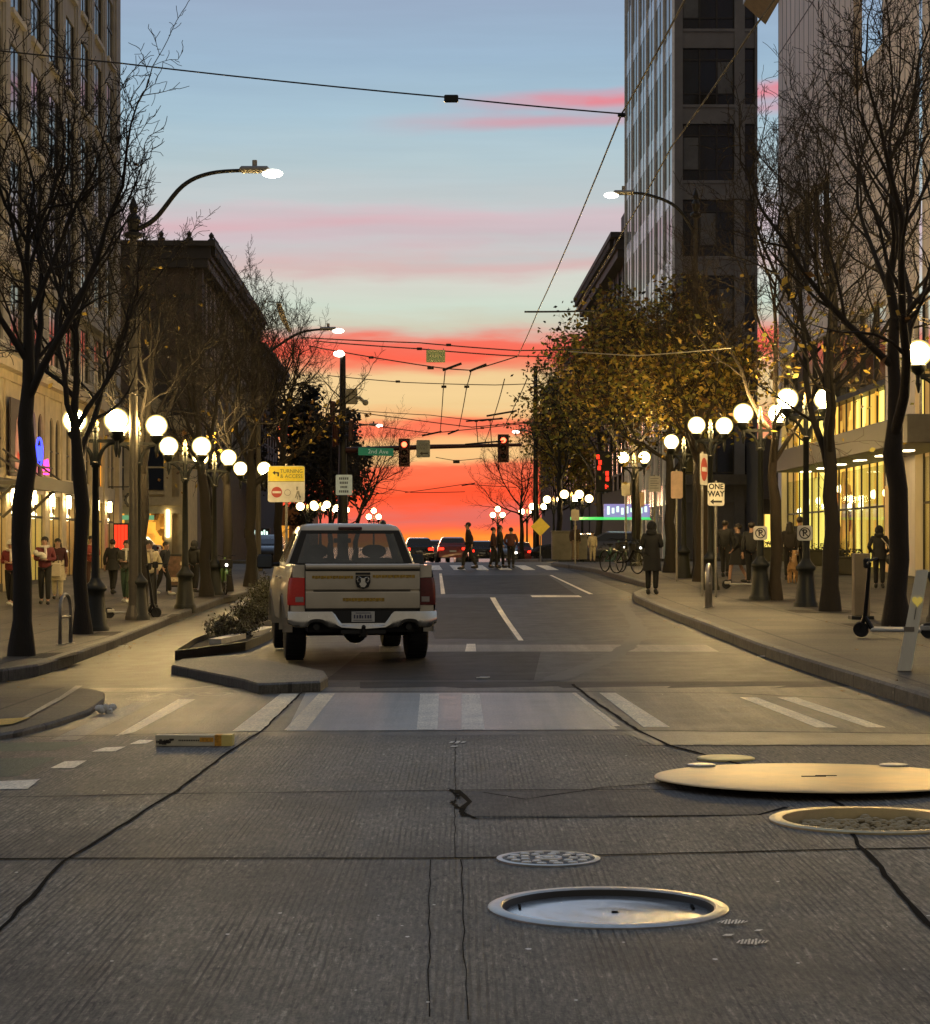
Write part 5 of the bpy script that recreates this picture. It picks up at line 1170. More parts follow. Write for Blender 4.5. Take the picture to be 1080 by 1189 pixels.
# --- the dark office tower on the right
R1 = thing('office_tower', 'tall dark grey office tower with thin white mullions on the right', 'building', (10.2, 105, 0))
TH = 46; FACX = lambda y: -.55 * y / 24
mb = MB(); mb.loft([[(.0, .35, -1), (4.05, .35, -1), (4.05, 24, -1), (-.30, 24, -1)], [(.0, .35, TH), (4.05, .35, TH), (4.05, 24, TH), (-.30, 24, TH)]], True, True)
mb.build('wall', concrete_grey, R1)
rowz = [23.0 - 3.7 * k for k in range(-2, 6)]
mb = MB(); mb.box(.02, .42, 0, .36, -1, TH); mb.box(2.95, 3.45, .02, .36, -1, TH); mb.box(3.95, 4.07, .02, .36, -1, TH)
for z in rowz: mb.box(.42, 4.06, .1, .36, z - .95, z - .02); mb.box(.42, 4.06, .03, .36, z - .16, z - .021)
mb.build('front_grid', concrete_grey, R1)
blind = mat('window_blind', (.10, .105, .11), .5, var=.3, scale=2)
for z in rowz:
    for x0, x1, nl in ((.43, 2.94, 3), (3.46, 3.94, 1)):
        w = MB(); w.box(x0, x1, .28, .34, z, z + 2.74); w.cur = 1
        for q in range(nl + 1): xx = x0 + (x1 - x0) * q / nl; w.box(max(x0, xx - .035), min(x1, xx + .035), .2, .275, z, z + 2.74)
        w.box(x0, x1, .21, .27, z + 2.15, z + 2.22); w.box(x0, x1, .21, .27, z + .5, z + .55)
        w.cur = 2
        if nl == 3: q = int(z * 7) % 3; w.box(x0 + (x1 - x0) * q / 3 + .05, x0 + (x1 - x0) * (q + 1) / 3 - .05, .262, .272, z + .56, z + 2.1)
        w.build('window', [glass_dark, frame_dark, blind], R1)
side = bpy.data.objects.new('street_front', None)
bpy.data.objects.remove(side)
ang = math.atan2(-24.0, .55)     # runs from the far corner back to the near one, outer face toward the street
XF = Matrix.Translation(Vector((-.55, 24, 0))) @ Matrix.Rotation(ang, 4, 'Z')
sl = math.hypot(24, .55); nbay = 6; pt = sl / nbay
mb = MB(); mb.xf = XF
for k in range(nbay + 1): mb.box(max(0, k * pt - .10), min(sl, k * pt + .10), -.10, .36, -1, TH)
mb.build('mullions', mullion_white, R1)
mb = MB(); mb.xf = XF
for z in rowz: mb.box(.13, sl - .13, -.012, .36, z - 1.0, z)
for k in range(nbay): mb.box(k * pt + pt / 2 - .03, k * pt + pt / 2 + .03, -.04, .3, 3, TH)
mb.build('spandrels', spandrel_pale, R1)
for z in rowz[:7]:
    for k in range(nbay):
        w = MB(); w.xf = XF; w.box(k * pt + .11, (k + 1) * pt - .11, .0, .3, z + .003, z + 2.69); w.build('window', glass_dark, R1)
mb = MB(); mb.box(.5, 4.0, -.8, .0, 4.4, 4.9); mb.build('canopy', canopy_grey, R1)

# --- the near right-hand panel-clad store
R2, L2n = facade('panel_clad_store', 'big pale panel-clad store with yellow-lit glass front on the right', 'building', (13.4, 98.5), (13.4, 46))
XU = lambda y: 98.5 - y          # street depth to facade coordinate
mb = MB(); e = L2n
mb.box(XU(92), e, .9, 16, -1, 34)
for u0, u1, z0, z1 in ((XU(92), e, 15.2, 34), (XU(79), e, 9.35, 15.2), (XU(92), XU(79), 9.35, 11.6), (XU(92), XU(90.5), 11.6, 15.2)):
    mb.box(u0, u1, 0, .92, z0, z1)
mb.box(XU(92), XU(91), -.02, .9, 0, 9.35); mb.box(XU(68.5), XU(64), -.02, .9, 0, 9.35); mb.box(XU(58.5), XU(56.8), -.05, .9, 0, 9.35); mb.box(XU(52), e, -.02, .9, 0, 9.35)
mb.build('wall', panel_pink, R2)
pj = MB()
for u in [XU(92) + 1.15 * k for k in range(int((e - XU(92)) / 1.15))]: pj.box(u, u + .03, -.012, .0, 15.3, 34)
for z in (18.6, 22.4, 26.2): pj.box(XU(92), e, -.014, .0, z, z + .05)
for u in [XU(78) + 2.3 * k for k in range(14)]: pj.box(u, u + .03, -.012, .0, 9.5, 15.2)
pj.build('panel_joints', mat('joint_grey', (.12, .11, .10), .8), R2)
def strip_window(u0, u1, z0, z1, y=.25, n=4, m=mirror_glass, parent=R2):
    w = MB(); w.box(u0 + .003, u1 - .003, y, y + .06, z0 + .003, z1 - .003); w.cur = 1
    for k in range(n + 1): x = u0 + (u1 - u0) * k / n; w.box(max(u0, x - .04), min(u1, x + .04), y - .1, y - .003, z0, z1)
    return w.build('window', [m, frame_dark], parent)
strip_window(XU(90.5), XU(79), 11.6, 15.2, .25, 5)
strip_window(XU(91), XU(68.5), 6.9, 9.35, .18, 9)
strip_window(XU(64), XU(58.5), 6.9, 9.35, .18, 3)
mb = MB(); mb.box(XU(74), XU(72.6), -.05, .0, 17.0, 34); mb.build('slot_frame', soffit, R2)
s = MB(); s.box(XU(72.5), XU(69), -.03, .06, 17.6, 34); s.build('window', mirror_glass, R2)
s = MB(); s.box(XU(63.3), XU(62.9), -.04, .0, 5.2, 34); s.build('mirror_strip', mirror_glass, R2)
mb = MB(); mb.box(XU(96), XU(91), -1.0, .0, 25.6, 27.2); mb.build('roof_fin', white_fascia, R2)
mb = MB(); mb.loft([[(XU(96), -.97, 25.58), (XU(96), 0, 24.7), (XU(96), .1, 25.58)], [(XU(91), -.97, 25.58), (XU(91), 0, 24.7), (XU(91), .1, 25.58)]], True, True); mb.build('fin_soffit', soffit, R2)
# storefront: lit interior behind curtain-like glass, canopy
cur = shopglow('curtain_glow', srgb(255, 232, 120), srgb(170, 120, 36), 2.1, 1.1, .12, 5.0)
for k, (y0, y1) in enumerate([(91, 86.2), (86.2, 81.5), (81.5, 77), (77, 72.6), (72.6, 68.5), (64, 61.2), (61.2, 58.5)]):
    u0, u1 = XU(y0), XU(y1)
    b_ = MB(); b_.poly([(u0, .60, .3), (u1, .60, .3), (u1, .60, 6.8), (u0, .60, 6.8)]); b_.build('shop_interior', [cur, warm2, warm1][k % 3], R2)
    w = MB(); w.box(u0, u1, .28, .30, .35, 4.15); wo = w.build('shop_window', gl, R2)
    f = MB(); n = 3
    for q in range(n + 1): x = u0 + (u1 - u0) * q / n; f.box(max(u0, x - .035), min(u1, x + .035), .215, .27, .3, 6.85)
    f.box(u0, u1, .22, .26, 2.75, 2.82); f.box(u0, u1, .14, .34, .0, .345); f.box(u0, u1, .15, .9, 6.7, 6.895); f.build('frame', frame_dark, wo)
    for q in range(2):
        l_ = MB(); l_.ball((u0 + 1.2 + 2.2 * q, .6, 2.9 + .35 * ((k + q) % 3)), .16, n=10, m=6); l_.build('pendant_light', pend, R2)
mb = MB(); mb.box(XU(80), XU(56), -1.9, .0, 4.2, 4.95, .02); mb.build('canopy', canopy_grey, R2)
for k in range(6): mb = MB(); mb.box(XU(79) + 3.6 * k, XU(79) + 3.6 * k + .7, -1.1, -.8, 4.17, 4.197); mb.build('canopy_light', emis('canopy_glow', (1, .82, .45), 9.0), R2)
mb = MB(); mb.box(XU(68.4), XU(66), -.06, -.022, .2, 3.4); mb.build('door', mat('orange_door', (.62, .42, .2), .5, emit=srgb(255, 190, 100), estr=.18), R2)

# --- block with the blade sign further down on the right
R3, _ = pier_block('dark_cornice_building', 'dark block with receding cornice just beyond the office tower on the right', (9.15, 165), (9.6, 131), 7.5, 20.4, 5, 3.4, 4, 6, 3.4, 2.2, mat('soot_brick', (.04, .036, .034), .85, scale=2), trim_dark, finial=False, wmax=40)
for q in ((27, 30, .5, 4, 20.4, 22.4), (12, 14, .5, 3, 20.4, 21.6)): rt = MB(); rt.box(*q); rt.build('roof_plant', trim_dark, R3)
R4, _ = pier_block('low_far_building', 'lower dark block with the blade sign, furthest along the right side', (7.9, 234), (9.1, 165.5), 7.5, 14.5, 5, 3.8, 2, 6, 3.4, 2.2, mat('soot_brick', (.04, .036, .034), .85, scale=2), trim_dark, finial=False, wmax=30)
bs = thing('blade_sign', 'black upright blade sign with lit letters NY high on the far right block', 'sign', (7.35, 180, 9.6))
mb = MB(); mb.box(-1.0, 1.0, 0, .5, 0, 5.0, .04); mb.build('sign_box', black_metal, bs)
text_obj('N Y', 1.9, emis('sign_amber', srgb(255, 205, 90), 1.1), bs, (.05, -.03, 3.5), sx=.75, bold=.03)
# green-lit marquee at the corner shop
mq = thing('lit_marquee', 'purple and green lit marquee over the corner shop, right side of the far street', 'sign', (8.2, 106, 2.3))
mb = MB(); mb.box(-1.35, .9, 0, .3, .55, 1.2, .02); mb.build('sign_box', mat('marquee_face', (.2, .2, .25), .4, emit=srgb(190, 170, 255), estr=.5), mq)
mb = MB(); mb.prismx([(-.9, .42), (.3, .56), (.3, .42)], -3.0, .9); mb.build('green_canopy', mat('green_canopy', (.05, .35, .10), .5, emit=srgb(70, 255, 110), estr=.7), mq)
mb = MB()
for k in range(9): mb.box(-1.2 + .23 * k, -1.2 + .23 * k + .12, -.03, -.004, .68 + .06 * (k % 3), 1.08 - .07 * (k % 2))
mb.build('lit_letters', emis('marquee_letters', srgb(215, 255, 225), 1.6), mq)
vs = thing('red_vertical_sign', 'red lit vertical sign among yellow leaves, right of the far street', 'sign', (6.35, 98, 4.4))
mb = MB(); mb.box(-.42, .32, 0, .2, -.5, 1.35, .02); mb.build('sign_box', black_metal, vs)
for x, z in ((-.3, 1.1), (-.2, .85), (-.24, .6), (.12, .35), (.13, .1), (.1, -.25)): mb = MB(); mb.box(x - .07, x + .07, -.03, -.004, z - .1, z + .1); mb.build('red_light', emis('red_bulb', srgb(255, 50, 30), 2.4), vs)
fl = thing('lit_fascia_sign', 'white-green lit shop fascia sign seen behind the yellow parking sign', 'sign', (-13.0, 140, 2.1))
mb = MB(); mb.box(-1.35, .3, 0, .2, -.2, .42, .02); mb.build('sign_box', black_metal, fl)
mb = MB()
for k in range(9): mb.box(-1.25 + .165 * k, -1.25 + .165 * k + .1, -.03, -.004, -.08 if k % 3 else -.14, .22 + .1 * (k in (0, 3, 7)))
mb.build('lit_letters', emis('fascia_letters', srgb(225, 255, 240), 2.0), fl)

low = thing('low_shop', 'low dark shop with lit doorways in the gap between office tower and panel-clad store', 'building', (13.6, 99, 0))
mb = MB(); mb.box(0, 12, 0, 5, -1, 6.4); mb.box(-.3, 12, -.9, 0, 3.6, 4.1); mb.build('wall', trim_dark, low)
for x0, x1, z1 in ((.15, .75, 2.9), (1.0, 1.35, 3.0), (1.9, 2.5, 3.1), (3.0, 3.5, 3.0)): w = MB(); w.box(x0, x1, -.05, -.004, .3, z1); w.build('lit_doorway', warm2, low)
# ------------------------------------------------------------------ the pickup
truck_paint = mat('dusty_white_paint', (.64, .57, .44), .34, var=.10, scale=2.5, coat=.5, spec=.5)
chrome = mat('scuffed_chrome', (.66, .64, .58), .24, .95, var=.12, scale=5)
dark_plastic = mat('dark_plastic', (.014, .014, .014), .55)
tint = mat('tinted_glass', (.008, .009, .010), .05, var=.2, spec=.8)
tail_red = mat('tail_lamp_red', (.09, .008, .007), .2, emit=(1, .03, .02), estr=.004, scale=9, var=.4)
tail_on = mat('tail_lamp_lit', (.16, .01, .008), .2, emit=(1, .04, .02), estr=.07, scale=7, var=.4)
gold_tape = mat('gold_tape', (.42, .27, .05), .45, .3, scale=40, var=.55)
TR = thing('pickup_truck', 'dusty white crew-cab pickup truck stopped on the road, seen from behind', 'pickup truck', (-1.36, 28.75, gz(-1.36, 30)), math.radians(7.6))
AX = (1.30, 4.85)
def zlow(y):
    z = .60 if y < 2.05 else .50
    for a in AX:
        dd = abs(y - a)
        if dd < .53: z = max(z, .40 + math.sqrt(max(0, .53 ** 2 - dd ** 2)))
    return z
def wz(z, y):
    tab = [(.45, .955), (.62, .985), (.85, 1.005), (1.02, .995), (1.10, .985), (1.25, .955), (1.34, .925)]
    w = _lin(z, tab)
    for a in AX:
        if abs(y - a) < .72 and z < 1.06: w += .022 * (1 - (abs(y - a) / .72) ** 4)
    if y > 5.2: w -= .13 * ((y - 5.2) / .6) ** 2
    if y < .35: w -= .03 * ((.35 - y) / .35) ** 2
    return w
def ztop(y): return 1.325 if y < 2.06 else (1.29 if y < 4.3 else 1.29 - .15 * ((y - 4.3) / 1.5) ** 1.5)
ys = sorted(set([.16, .2, .3, .45, .6, .75, 2.0, 2.055, 2.06, 2.3, 2.8, 3.3, 3.8, 4.2, 4.3, 5.4, 5.5, 5.65, 5.78, 5.82] + [a + .53 * math.cos(math.pi * k / 16) for a in AX for k in range(17)]))
zs = [.45, .62, .75, .85, .95, 1.02, 1.06, 1.10, 1.18, 1.25]
rings = []
for y in ys:
    zt_, zl = ztop(y), zlow(y); L_ = [(wz(max(z, zl), y), max(z, zl)) for z in zs] + [(wz(zt_ - .02, y), zt_ - .025), (wz(zt_, y) - .03, zt_)]
    if y <= 2.055: inner = [(.84, zt_ - .002), (.84, .82)]
    elif y < 4.3: inner = [(.84, zt_ + .0), (.80, zt_ + .0)]
    else: inner = [(.80, zt_ + .02), (.5, zt_ + .045)]
    half = L_ + inner; rings.append([(-x, y, z) for x, z in half] + [(x, y, z) for x, z in half[::-1]])
mb = MB(); mb.loft(rings, False)
mb.poly(rings[-1]); mb.poly([(-.9, .165, .72), (.9, .165, .72), (.84, .165, .85), (-.84, .165, .85)])
smooth_by_angle(mb.build('body', truck_paint, TR), 35)
# cab
def cab_ring(z, y0, y1, w, rr=.12):
    P = []
    for cx_, cy_, a0 in ((w - rr, y1 - rr, 0), (-w + rr, y1 - rr, 90), (-w + rr, y0 + rr, 180), (w - rr, y0 + rr, 270)):
        for k in range(5): a = math.radians(a0 + 22.5 * k); P.append((cx_ + rr * math.cos(a), cy_ + rr * math.sin(a), z))
    return P
cabr = [cab_ring(1.27, 2.08, 4.38, .935, .06), cab_ring(1.31, 2.085, 4.33, .93, .06), cab_ring(1.80, 2.20, 3.62, .735, .08), cab_ring(1.86, 2.25, 3.48, .69, .12), cab_ring(1.895, 2.36, 3.30, .60, .16), cab_ring(1.905, 2.6, 3.1, .40, .15)]
mb = MB(); mb.loft(cabr, True, True); op = {20 + 4, 20 + 14}            # openings for the rear window and the windscreen
mb.f = [f for i, f in enumerate(mb.f) if i not in op]; mb.mi = [0] * len(mb.f)
smooth_by_angle(mb.build('cab', truck_paint, TR), 38)
mb = MB(); inn = [[(x * .965, y, z) for x, y, z in r] for r in (cabr[1], cabr[2])] + [[(x * .965, y, z - .02) for x, y, z in cabr[3]]]
mb.loft([[(x, y, .7) for x, y, z in inn[0]]] + inn, True, True); op = {20 + 4, 20 + 14}; mb.f = [f for i, f in enumerate(mb.f) if i not in op]; mb.mi = [0] * len(mb.f); mb.build('cab_lining', dark_plastic, TR)
seat_m = mat('seat_cloth', (.02, .019, .018), .9)
for y, xs_ in ((2.52, (-.42, .42)), (3.25, (-.40, .40))):
    for x in xs_:
        mb = MB(); mb.box(x - .27, x + .27, y, y + .14, .8, 1.40, .04); st_ = mb.build('seat_back', seat_m, TR)
        mb = MB(); mb.ball((x, y + .05, 1.50), .14, .06, .095, 12, 8); mb.tube([(x, y + .05, 1.36), (x, y + .05, 1.5)], .03, 6); mb.build('headrest', seat_m, st_, True)
mb = MB(); mb.box(-.13, .13, 3.66, 3.70, 1.62, 1.69, .01); mb.build('inside_mirror', seat_m, TR)
mb = MB(); mb.box(-.85, .85, 3.95, 4.28, 1.1, 1.34, .04); mb.build('dashboard', seat_m, TR)
def cab_glass(name, tr, gl_):
    if name in MATS: return MATS[name]
    m = bpy.data.materials.new(name); m.use_nodes = True; t = m.node_tree; t.nodes.clear()
    o = nn(t, 'ShaderNodeOutputMaterial'); a = nn(t, 'ShaderNodeBsdfTransparent'); g = nn(t, 'ShaderNodeBsdfGlossy'); mx = nn(t, 'ShaderNodeMixShader'); tcx = nn(t, 'ShaderNodeTexCoord'); nz = nn(t, 'ShaderNodeTexNoise'); nz.inputs['Scale'].default_value = 2.5; nz.inputs['Detail'].default_value = 5
    g.inputs['Roughness'].default_value = .06; a.inputs[0].default_value = (*tr, 1); g.inputs['Color'].default_value = (.8, .85, .9, 1)
    mrr = nn(t, 'ShaderNodeMapRange'); mrr.inputs['To Min'].default_value = gl_ * .6; mrr.inputs['To Max'].default_value = gl_ * 1.5
    t.links.new(tcx.outputs['Object'], nz.inputs['Vector']); t.links.new(nz.outputs['Fac'], mrr.inputs['Value']); t.links.new(mrr.outputs[0], mx.inputs[0])
    t.links.new(a.outputs[0], mx.inputs[1]); t.links.new(g.outputs[0], mx.inputs[2]); t.links.new(mx.outputs[0], o.inputs[0]); MATS[name] = m; return m
def glass_quad(name, P, off, mt=tint, u=(.07, .93), v=(.07, .9), bow=0.0):
    A, B, Cc, D = [Vector(p) for p in P]; n_ = (B - A).cross(D - A).normalized(); mb = MB(); rows = []
    N = 8
    for j in range(5):
        r = []
        for i in range(N + 1):
            uu = u[0] + (u[1] - u[0]) * i / N; vv = v[0] + (v[1] - v[0]) * j / 4
            q = A.lerp(B, uu).lerp(D.lerp(Cc, uu), vv) + n_ * (off + bow * (1 - (2 * i / N - 1) ** 2)); r.append(mb._v(q))
        rows.append(r)
    for a, b_ in zip(rows, rows[1:]):
        for i in range(N): mb.face([a[i], a[i + 1], b_[i + 1], b_[i]])
    return mb.build(name, mt, TR, True)
rw = ((-.93, 2.085, 1.31), (.93, 2.085, 1.31), (.735, 2.20, 1.80), (-.735, 2.20, 1.80))
for u_, v_ in (((.02, .085), (-.02, 1.0)), ((.915, .98), (-.02, 1.0)), ((.086, .914), (.90, 1.0)), ((.086, .914), (-.02, .05))): glass_quad('rear_window_seal', rw, .006, dark_plastic, u_, v_)
glass_quad('rear_window', rw, .003, cab_glass('smoked_glass', (.13, .14, .14), .13), (.03, .97), (.0, .99))
for s in (-1, 1):
    P = [(s * .93, 4.33, 1.31), (s * .93, 2.085, 1.31), (s * .735, 2.2, 1.80), (s * .735, 3.62, 1.80)]
    if s > 0: P = [P[1], P[0], P[3], P[2]]
    r1_, r2_ = ((.05, .50), (.535, .93)) if s < 0 else ((.07, .465), (.50, .95))
    for r_ in (r1_, r2_): glass_quad('side_window', P, .006, tint, r_, (.06, .92))
glass_quad('windscreen', ((.93, 4.33, 1.31), (-.93, 4.33, 1.31), (-.735, 3.62, 1.8), (.735, 3.62, 1.8)), .004, cab_glass('windscreen_glass', (.6, .64, .62), .08), (.02, .98), (.0, 1.0))
mb = MB(); mb.box(-.17, .17, 2.17, 2.24, 1.812, 1.85, .008); mb.build('brake_light', mat('dark_red_lens', (.06, .01, .01), .3), TR)
mb = MB(); mb.ball((.50, 2.5, 1.905), .05, .12, .05); mb.build('antenna', dark_plastic, TR)
# tailgate
mb = MB(); prof = [(.085, .735), (.055, .75), (.045, .80), (.042, .955), (.060, .972), (.075, .985), (.050, 1.0), (.040, 1.06), (.038, 1.225), (.060, 1.245), (.066, 1.262), (.03, 1.275), (.012, 1.295), (.016, 1.322), (.045, 1.338), (.16, 1.342), (.16, .735)]
mb.prismx(prof, -.765, .765); tg = mb.build('tailgate', truck_paint, TR); smooth_by_angle(tg, 25)
mb = MB(); mb.box(-.76, .76, .055, .085, 1.245, 1.272); mb.box(-.765, .765, .10, .16, .70, .735); mb.box(-.772, -.766, .05, .16, .735, 1.33); mb.box(.766, .772, .05, .16, .735, 1.33); mb.box(-.66, .64, .052, .074, .972, .984); mb.build('shut_line', dark_plastic, tg)
for x0, x1, z, dz in ((-.68, -.13, 1.165, .018), (.13, .70, 1.175, .018), (-.27, .29, .865, .020)):
    tp = MB(); n = 14
    for k in range(n): a = x0 + (x1 - x0) * k / n; tp.box(a, a + (x1 - x0) / n * (.96 if k % 2 else .9), .0345 if z > 1 else .0385, .042 if z > 1 else .046, z - dz * (1 + .3 * (k % 2)), z + dz)
    tp.build('reflective_tape', gold_tape, tg)
em = MB(); em.prism([(-.095, 1.185), (.095, 1.185), (.10, 1.10), (.075, 1.03), (0, .995 + .01), (-.075, 1.03), (-.10, 1.10)], .026, .040); em.build('emblem', mat('emblem_black', (.02, .02, .018), .35, .4), tg)
em = MB(); em.prism([(-.03, 1.15), (.03, 1.15), (.028, 1.10), (.05, 1.07), (.022, 1.03), (-.022, 1.03), (-.05, 1.07), (-.028, 1.10)], .016, .025)
for s in (-1, 1): em.tube([(s * .028, .02, 1.145), (s * .06, .02, 1.16), (s * .078, .02, 1.135), (s * .07, .02, 1.10), (s * .048, .02, 1.095)], [.016, .017, .015, .012, .008], 6)
em.build('emblem_head', chrome, tg)
mb = MB(); mb.box(-.10, .10, .03, .041, 1.195, 1.225, .004); mb.build('handle', dark_plastic, tg)
for s in (-1, 1):
    mb = MB(); n = 6; R1_, R2_ = [], []
    for k in range(n + 1):
        z = .79 + (1.155 - .79) * k / n; xo = min(wz(z, .2) + .004, 1.0); R1_.append([(s * .775, .085, z), (s * (xo - .06), .075, z), (s * (xo - .01), .12, z), (s * (xo + .004), .22, z), (s * (xo - .05), .25, z), (s * .775, .17, z)])
    mb.loft(R1_, True, True); tl = mb.build('tail_light', tail_on if s < 0 else tail_red, TR); smooth_by_angle(tl, 50)
    mb = MB(); mb.box(*sorted((s * .79, s * .90)), .066, .075, .83, .90, .004); mb.build('reverse_lens', mat('clear_lens', (.35, .30, .27), .2), tl)
    mb = MB(); mb.loft([[(s * .775, .09, z), (s * .955, .085, z), (s * .97, .2, z), (s * .775, .2, z)] for z in (.70, .785)], True, True); mb.build('corner_panel', truck_paint, TR); mb = MB(); mb.loft([[(s * .775, .09, z), (s * .93, .085, z), (s * .945, .2, z), (s * .775, .2, z)] for z in (1.16, 1.325)], True, True); mb.build('corner_panel', truck_paint, TR)
# bumper with plate recess and exhaust notches
st = []
for k in range(-24, 25):
    x = k / 24 * 1.0; ax_ = abs(x); top = .705 if ax_ > .40 else (.705 - .155 * min(1, (.40 - ax_) / .10)); bot = .485 - .05 * max(0, 1 - ax_ / .45)
    e = abs(ax_ - .62); bot = max(bot, .485 + .075 * math.sqrt(max(0, 1 - (e / .13) ** 2))) if e < .13 else bot
    if ax_ > .9: bot += .06 * (ax_ - .9) / .1
    y = -.05 + .13 * max(0, (ax_ - .62) / .38) ** 2.2
    st.append([(x, y + .04, bot), (x, y + .005, bot + .02), (x, y - .012, bot + (top - bot) * .35), (x, y, bot + (top - bot) * .6), (x, y + .012, top - .03), (x, y + .03, top), (x, y + .22, top), (x, y + .22, bot)])
mb = MB(); mb.loft(st, True, True); smooth_by_angle(mb.build('bumper', chrome, TR), 40)
mb = MB(); mb.box(-.41, .41, .02, .12, .545, .712); mb.box(-.30, .30, -.035, .1, .41, .46); mb.build('plate_recess', dark_plastic, TR)
lp = MB(); lp.box(-.155, .155, .004, .014, .565, .705, .003); lpo = lp.build('licence_plate', mat('plate_pale', (.52, .52, .50), .5), TR)
lp = MB()
for k, h_ in enumerate((.05, .045, .05, .04, .05, .045, .05)): lp.box(-.125 + .036 * k, -.105 + .036 * k + .004 * (k % 3), .0015, .0035, .612, .612 + h_); 
lp.box(-.1, .1, .0015, .0035, .680, .690); lp.box(-.13, .12, .0015, .0035, .585, .592); lp.build('plate_characters', mat('plate_ink', (.08, .08, .13), .6), lpo)
mb = MB(); mb.box(-.045, .045, -.06, .3, .36, .44, .01); mb.lathe([(.025, -.10), (.03, -.06)], 10, (0, 0, .40), 'y'); mb.tube([(0, -.08, .42), (0, -.08, .49)], .024, 8); mb.ball((0, -.08, .50), .03); mb.build('tow_hitch', black_metal, TR)
mb = MB(); mb.box(-.72, .72, .3, 5.5, .42, .66); mb.tube([(-.75, AX[0], .40), (.75, AX[0], .40)], .07, 8); mb.ball((0, AX[0], .39), .17); mb.tube([(-.62, .05, .5), (-.62, .8, .46)], .045, 8); mb.tube([(.62, .05, .5), (.62, .8, .46)], .045, 8); mb.box(-.95, .95, AX[0] - .5, AX[0] + .5, .66, .80); mb.box(-.95, .95, AX[1] - .5, AX[1] + .5, .66, .80); mb.build('underbody', dark_plastic, TR)
for y in AX:
    for s in (-1, 1):
        mb = MB(); mb.lathe([(.25, -.13), (.34, -.145), (.385, -.13), (.405, -.09), (.408, 0), (.405, .09), (.385, .13), (.34, .145), (.25, .13)], 32, (s * .845, y, .405), 'x'); w = mb.build('wheel', rubber, TR); smooth_by_angle(w, 40)
        mb = MB(); mb.lathe([(.255, s * .125), (.25, s * .10), (.20, s * .08), (.07, s * .10), (.06, s * .13), (.01, s * .135)], 24, (s * .845, y, .405), 'x'); mb.build('rim', mat('alloy_grey', (.25, .24, .22), .35, .8), w)
        mb = MB(); n = 40
        for k in range(n):
            a = 2 * math.pi * k / n; mb.xf = Matrix.Translation(Vector((s * .845, y, .405))) @ Matrix.Rotation(a, 4, 'X'); mb.box(-.12 + .02 * (k % 2), .10 + .02 * (k % 2), -.018, .018, .40, .4145)
        mb.build('tread', rubber, w)
        fl_ = MB(); fl_.loft([[(s * (wz(.9, y) + .012), y + .55 * math.cos(a), .40 + .55 * math.sin(a)), (s * (wz(.9, y) + .012), y + .50 * math.cos(a), .40 + .50 * math.sin(a)), (s * .9, y + .50 * math.cos(a), .40 + .50 * math.sin(a))] for a in [math.pi * k / 18 for k in range(19)]], False); fl_.build('arch_trim', truck_paint, TR)
for s in (-1, 1):
    mb = MB(); mb.box(*sorted((s * 1.03, s * 1.27)), 3.92, 4.02, 1.23, 1.45, .03); mb.tube([(s * .92, 3.98, 1.30), (s * 1.08, 3.97, 1.29)], .035, 6); m_ = mb.build('mirror', dark_plastic, TR)
    mb = MB(); mb.box(*sorted((s * 1.05, s * 1.25)), 3.912, 3.919, 1.26, 1.42); mb.build('mirror_glass', mat('mirror_face', (.05, .06, .07), .05, .6), m_)
    for y0 in (2.15, 3.12):
        d = MB(); 
        for yy in (y0, y0 + .95):
            d.loft([[(s * (wz(z, yy) + .003), yy - .006, z), (s * (wz(z, yy) + .003), yy + .006, z)] for z in (.52, .7, .85, 1.0, 1.1, 1.27)], False)
        do = d.build('door_seam', dark_plastic, TR)
        h_ = MB(); h_.box(*sorted((s * .985, s * 1.02)), y0 + .08, y0 + .28, 1.11, 1.14, .008); h_.build('door_handle', truck_paint, TR)
    mb = MB(); mb.box(*sorted((s * .62, s * .9)), 5.70, 5.80, .9, 1.1, .03); mb.build('headlight', mat('clear_lens2', (.4, .4, .4), .15), TR)
mb = MB(); mb.box(-.85, .85, 5.76, 5.92, .45, .72, .04); mb.build('front_bumper', chrome, TR)

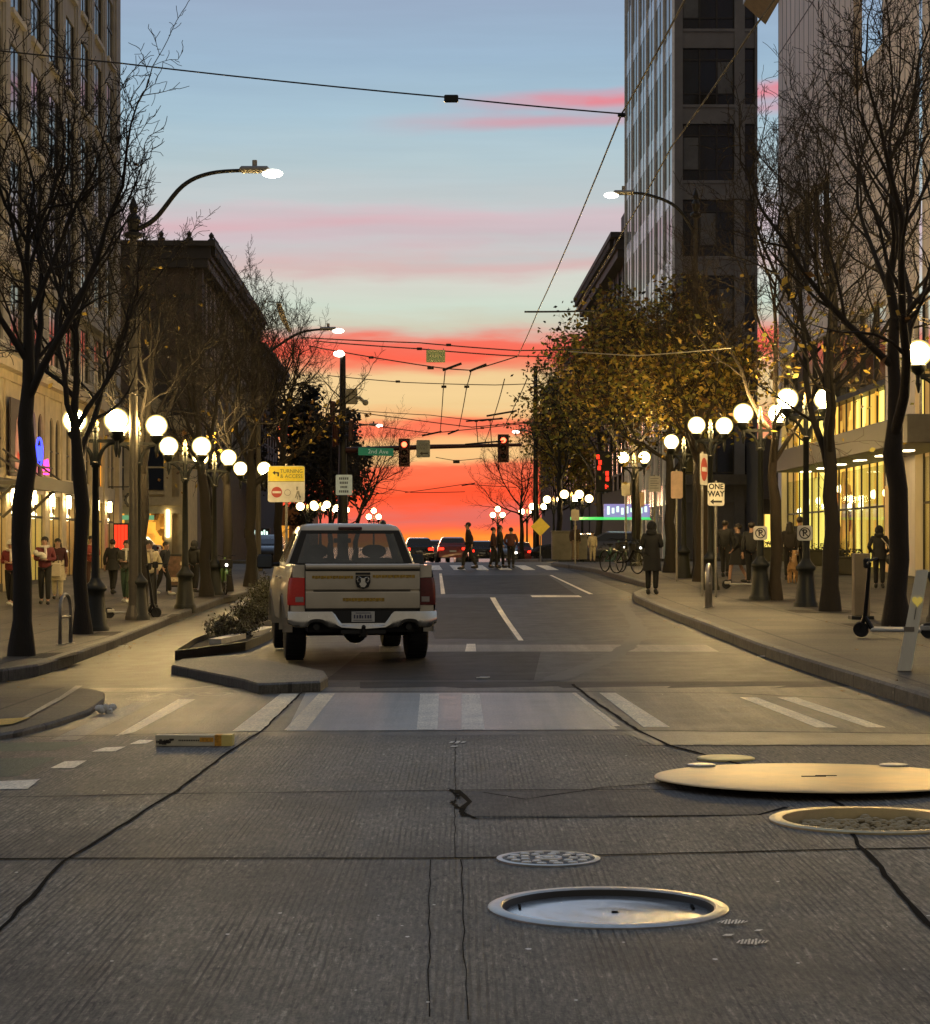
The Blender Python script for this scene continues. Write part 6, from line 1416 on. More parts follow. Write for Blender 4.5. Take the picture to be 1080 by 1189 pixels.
# ------------------------------------------------------------------ cars far down the street
def car_proto(paint, label, lit='rear', k=0):
    r = thing('car', label, 'car', (0, 0, 0), 0, 'distant cars down the street'); L_, w = 4.4, .88
    prof = [(0, .35), (-.02, .55), (.03, .90), (.12, .98), (.75, 1.02), (3.2, .98), (4.1, .82), (4.38, .62), (4.4, .35)]
    mb = MB(); rings = []
    for y, zt_ in ((0, .80), (.05, .93), (.3, .98), (1.0, 1.0), (2.0, .99), (3.1, .96), (3.9, .84), (4.3, .68), (4.4, .55)):
        ww = w * (1 - .08 * (abs(y - 2.2) / 2.2) ** 3); rings.append([(-ww * .96, y, .28), (-ww, y, .5), (-ww * .99, y, zt_ - .12), (-ww * .9, y, zt_), (ww * .9, y, zt_), (ww * .99, y, zt_ - .12), (ww, y, .5), (ww * .96, y, .28)])
    mb.loft(rings, True, True); smooth_by_angle(mb.build('body', paint, r), 40)
    mb = MB(); mb.loft([[(-.80, .35, .97), (.80, .35, .97), (.80, 3.25, .95), (-.80, 3.25, .95)], [(-.62, .75, 1.40), (.62, .75, 1.40), (.62, 2.3, 1.42), (-.62, 2.3, 1.42)], [(-.5, .95, 1.46), (.5, .95, 1.46), (.5, 2.1, 1.47), (-.5, 2.1, 1.47)]], True, True); smooth_by_angle(mb.build('roof', paint, r), 30)
    mb = MB(); mb.loft([[(-.70, .39, 1.0), (.70, .39, 1.0)], [(-.56, .69, 1.36), (.56, .69, 1.36)]], False); mb.build('rear_window', tint, r)
    mb = MB(); mb.loft([[(.70, 3.19, 1.0), (-.70, 3.19, 1.0)], [(.56, 2.38, 1.37), (-.56, 2.38, 1.37)]], False); mb.build('windscreen', tint, r)
    for s in (-1, 1):
        mb = MB(); mb.poly([(s * .80, .7, 1.0), (s * .80, 2.9, 1.0), (s * .655, 2.25, 1.36), (s * .655, .9, 1.36)]); mb.build('side_window', tint, r)
        t_ = MB(); t_.box(*sorted((s * .52, s * .84)), -.03, .06, .72, .86, .02); t_.build('tail_light', emis('brake_glow', srgb(255, 40, 24), 5) if lit == 'rear' else tail_red, r)
        h_ = MB(); h_.ball((s * .62, 4.33, .62), .15, .08, .09, 10, 6); h_.build('headlight', emis('headlight_glow', (1, .93, .78), 8) if lit == 'front' else mat('clear_lens2', (.4, .4, .4), .15), r)
        for y in (.85, 3.5): t_ = MB(); t_.lathe([(.2, -.10), (.31, -.10), (.33, 0), (.31, .10), (.2, .10)], 18, (s * .78, y, .33), 'x'); t_.build('wheel', rubber, r)
    lp_ = MB(); lp_.box(-.2, .2, -.035, -.01, .6, .7); lp_.build('licence_plate', mat('plate_pale', (.52, .52, .50), .5), r)
    return r
car_black = mat('car_black', (.02, .02, .022), .25, .4, coat=.6); car_red = mat('car_red', (.16, .02, .02), .3, .3, coat=.6); car_grey = mat('car_grey', (.10, .10, .11), .3, .5, coat=.6)
for px, d, yaw, paint, lab, lit in ((487, 126, .05, car_black, 'black car braking just beyond the crossing, nearest the pickup roof corner', 'rear'), (507, 138, .04, car_grey, 'grey car braking second in the far queue', 'rear'), (526, 124, .03, car_red, 'dark red car with bright brake lights left of the walking man', 'rear'), (560, 142, .02, car_black, 'black car between the walking man and the crossing group', 'rear'), (604, 146, .0, car_red, 'red-lit car right of the crossing group', 'rear'), (496, 156, .05, car_black, 'most distant black car in the left lane', 'rear'), (543, 164, .05, car_grey, 'most distant grey car in the middle lane', 'rear'),
                                 (316, 112, math.pi, car_black, 'dark car with headlights on beyond the planter, left of the pickup', 'front'), (585, 136, math.pi, car_grey, 'pale-lit car facing this way behind the crossing group', 'front'), (716, 112, 1.4, car_black, 'black car parked across by the lit marquee', None), (757, 104, 1.5, car_grey, 'grey car parked behind the leafy trees', None), (186, 112, 1.57, car_grey, 'grey car crossing in front of the cream shop pavilion', None)):
    o = car_proto(paint, lab, lit); x = (px - CX) * d / F; o.location = (x, d, gz(x, d)); o.rotation_euler = (0, 0, yaw)

# ------------------------------------------------------------------ people
skin_m = mat('skin', (.36, .215, .15), .55, var=.08)
def skinmesh(nodes, edges, m, sub=1, name='m'):
    me = bpy.data.meshes.new('t'); me.from_pydata([n[0] for n in nodes], edges, []); ob = bpy.data.objects.new('t', me); C.objects.link(ob)
    md = ob.modifiers.new('s', 'SKIN'); md.use_smooth_shade = True
    for i, n in enumerate(nodes):
        rr = n[1]; me.skin_vertices[0].data[i].radius = rr if isinstance(rr, tuple) else (rr, rr)
        me.skin_vertices[0].data[i].use_root = (i == 0)
    sd = ob.modifiers.new('u', 'SUBSURF'); sd.levels = sub; sd.render_levels = sub
    dg = bpy.context.evaluated_depsgraph_get(); out_ = bpy.data.meshes.new_from_object(ob.evaluated_get(dg)); bpy.data.objects.remove(ob); bpy.data.meshes.remove(me)
    out_.name = name; out_.materials.clear(); out_.materials.append(m); out_.polygons.foreach_set('use_smooth', [True] * len(out_.polygons)); return out_
def addm(name, me, parent):
    o = bpy.data.objects.new(name, me); C.objects.link(o); o.parent = parent; return o
def person(label, px, py, h_px, yaw=0, stride=.0, arms='down', top=(.05, .05, .05), legs=(.02, .02, .02), hair=(.02, .015, .01), hat=None, longcoat=0.0, skirt=0.0, longhair=False, shoes=(.03, .03, .03), skin=None, scarf=None, group=None, h=WALK, pos=None, hood=False, detail=True, lean=0.0):
    """front of the figure looks along -Y at yaw 0; built 1.75 m tall and scaled to the measured height"""
    p = at(px, py, h) if pos is None else pos; k = h_px * p.y / F / 1.75
    r = thing('person', label, 'person', p, yaw, group); r.scale = (k, k, k); sk = skin or skin_m
    V = Vector; st_ = stride
    hipL, hipR = V((.085, 0, .92)), V((-.085, 0, .92))
    kL, kR = V((.095, -.30 * st_ - .03, .50 + .02 * st_)), V((-.095, .16 * st_ - .02, .50)); aL, aR = V((.095, -.42 * st_, .09 + .02 * st_)), V((-.095, .48 * st_, .09 + .10 * st_))
    tL, tR = aL + V((.015, -.15, -.055)), aR + V((-.015, -.145, -.055 - .03 * st_))
    ly = -lean
    pel, wai, che, nck, hb, hm, ht = V((0, 0, .97)), V((0, ly * .3, 1.13)), V((0, ly * .7, 1.32)), V((0, ly, 1.475)), V((0, ly - .015, 1.545)), V((0, ly - .02, 1.63)), V((0, ly - .01, 1.715))
    sL, sR = V((.185, ly * .85, 1.415)), V((-.185, ly * .85, 1.415))
    if arms == 'down': eL, eR, wL, wR = V((.235, .05 + .10 * st_, 1.15)), V((-.235, .05 - .10 * st_, 1.15)), V((.24, -.02 + .22 * st_, .90)), V((-.24, -.02 - .22 * st_, .90))
    elif arms == 'hold': eL, eR, wL, wR = V((.245, .03, 1.16)), V((-.245, .03, 1.16)), V((.06, -.25, 1.15)), V((-.07, -.25, 1.18))
    elif arms == 'pocket': eL, eR, wL, wR = V((.29, .06, 1.16)), V((-.29, .06, 1.16)), V((.19, -.10, 1.0)), V((-.19, -.10, 1.0))
    else: eL, eR, wL, wR = V((.25, .04, 1.15)), V((-.24, -.02, 1.16)), V((.23, -.05, .9)), V((-.10, -.16, 1.44))
    N = [(pel, (.15, .11)), (wai, (.13, .10)), (che, (.155, .11)), (nck, .058), (hb, .072), (hm, (.088, .10)), (ht, .068), (hipL, .095), (kL, .062), (aL, .042), (tL, (.042, .03)), (hipR, .095), (kR, .062), (aR, .042), (tR, (.042, .03)), (sL, .062), (eL, .044), (wL, .030), (sR, .062), (eR, .044), (wR, .030)]
    E = [(0, 1), (1, 2), (2, 3), (3, 4), (4, 5), (5, 6), (0, 7), (7, 8), (8, 9), (9, 10), (0, 11), (11, 12), (12, 13), (13, 14), (2, 15), (15, 16), (16, 17), (2, 18), (18, 19), (19, 20)]
    for w_, e_, i0, sg in ((wL, eL, 17, 1), (wR, eR, 20, -1)):
        d = (w_ - e_).normalized(); side_ = d.cross(V((0, 1, 0) if abs(d.y) < .8 else (0, 0, 1))).normalized(); pal = w_ + d * .075; b0 = len(N); N.append((pal, (.034, .018))); E.append((i0, b0))
        if detail:
            for f in range(4):
                o_ = side_ * (.026 - .0175 * f); L_ = (.062, .074, .068, .052)[f]; b1 = len(N); N.append((pal + o_ + d * (.03), .0095)); N.append((pal + o_ * 1.05 + d * (.03 + L_ * .6) + V((0, -.012, 0)), .0085)); N.append((pal + o_ * 1.05 + d * (.03 + L_) + V((0, -.03, 0)), .0075)); E += [(b0, b1), (b1, b1 + 1), (b1 + 1, b1 + 2)]
            b1 = len(N); N.append((w_ + d * .04 + side_ * .034, .011)); N.append((w_ + d * .085 + side_ * .052 + V((0, -.012, 0)), .009)); E += [(i0, b1), (b1, b1 + 1)]
    body = addm('body', skinmesh(N, E, sk, 1, 'body'), r)
    if detail:                                         # features on the face, in the body's own mesh
        import bmesh as _bm
        mb = MB(); fy = ly - .02
        mb.ball((0, fy - .098, 1.622), .014, .018, .022, 8, 6)
        for s in (-1, 1): mb.ball((s * .090, fy + .005, 1.625), .012, .02, .03, 8, 6)
        me2 = mb.mesh('t', sk, True); bb = _bm.new(); bb.from_mesh(body.data); bb.from_mesh(me2); bb.to_mesh(body.data); bb.free(); bpy.data.meshes.remove(me2)
        ey = MB()
        for s in (-1, 1): ey.ball((s * .034, fy - .086, 1.638), .013, .009, .008, 8, 5)
        ey.build('eyes', dark_plastic, body)
        mo = MB(); mo.ball((0, fy - .088, 1.583), .024, .010, .007, 8, 5); mo.build('mouth', mat('lips', (.25, .08, .07), .5), body)
    tm = mat('cloth_%d_%d_%d' % tuple(int(c * 255) for c in top), top, .85, scale=14, bump=.25); lm_ = mat('cloth_%d_%d_%d' % tuple(int(c * 255) for c in legs), legs, .85, scale=14, bump=.25)
    bare = skirt < 0
    if not bare:
        addm('trousers', skinmesh([(pel + V((0, 0, .11)), (.165, .13)), (hipL, .108), (kL, .080), (aL + V((0, 0, .02)), .066), (hipR, .108), (kR, .080), (aR + V((0, 0, .02)), .066)], [(0, 1), (1, 2), (2, 3), (0, 4), (4, 5), (5, 6)], lm_, 1, 'trousers'), r)
    addm('jacket', skinmesh([(pel + V((0, 0, -.10)), (.205, .165)), (wai, (.18, .15)), (che, (.188, .15)), (nck + V((0, 0, -.015)), .075), (sL, .085), (eL, .066), (wL - (wL - eL) * .05, .050), (sR, .085), (eR, .066), (wR - (wR - eR) * .05, .050)], [(0, 1), (1, 2), (2, 3), (2, 4), (4, 5), (5, 6), (2, 7), (7, 8), (8, 9)], tm, 1, 'jacket'), r)
    ln = longcoat or abs(skirt)
    if ln:
        mb = MB(); zb = .97 - ln; rg = []
        for f in [q / 6 for q in range(7)]:
            z = 1.12 + (zb - 1.12) * f; rx, ry = .175 + .05 * f + .02 * st_ * f, .135 + .05 * f + .16 * st_ * f
            rg.append([(rx * (1 + .05 * math.sin(j * 3)) * math.cos(2 * math.pi * j / 18), ry * (1 + .05 * math.cos(j * 5)) * math.sin(2 * math.pi * j / 18), z + .01 * math.sin(j * 2)) for j in range(18)])
        mb.loft(rg, True, False); mb.build('coat_skirt', tm if longcoat else lm_, r, True)
    hm_ = mat('hair_%d' % int(hair[0] * 999), hair, .6, scale=30, var=.3)
    mb = MB()
    if hat: mb.ball((0, ly - .005, 1.68), .105, .115, .095, 14, 8); mb.tube([(.108 * math.cos(2 * math.pi * j / 16), ly - .01 + .118 * math.sin(2 * math.pi * j / 16), 1.655) for j in range(17)], .02, 6); mb.build('beanie', mat('hat_%d' % int(hat[0] * 999), hat, .9, scale=30, bump=.3), r, True)
    elif hood: mb.ball((0, ly + .01, 1.63), .125, .135, .15, 14, 9); mb.ball((0, ly + .06, 1.50), .14, .10, .09); mb.build('hood', tm, r, True)
    else: mb.ball((0, ly + .015, 1.665), .100, .108, .092, 14, 8); mb.build('hair', hm_, r, True)
    if longhair: mb = MB(); mb.loft([[(rx * math.cos(2 * math.pi * j / 12), ly + .05 + ry * math.sin(2 * math.pi * j / 12), z) for j in range(12)] for z, rx, ry in ((1.70, .07, .06), (1.60, .112, .075), (1.48, .125, .07), (1.36, .12, .055), (1.28, .06, .03))], True, True); mb.build('long_hair', hm_, r, True)
    sh_ = mat('shoe_%d' % int(shoes[0] * 999), shoes, .6)
    for a_, t_, in ((aL, tL), (aR, tR)):
        mb = MB(); c = (a_ + t_) / 2; mb.ball((c.x, c.y + .0, c.z - .02), .052, .145, .052, 12, 7); mb.ball((a_.x, a_.y + .01, a_.z - .01), .052, .06, .06, 10, 6); mb.build('shoe', sh_, r, True)
    if scarf: mb = MB(); mb.tube([(.10 * math.cos(2 * math.pi * j / 14), ly + .09 * math.sin(2 * math.pi * j / 14) - .01, 1.485) for j in range(15)], .036, 7); mb.tube([(.03, ly - .11, 1.47), (.05, ly - .17, 1.3), (.04, ly - .16, 1.12)], [.035, .04, .03], 6); mb.build('scarf', mat('scarf_%d' % int(scarf[0] * 999), scarf, .9, scale=20), r, True)
    return r
blk, navy, maroon, cream, tanc = (.012, .012, .013), (.02, .022, .03), (.16, .022, .025), (.52, .45, .28), (.22, .17, .11)
person('person in maroon jacket and white beanie walking this way, partly behind the nearest left tree', 13, 704, 77, -.1, .35, 'hold', maroon, blk, hat=(.62, .6, .52), shoes=(.55, .55, .5), scarf=(.6, .55, .5))
person('person with dark hair holding a white paper bundle, black trousers, beside the nearest left tree', 52, 702, 79, .05, .2, 'hold', (.14, .03, .035), blk, scarf=(.6, .58, .5), longhair=False)
person('person in open black coat over pale skirt, behind the one holding paper', 67, 696, 71, .1, .2, 'down', (.05, .012, .014), (.5, .44, .3), skirt=.42, longhair=True)
person('person in black coat walking away past the red neon panel', 131, 690, 64, 2.9, .4, 'down', blk, blk, longcoat=.2)
person('person in dark jacket and green trousers beside the grey light pole', 147, 700, 73, -.2, .3, 'hold', (.05, .05, .045), (.03, .06, .04), scarf=(.5, .48, .4), shoes=(.6, .6, .55))
person('person in cream hooded jacket with hands in pockets by the kick scooter', 173, 711, 84, .25, .12, 'pocket', cream, (.035, .036, .04), hair=(.02, .015, .012), scarf=(.32, .27, .2))
person('person in dark clothes bending behind the cream jacket', 189, 691, 62, 1.2, .5, 'down', navy, blk, shoes=(.6, .6, .58), lean=.12)
person('person in black standing right of the sandwich board', 226, 688, 60, 2.6, .1, 'down', blk, blk, hood=True)
person('person in red and dark clothes half hidden between left tree trunk and lamp', 106, 688, 66, .4, .2, 'hold', (.2, .04, .03), (.06, .03, .025))
person('person in long dark hooded coat standing at the right kerb looking down the street', 757, 690, 84, math.pi - .25, .05, 'hold', (.010, .011, .014), (.008, .008, .010), longcoat=.40, hood=True)
person('person in dark jacket walking away in the lit shop doorway on the right', 842, 670, 66, 2.8, .3, 'down', (.03, .03, .03), (.03, .028, .026))
person('person in black knee-length dress walking, bare legs, behind the silver hoop', 857, 678, 70, -1.9, .55, 'pocket', blk, blk, longcoat=.42, skirt=-.01, longhair=False)
person('person in dark clothes half behind the lamp nearer the silver hoop', 873, 680, 74, 2.9, .3, 'down', (.02, .02, .02), blk)
person('person with long dark hair walking a dog on the right pavement', 917, 674, 68, 3.0, .3, 'down', (.035, .028, .024), (.02, .018, .016), longhair=True)
person('person with short hair beside the dog walker', 929, 672, 72, 3.1, .3, 'down', (.02, .02, .022), blk)
person('person in black puffer coat and hood walking away between pillar and forked tree', 1021, 683, 72, 2.9, .12, 'pocket', (.014, .012, .013), (.010, .010, .010), hood=True, longcoat=.15)
person('person in white coat waiting on the far right corner', 688, 653, 36, .2, .1, 'down', (.6, .52, .36), (.5, .43, .3), detail=False, pos=None)
person('person in dark jacket and tan trousers at the far right corner', 668, 652, 44, .4, .1, 'down', (.06, .04, .035), tanc, detail=False)
person('tall person striding left across the far crossing, hood down', 545, 661.5, 55, -1.6, .55, 'down', (.03, .02, .025), (.012, .012, .012), hood=False, h=.01, lean=.05)
person('person at the left of the trio on the far crossing', 573, 660, 48, 1.5, .3, 'down', (.05, .02, .02), blk, h=.01)
person('person in the middle of the trio on the far crossing, overlapping the left one', 580.5, 659.5, 50, 1.7, .35, 'down', (.05, .04, .025), blk, h=.01)
person('person at the right of the trio on the far crossing with a backpack', 593.5, 659.5, 47, 2.9, .08, 'pocket', (.10, .035, .03), blk, h=.01)
# what some of them carry
def lump(name, label, cat, pos, balls, m):
    mb = MB()
    for c, rx, ry, rz_ in balls: mb.ball(c, rx, ry, rz_, 12, 8)
    return tag(mb.build(name, m, None, True, pos), label, cat)
q = at(52, 702, WALK); lump('paper_bundle', 'white paper bundle held by the dark-haired person on the left', 'bundle', q + Vector((-.05, -.36, 1.22)), [((0, 0, 0), .13, .07, .06), ((.09, -.02, -.05), .08, .06, .07), ((-.10, .0, .04), .07, .06, .07)], mat('paper_white', (.58, .55, .48), .8))
bag = thing('tote_bag', 'pale tote bag hanging at the side of the coated person on the left', 'bag', at(67, 696, WALK) + Vector((-.02, -.33, .58)))
mb = MB(); mb.box(-.17, .17, -.05, .05, 0, .36, .03); mb.build('bag_body', mat('tote_pale', (.52, .46, .34), .8), bag); mb = MB(); mb.tube([(-.1, 0, .35), (-.08, 0, .55), (.08, 0, .55), (.1, 0, .35)], .012, 5); mb.build('handle', blk and dark_plastic, bag)
sb_ = thing('shoulder_bag', 'dark shoulder bag with pale strap on the person in the puffer coat', 'bag', at(1021, 683, WALK) + Vector((.27, -.17, .62)))
mb = MB(); mb.ball((0, 0, .12), .15, .09, .15); mb.build('bag_body', dark_plastic, sb_); mb = MB(); mb.tube([(.02, -.02, .25), (-.10, -.06, .48), (-.25, -.02, .66)], .014, 5); mb.build('strap', mat('strap_pale', (.4, .36, .3), .7), sb_)
# dog
dg_ = thing('dog', 'tan dog walking on a lead beside the long-haired person on the right', 'dog', at(917, 677, WALK) + Vector((.03, -.35, 0)), math.radians(165))
dn_ = [(Vector((0, .28, .50)), (.085, .095)), (Vector((0, .05, .50)), (.085, .10)), (Vector((0, -.25, .52)), (.10, .125)), (Vector((0, -.38, .66)), .065), (Vector((0, -.47, .76)), .075), (Vector((0, -.60, .72)), .038), (Vector((0, .42, .56)), .028), (Vector((0, .55, .68)), .018)]
de = [(0, 1), (1, 2), (2, 3), (3, 4), (4, 5), (0, 6), (6, 7)]
for s in (-1, 1):
    for b_, L_ in ((2, [(s * .075, -.24, .40), (s * .08, -.22, .24), (s * .08, -.25, .05), (s * .08, -.30, .025)]), (0, [(s * .07, .30, .38), (s * .075, .22, .26), (s * .075, .36, .15), (s * .075, .33, .03), (s * .075, .28, .02)])):
        i0 = b_
        for j, c in enumerate(L_): dn_.append((Vector(c), (.055, .038, .026, .026, .022)[j])); de.append((i0, len(dn_) - 1)); i0 = len(dn_) - 1
    dn_.append((Vector((s * .05, -.45, .84)), .022)); de.append((4, len(dn_) - 1)); dn_.append((Vector((s * .075, -.44, .78)), .014)); de.append((len(dn_) - 2, len(dn_) - 1))
addm('body', skinmesh(dn_, de, mat('tan_fur', (.36, .21, .09), .9, scale=12, var=.3), 1, 'body'), dg_); dg_.scale = (1.05,) * 3
mb = MB(); a = at(917, 677, WALK) + Vector((.04, -.75, .78)); b_ = at(917, 674, WALK) + Vector((.24, -.05, .92)); mb.tube([Vector((0, 0, 0)), (b_ - a) * .5 - Vector((0, 0, .08)), b_ - a], .012, 5); tag(mb.build('lead', mat('lead_white', (.5, .48, .42), .7), None, False, a), 'pale lead between the long-haired person and the tan dog', 'dog lead')

# ------------------------------------------------------------------ bicycles, scooters, street furniture
def bicycle(label, pos, yaw, paint, leaves=False):
    r = thing('bicycle', label, 'bicycle', pos, yaw)
    for y in (-.52, .52):
        w = MB(); n = 28; w.tube([(0, y + .33 * math.cos(2 * math.pi * k / n), .34 + .33 * math.sin(2 * math.pi * k / n)) for k in range(n + 1)], .022, 6); wo = w.build('wheel', rubber, r)
        s = MB()
        for k in range(12): s.tube([(0, y, .34), (0, y + .32 * math.cos(2 * math.pi * k / 12), .34 + .32 * math.sin(2 * math.pi * k / 12))], .004, 3)
        s.lathe([(.03, -.05), (.03, .05)], 8, (0, y, .34), 'x'); s.build('spokes', grey_metal, wo)
        fd = MB(); fd.loft([[(-.03, y + .37 * math.cos(a), .34 + .37 * math.sin(a)), (.03, y + .37 * math.cos(a), .34 + .37 * math.sin(a))] for a in [.3 + 2.2 * k / 10 for k in range(11)]], False); fd.build('mudguard', paint, r)
    f = MB(); f.tube([(0, -.50, .36), (0, -.36, .85), (0, -.34, 1.0)], .03, 8); f.tube([(0, -.37, .78), (0, -.1, .42), (0, .06, .36)], .045, 8); f.tube([(0, .06, .36), (0, .18, .78)], .035, 8); f.tube([(0, .06, .36), (0, .52, .34)], .025, 6); f.tube([(0, .17, .7), (0, .52, .34)], .02, 6); f.build('frame', paint, r)
    h_ = MB(); h_.tube([(-.30, -.20, 1.04), (-.22, -.32, 1.06), (0, -.36, 1.02), (.22, -.32, 1.06), (.30, -.20, 1.04)], .016, 6); h_.build('handlebar', black_metal, r)
    s = MB(); s.ball((0, .20, .88), .10, .14, .045, 12, 6); s.tube([(0, .18, .75), (0, .2, .87)], .02, 6); s.build('saddle', rubber, r)
    b_ = MB(); b_.box(-.17, .17, -.66, -.42, .72, .95, .02); b_.build('basket', black_metal, r)
    h_ = MB(); h_.ball((0, -.68, .80), .04, .03, .04, 8, 6); h_.build('headlight', emis('bike_lamp', (1, .95, .85), 5), r)
    return r
lime = mat('lime_paint', (.10, .22, .06), .4); 
bicycle('green shared bicycle parked end-on under the left trees', at(259, 690, WALK), .25, lime)
bicycle('dark green bicycle parked by the far right kerb', at(712, 664, WALK), .45, mat('teal_paint', (.04, .12, .08), .4)); bicycle('black bicycle leaning behind the dark green one on the far right kerb', at(728, 666, WALK), .6, black_metal)
# plant beside the green bicycle
r = thing('potted_plant', 'spiky green potted plant beside the green bicycle', 'plant', at(252, 689, WALK)); mb = MB(); mb.lathe([(.16, 0), (.2, .32), (.21, .34), (.18, .34), (.17, .3)], 14); mb.build('pot', mat('pot_dark', (.08, .06, .05), .7), r)
mb = MB(); rg = random.Random(5)
for k in range(46):
    a, el_, L_ = rg.uniform(0, 6.28), rg.uniform(.5, 1.4), rg.uniform(.5, .95); d = Vector((math.cos(a) * math.cos(el_), math.sin(a) * math.cos(el_), math.sin(el_))); sd = Vector((-math.sin(a), math.cos(a), 0)) * .028; p0 = Vector((0, 0, .34)); pts = [p0 + d * L_ * f - Vector((0, 0, .35 * L_ * f * f)) for f in (0, .35, .7, 1)]
    mb.loft([[p - sd * w, p + sd * w] for p, w in zip(pts, (.6, 1, .7, .05))], False)
mb.build('leaves', leafmat('spiky_green', (.06, .16, .035), .3), r)
def scooter(label, pos, yaw, fold=0.0):
    r = thing('kick_scooter', label, 'scooter', pos, yaw, 'electric kick scooters on the pavements')
    for y in (-.52, .45): w = MB(); w.lathe([(.05, -.025), (.10, -.035), (.115, 0), (.10, .035), (.05, .025)], 18, (0, y, .115), 'x'); w.build('wheel', rubber, r)
    d = MB(); d.box(-.085, .085, -.36, .36, .10, .145, .015); d.box(-.04, .04, .34, .5, .12, .2, .015); d.build('deck', mat('scooter_deck', (.42, .41, .38), .5), r)
    s = MB(); s.tube([(0, -.53, .12), (0, -.45, .30), (0, -.34, 1.08)], [.03, .034, .026], 8); s.tube([(0, -.36, .13), (0, -.45, .3)], .035, 8); s.build('stem', black_metal, r)
    h_ = MB(); h_.tube([(-.25, -.31, 1.09), (0, -.34, 1.10), (.25, -.31, 1.09)], .018, 6); h_.box(-.06, .06, -.42, -.34, 1.0, 1.14, .02); h_.build('handlebar', rubber, r)
    return r
s_ = scooter('black kick scooter leaning beside the white A-frame board', at(1042, 741, WALK), math.radians(-112)); s_.rotation_euler = (0, math.radians(10), math.radians(-118))
scooter('pale-decked kick scooter parked by the grey left light pole', at(152, 718, WALK), math.radians(105)); scooter('kick scooter lying parked behind the silver hoop on the right', at(864, 684, WALK), math.radians(72)); scooter('kick scooter standing beside the cream jacket', at(178, 713, WALK), math.radians(15))
def hoop(label, px, py, w, H, yaw, rad=.028):
    r = thing('bike_hoop', label, 'bike rack', at(px, py, WALK), yaw, 'steel bike hoops'); mb = MB(); n = 10
    mb.tube([(-w / 2, 0, -.05), (-w / 2, 0, H - w / 2)] + [(-w / 2 * math.cos(math.pi * k / n), 0, H - w / 2 + w / 2 * math.sin(math.pi * k / n)) for k in range(1, n)] + [(w / 2, 0, H - w / 2), (w / 2, 0, -.05)], rad, 10); mb.build('hoop', steel if px > 500 else grey_metal, r, True)
    mb = MB(); mb.tube([(-w / 2, 0, H * .55), (w / 2, 0, H * .55)], rad * .7, 8); mb.build('crossbar', grey_metal, r)
    for s in (-1, 1): mb = MB(); mb.lathe([(.07, 0), (.07, .012), (.04, .016)], 14, (s * w / 2, 0, 0)); mb.build('foot_plate', grey_metal, r)
hoop('slim steel bike hoop with crossbar between the two nearest left trees', 76, 748, .46, .78, math.radians(80)); hoop('silver bike hoop seen almost edge-on at the right kerb', 823, 705, .46, .84, math.radians(76), .042)
sp_ = thing('stone_pillar', 'square pale stone bollard pillar on a dark base between the right trees', 'bollard', at(1000, 719, WALK)); mb = MB(); mb.box(-.135, .135, -.135, .135, .06, 1.12, .012); mb.build('shaft', mat('bollard_stone', (.30, .24, .15), .7, scale=3, bump=.2), sp_); mb = MB(); mb.box(-.19, .19, -.19, .19, -.05, .06, .01); mb.build('base_plate', dark_metal, sp_)
# A-frame board seen from its side
af = thing('a_frame_board', 'white wooden A-frame board with a yellow heart, standing at the right edge', 'A-frame sign', at(1064, 779, WALK), math.radians(-11.5))
wood_w = mat('whitewashed_wood', (.86, .80, .66), .7, scale=3, var=.22, stretch=(1, 1, .2))
mb = MB(); mb.loft([[(-.20 + a, y, 0), (-.05 + a, y, 0), (.13 + a, y, 1.08), (-.0 + a, y, 1.08)] for a, y in ((0, -.02), (0, .03))], True, True); mb.build('side_panel', wood_w, af)
for k in (0, 1):
    x0, x1 = ((-.19, .02), (.50, .10))[k]
    mb = MB(); mb.loft([[(x0, .031, 0.0), (x0 + .05, .031, 0.0), (x1 + .05, .031, 1.06), (x1, .031, 1.06)], [(x0, .66, 0.0), (x0 + .05, .66, 0.0), (x1 + .05, .66, 1.06), (x1, .66, 1.06)]], True, True); mb.build('board', wood_w if k == 0 else mat('board_dark', (.05, .05, .045), .6), af)
mb = MB(); mb.box(-.13, -.02, -.026, -.0205, .42, .47); mb.build('slot', mat('wood_shadow', (.22, .19, .15), .8), af)
mb = MB(); hp = []
for k in range(24): a = 2 * math.pi * k / 24; hp.append((.012 + .0035 * 16 * math.sin(a) ** 3, .745 + .0038 * (13 * math.cos(a) - 5 * math.cos(2 * a) - 2 * math.cos(3 * a) - math.cos(4 * a))))
mb.prism(hp, -.034, -.0205); mb.build('heart', mat('heart_yellow', (.72, .52, .08), .5, emit=(1, .75, .15), estr=.25), af)
mb = MB(); mb.tube([(.0, -.024, .68), (-.02, -.024, .55)], .004, 4); mb.build('heart_string', dark_plastic, af)
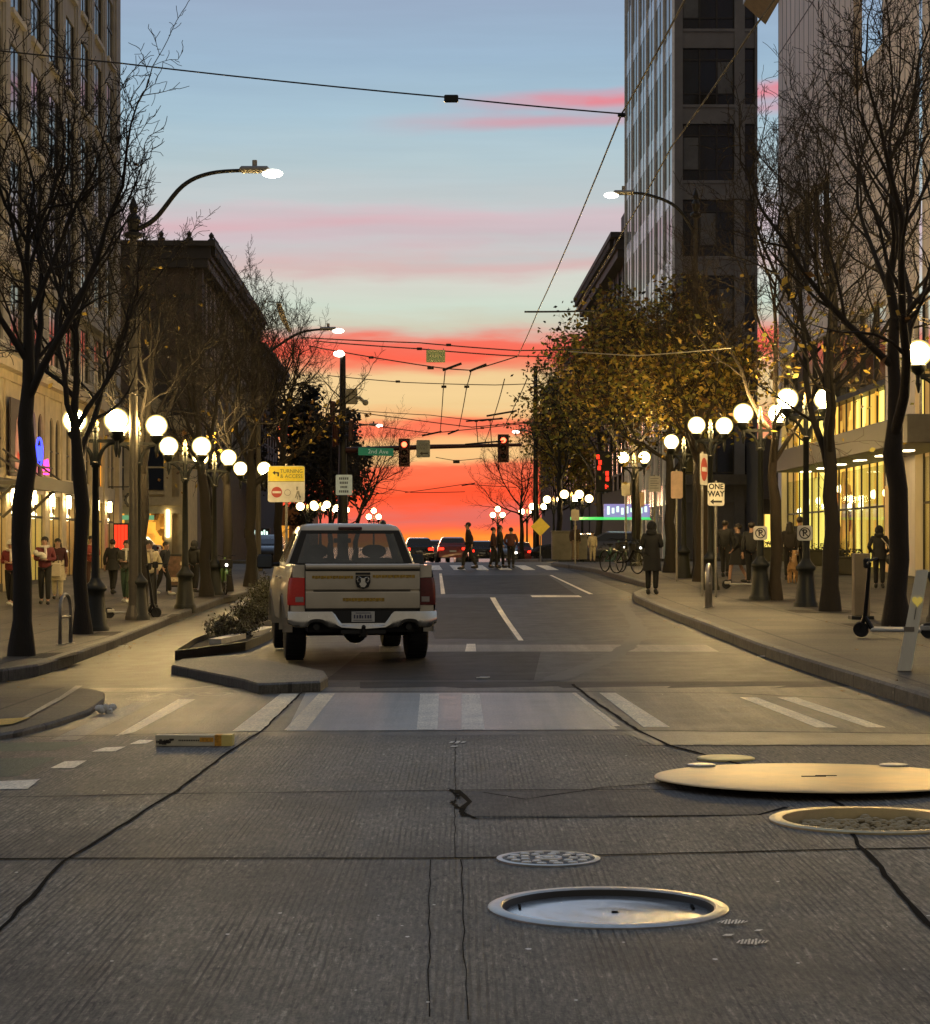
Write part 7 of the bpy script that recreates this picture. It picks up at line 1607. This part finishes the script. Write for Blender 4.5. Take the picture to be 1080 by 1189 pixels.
# sandwich board with pictures near the left lamps
wb = thing('sandwich_board', 'dark framed sandwich board with food pictures left of the second globe lamp', 'A-frame sign', at(207, 687, WALK), .1); mb = MB()
for x in (-.34, .30): mb.box(x, x + .05, -.03, .03, 0, 1.05)
mb.box(-.29, .30, -.03, .03, 1.0, 1.05); mb.box(-.29, .30, -.03, .03, .13, .18); mb.build('frame', black_metal, wb); mb = MB(); mb.box(-.288, .298, -.012, .012, .182, .998); mb.build('board', mat('menu_board', (.10, .055, .035), .6, scale=5, var=.8), wb)
mb = MB(); mb.box(.05, .26, -.0165, -.0125, .74, .84); mb.box(.02, .26, -.0165, -.0125, .40, .52); mb.box(-.2, .0, -.0165, -.0125, .28, .4); mb.box(.06, .28, -.0165, -.0125, .58, .64); mb.build('pictures', mat('menu_print', (.5, .42, .3), .6, scale=18, var=.6), wb)
# boxes and cabinets
def boxthing(name, label, cat, pos, w, dpt, h_, m, lid=True, yaw=0, group=None):
    r = thing(name, label, cat, pos, yaw, group); mb = MB(); mb.box(-w / 2, w / 2, -dpt / 2, dpt / 2, 0, h_, .015); mb.build('cabinet_body' if 'cab' in name else 'trough', m, r)
    if lid: mb = MB(); mb.box(-w / 2 - .03, w / 2 + .03, -dpt / 2 - .03, dpt / 2 + .03, h_ + .001, h_ + .06, .01); mb.build('rim', m, r)
    return r
cab_m = mat('cabinet_grey', (.24, .22, .18), .6)
boxthing('utility_cabinet', 'grey utility cabinet left of the pole on the far right corner', 'utility cabinet', at_d(652, 89), .8, .6, 1.15, cab_m); boxthing('utility_cabinet', 'lower grey utility cabinet right of the pole on the far right corner', 'utility cabinet', at_d(673, 90), .6, .6, .95, cab_m)
plm = mat('planter_dark', (.05, .045, .035), .7)
for px, d, w, lab in ((948, 76, 1.9, 'long dark planter box under the yellow shop window'), (984, 66, .95, 'short dark planter box right of the stone pillar'), (905, 84, 1.3, 'dark planter box behind the dog walker')):
    x = (px - CX) * d / F; r = boxthing('planter_box', lab, 'planter', Vector((x, d, gz(x, d) + WALK)), w, .6, .5, plm, group='planter boxes at the store front')
    mb = MB(); rg = random.Random(px)
    for k in range(260): c = Vector((rg.uniform(-w / 2, w / 2), rg.uniform(-.28, .28), .5 + rg.random() * .28)); s = rg.uniform(.03, .06); u = Vector((rg.gauss(0, 1), rg.gauss(0, 1), rg.gauss(0, 1))).normalized(); v = rot_away(u, 1.57, rg.uniform(0, 6)); mb.poly([c - u * s, c + v * s * .5, c + u * s, c - v * s * .5])
    mb.build('foliage', leaf_dark, r)
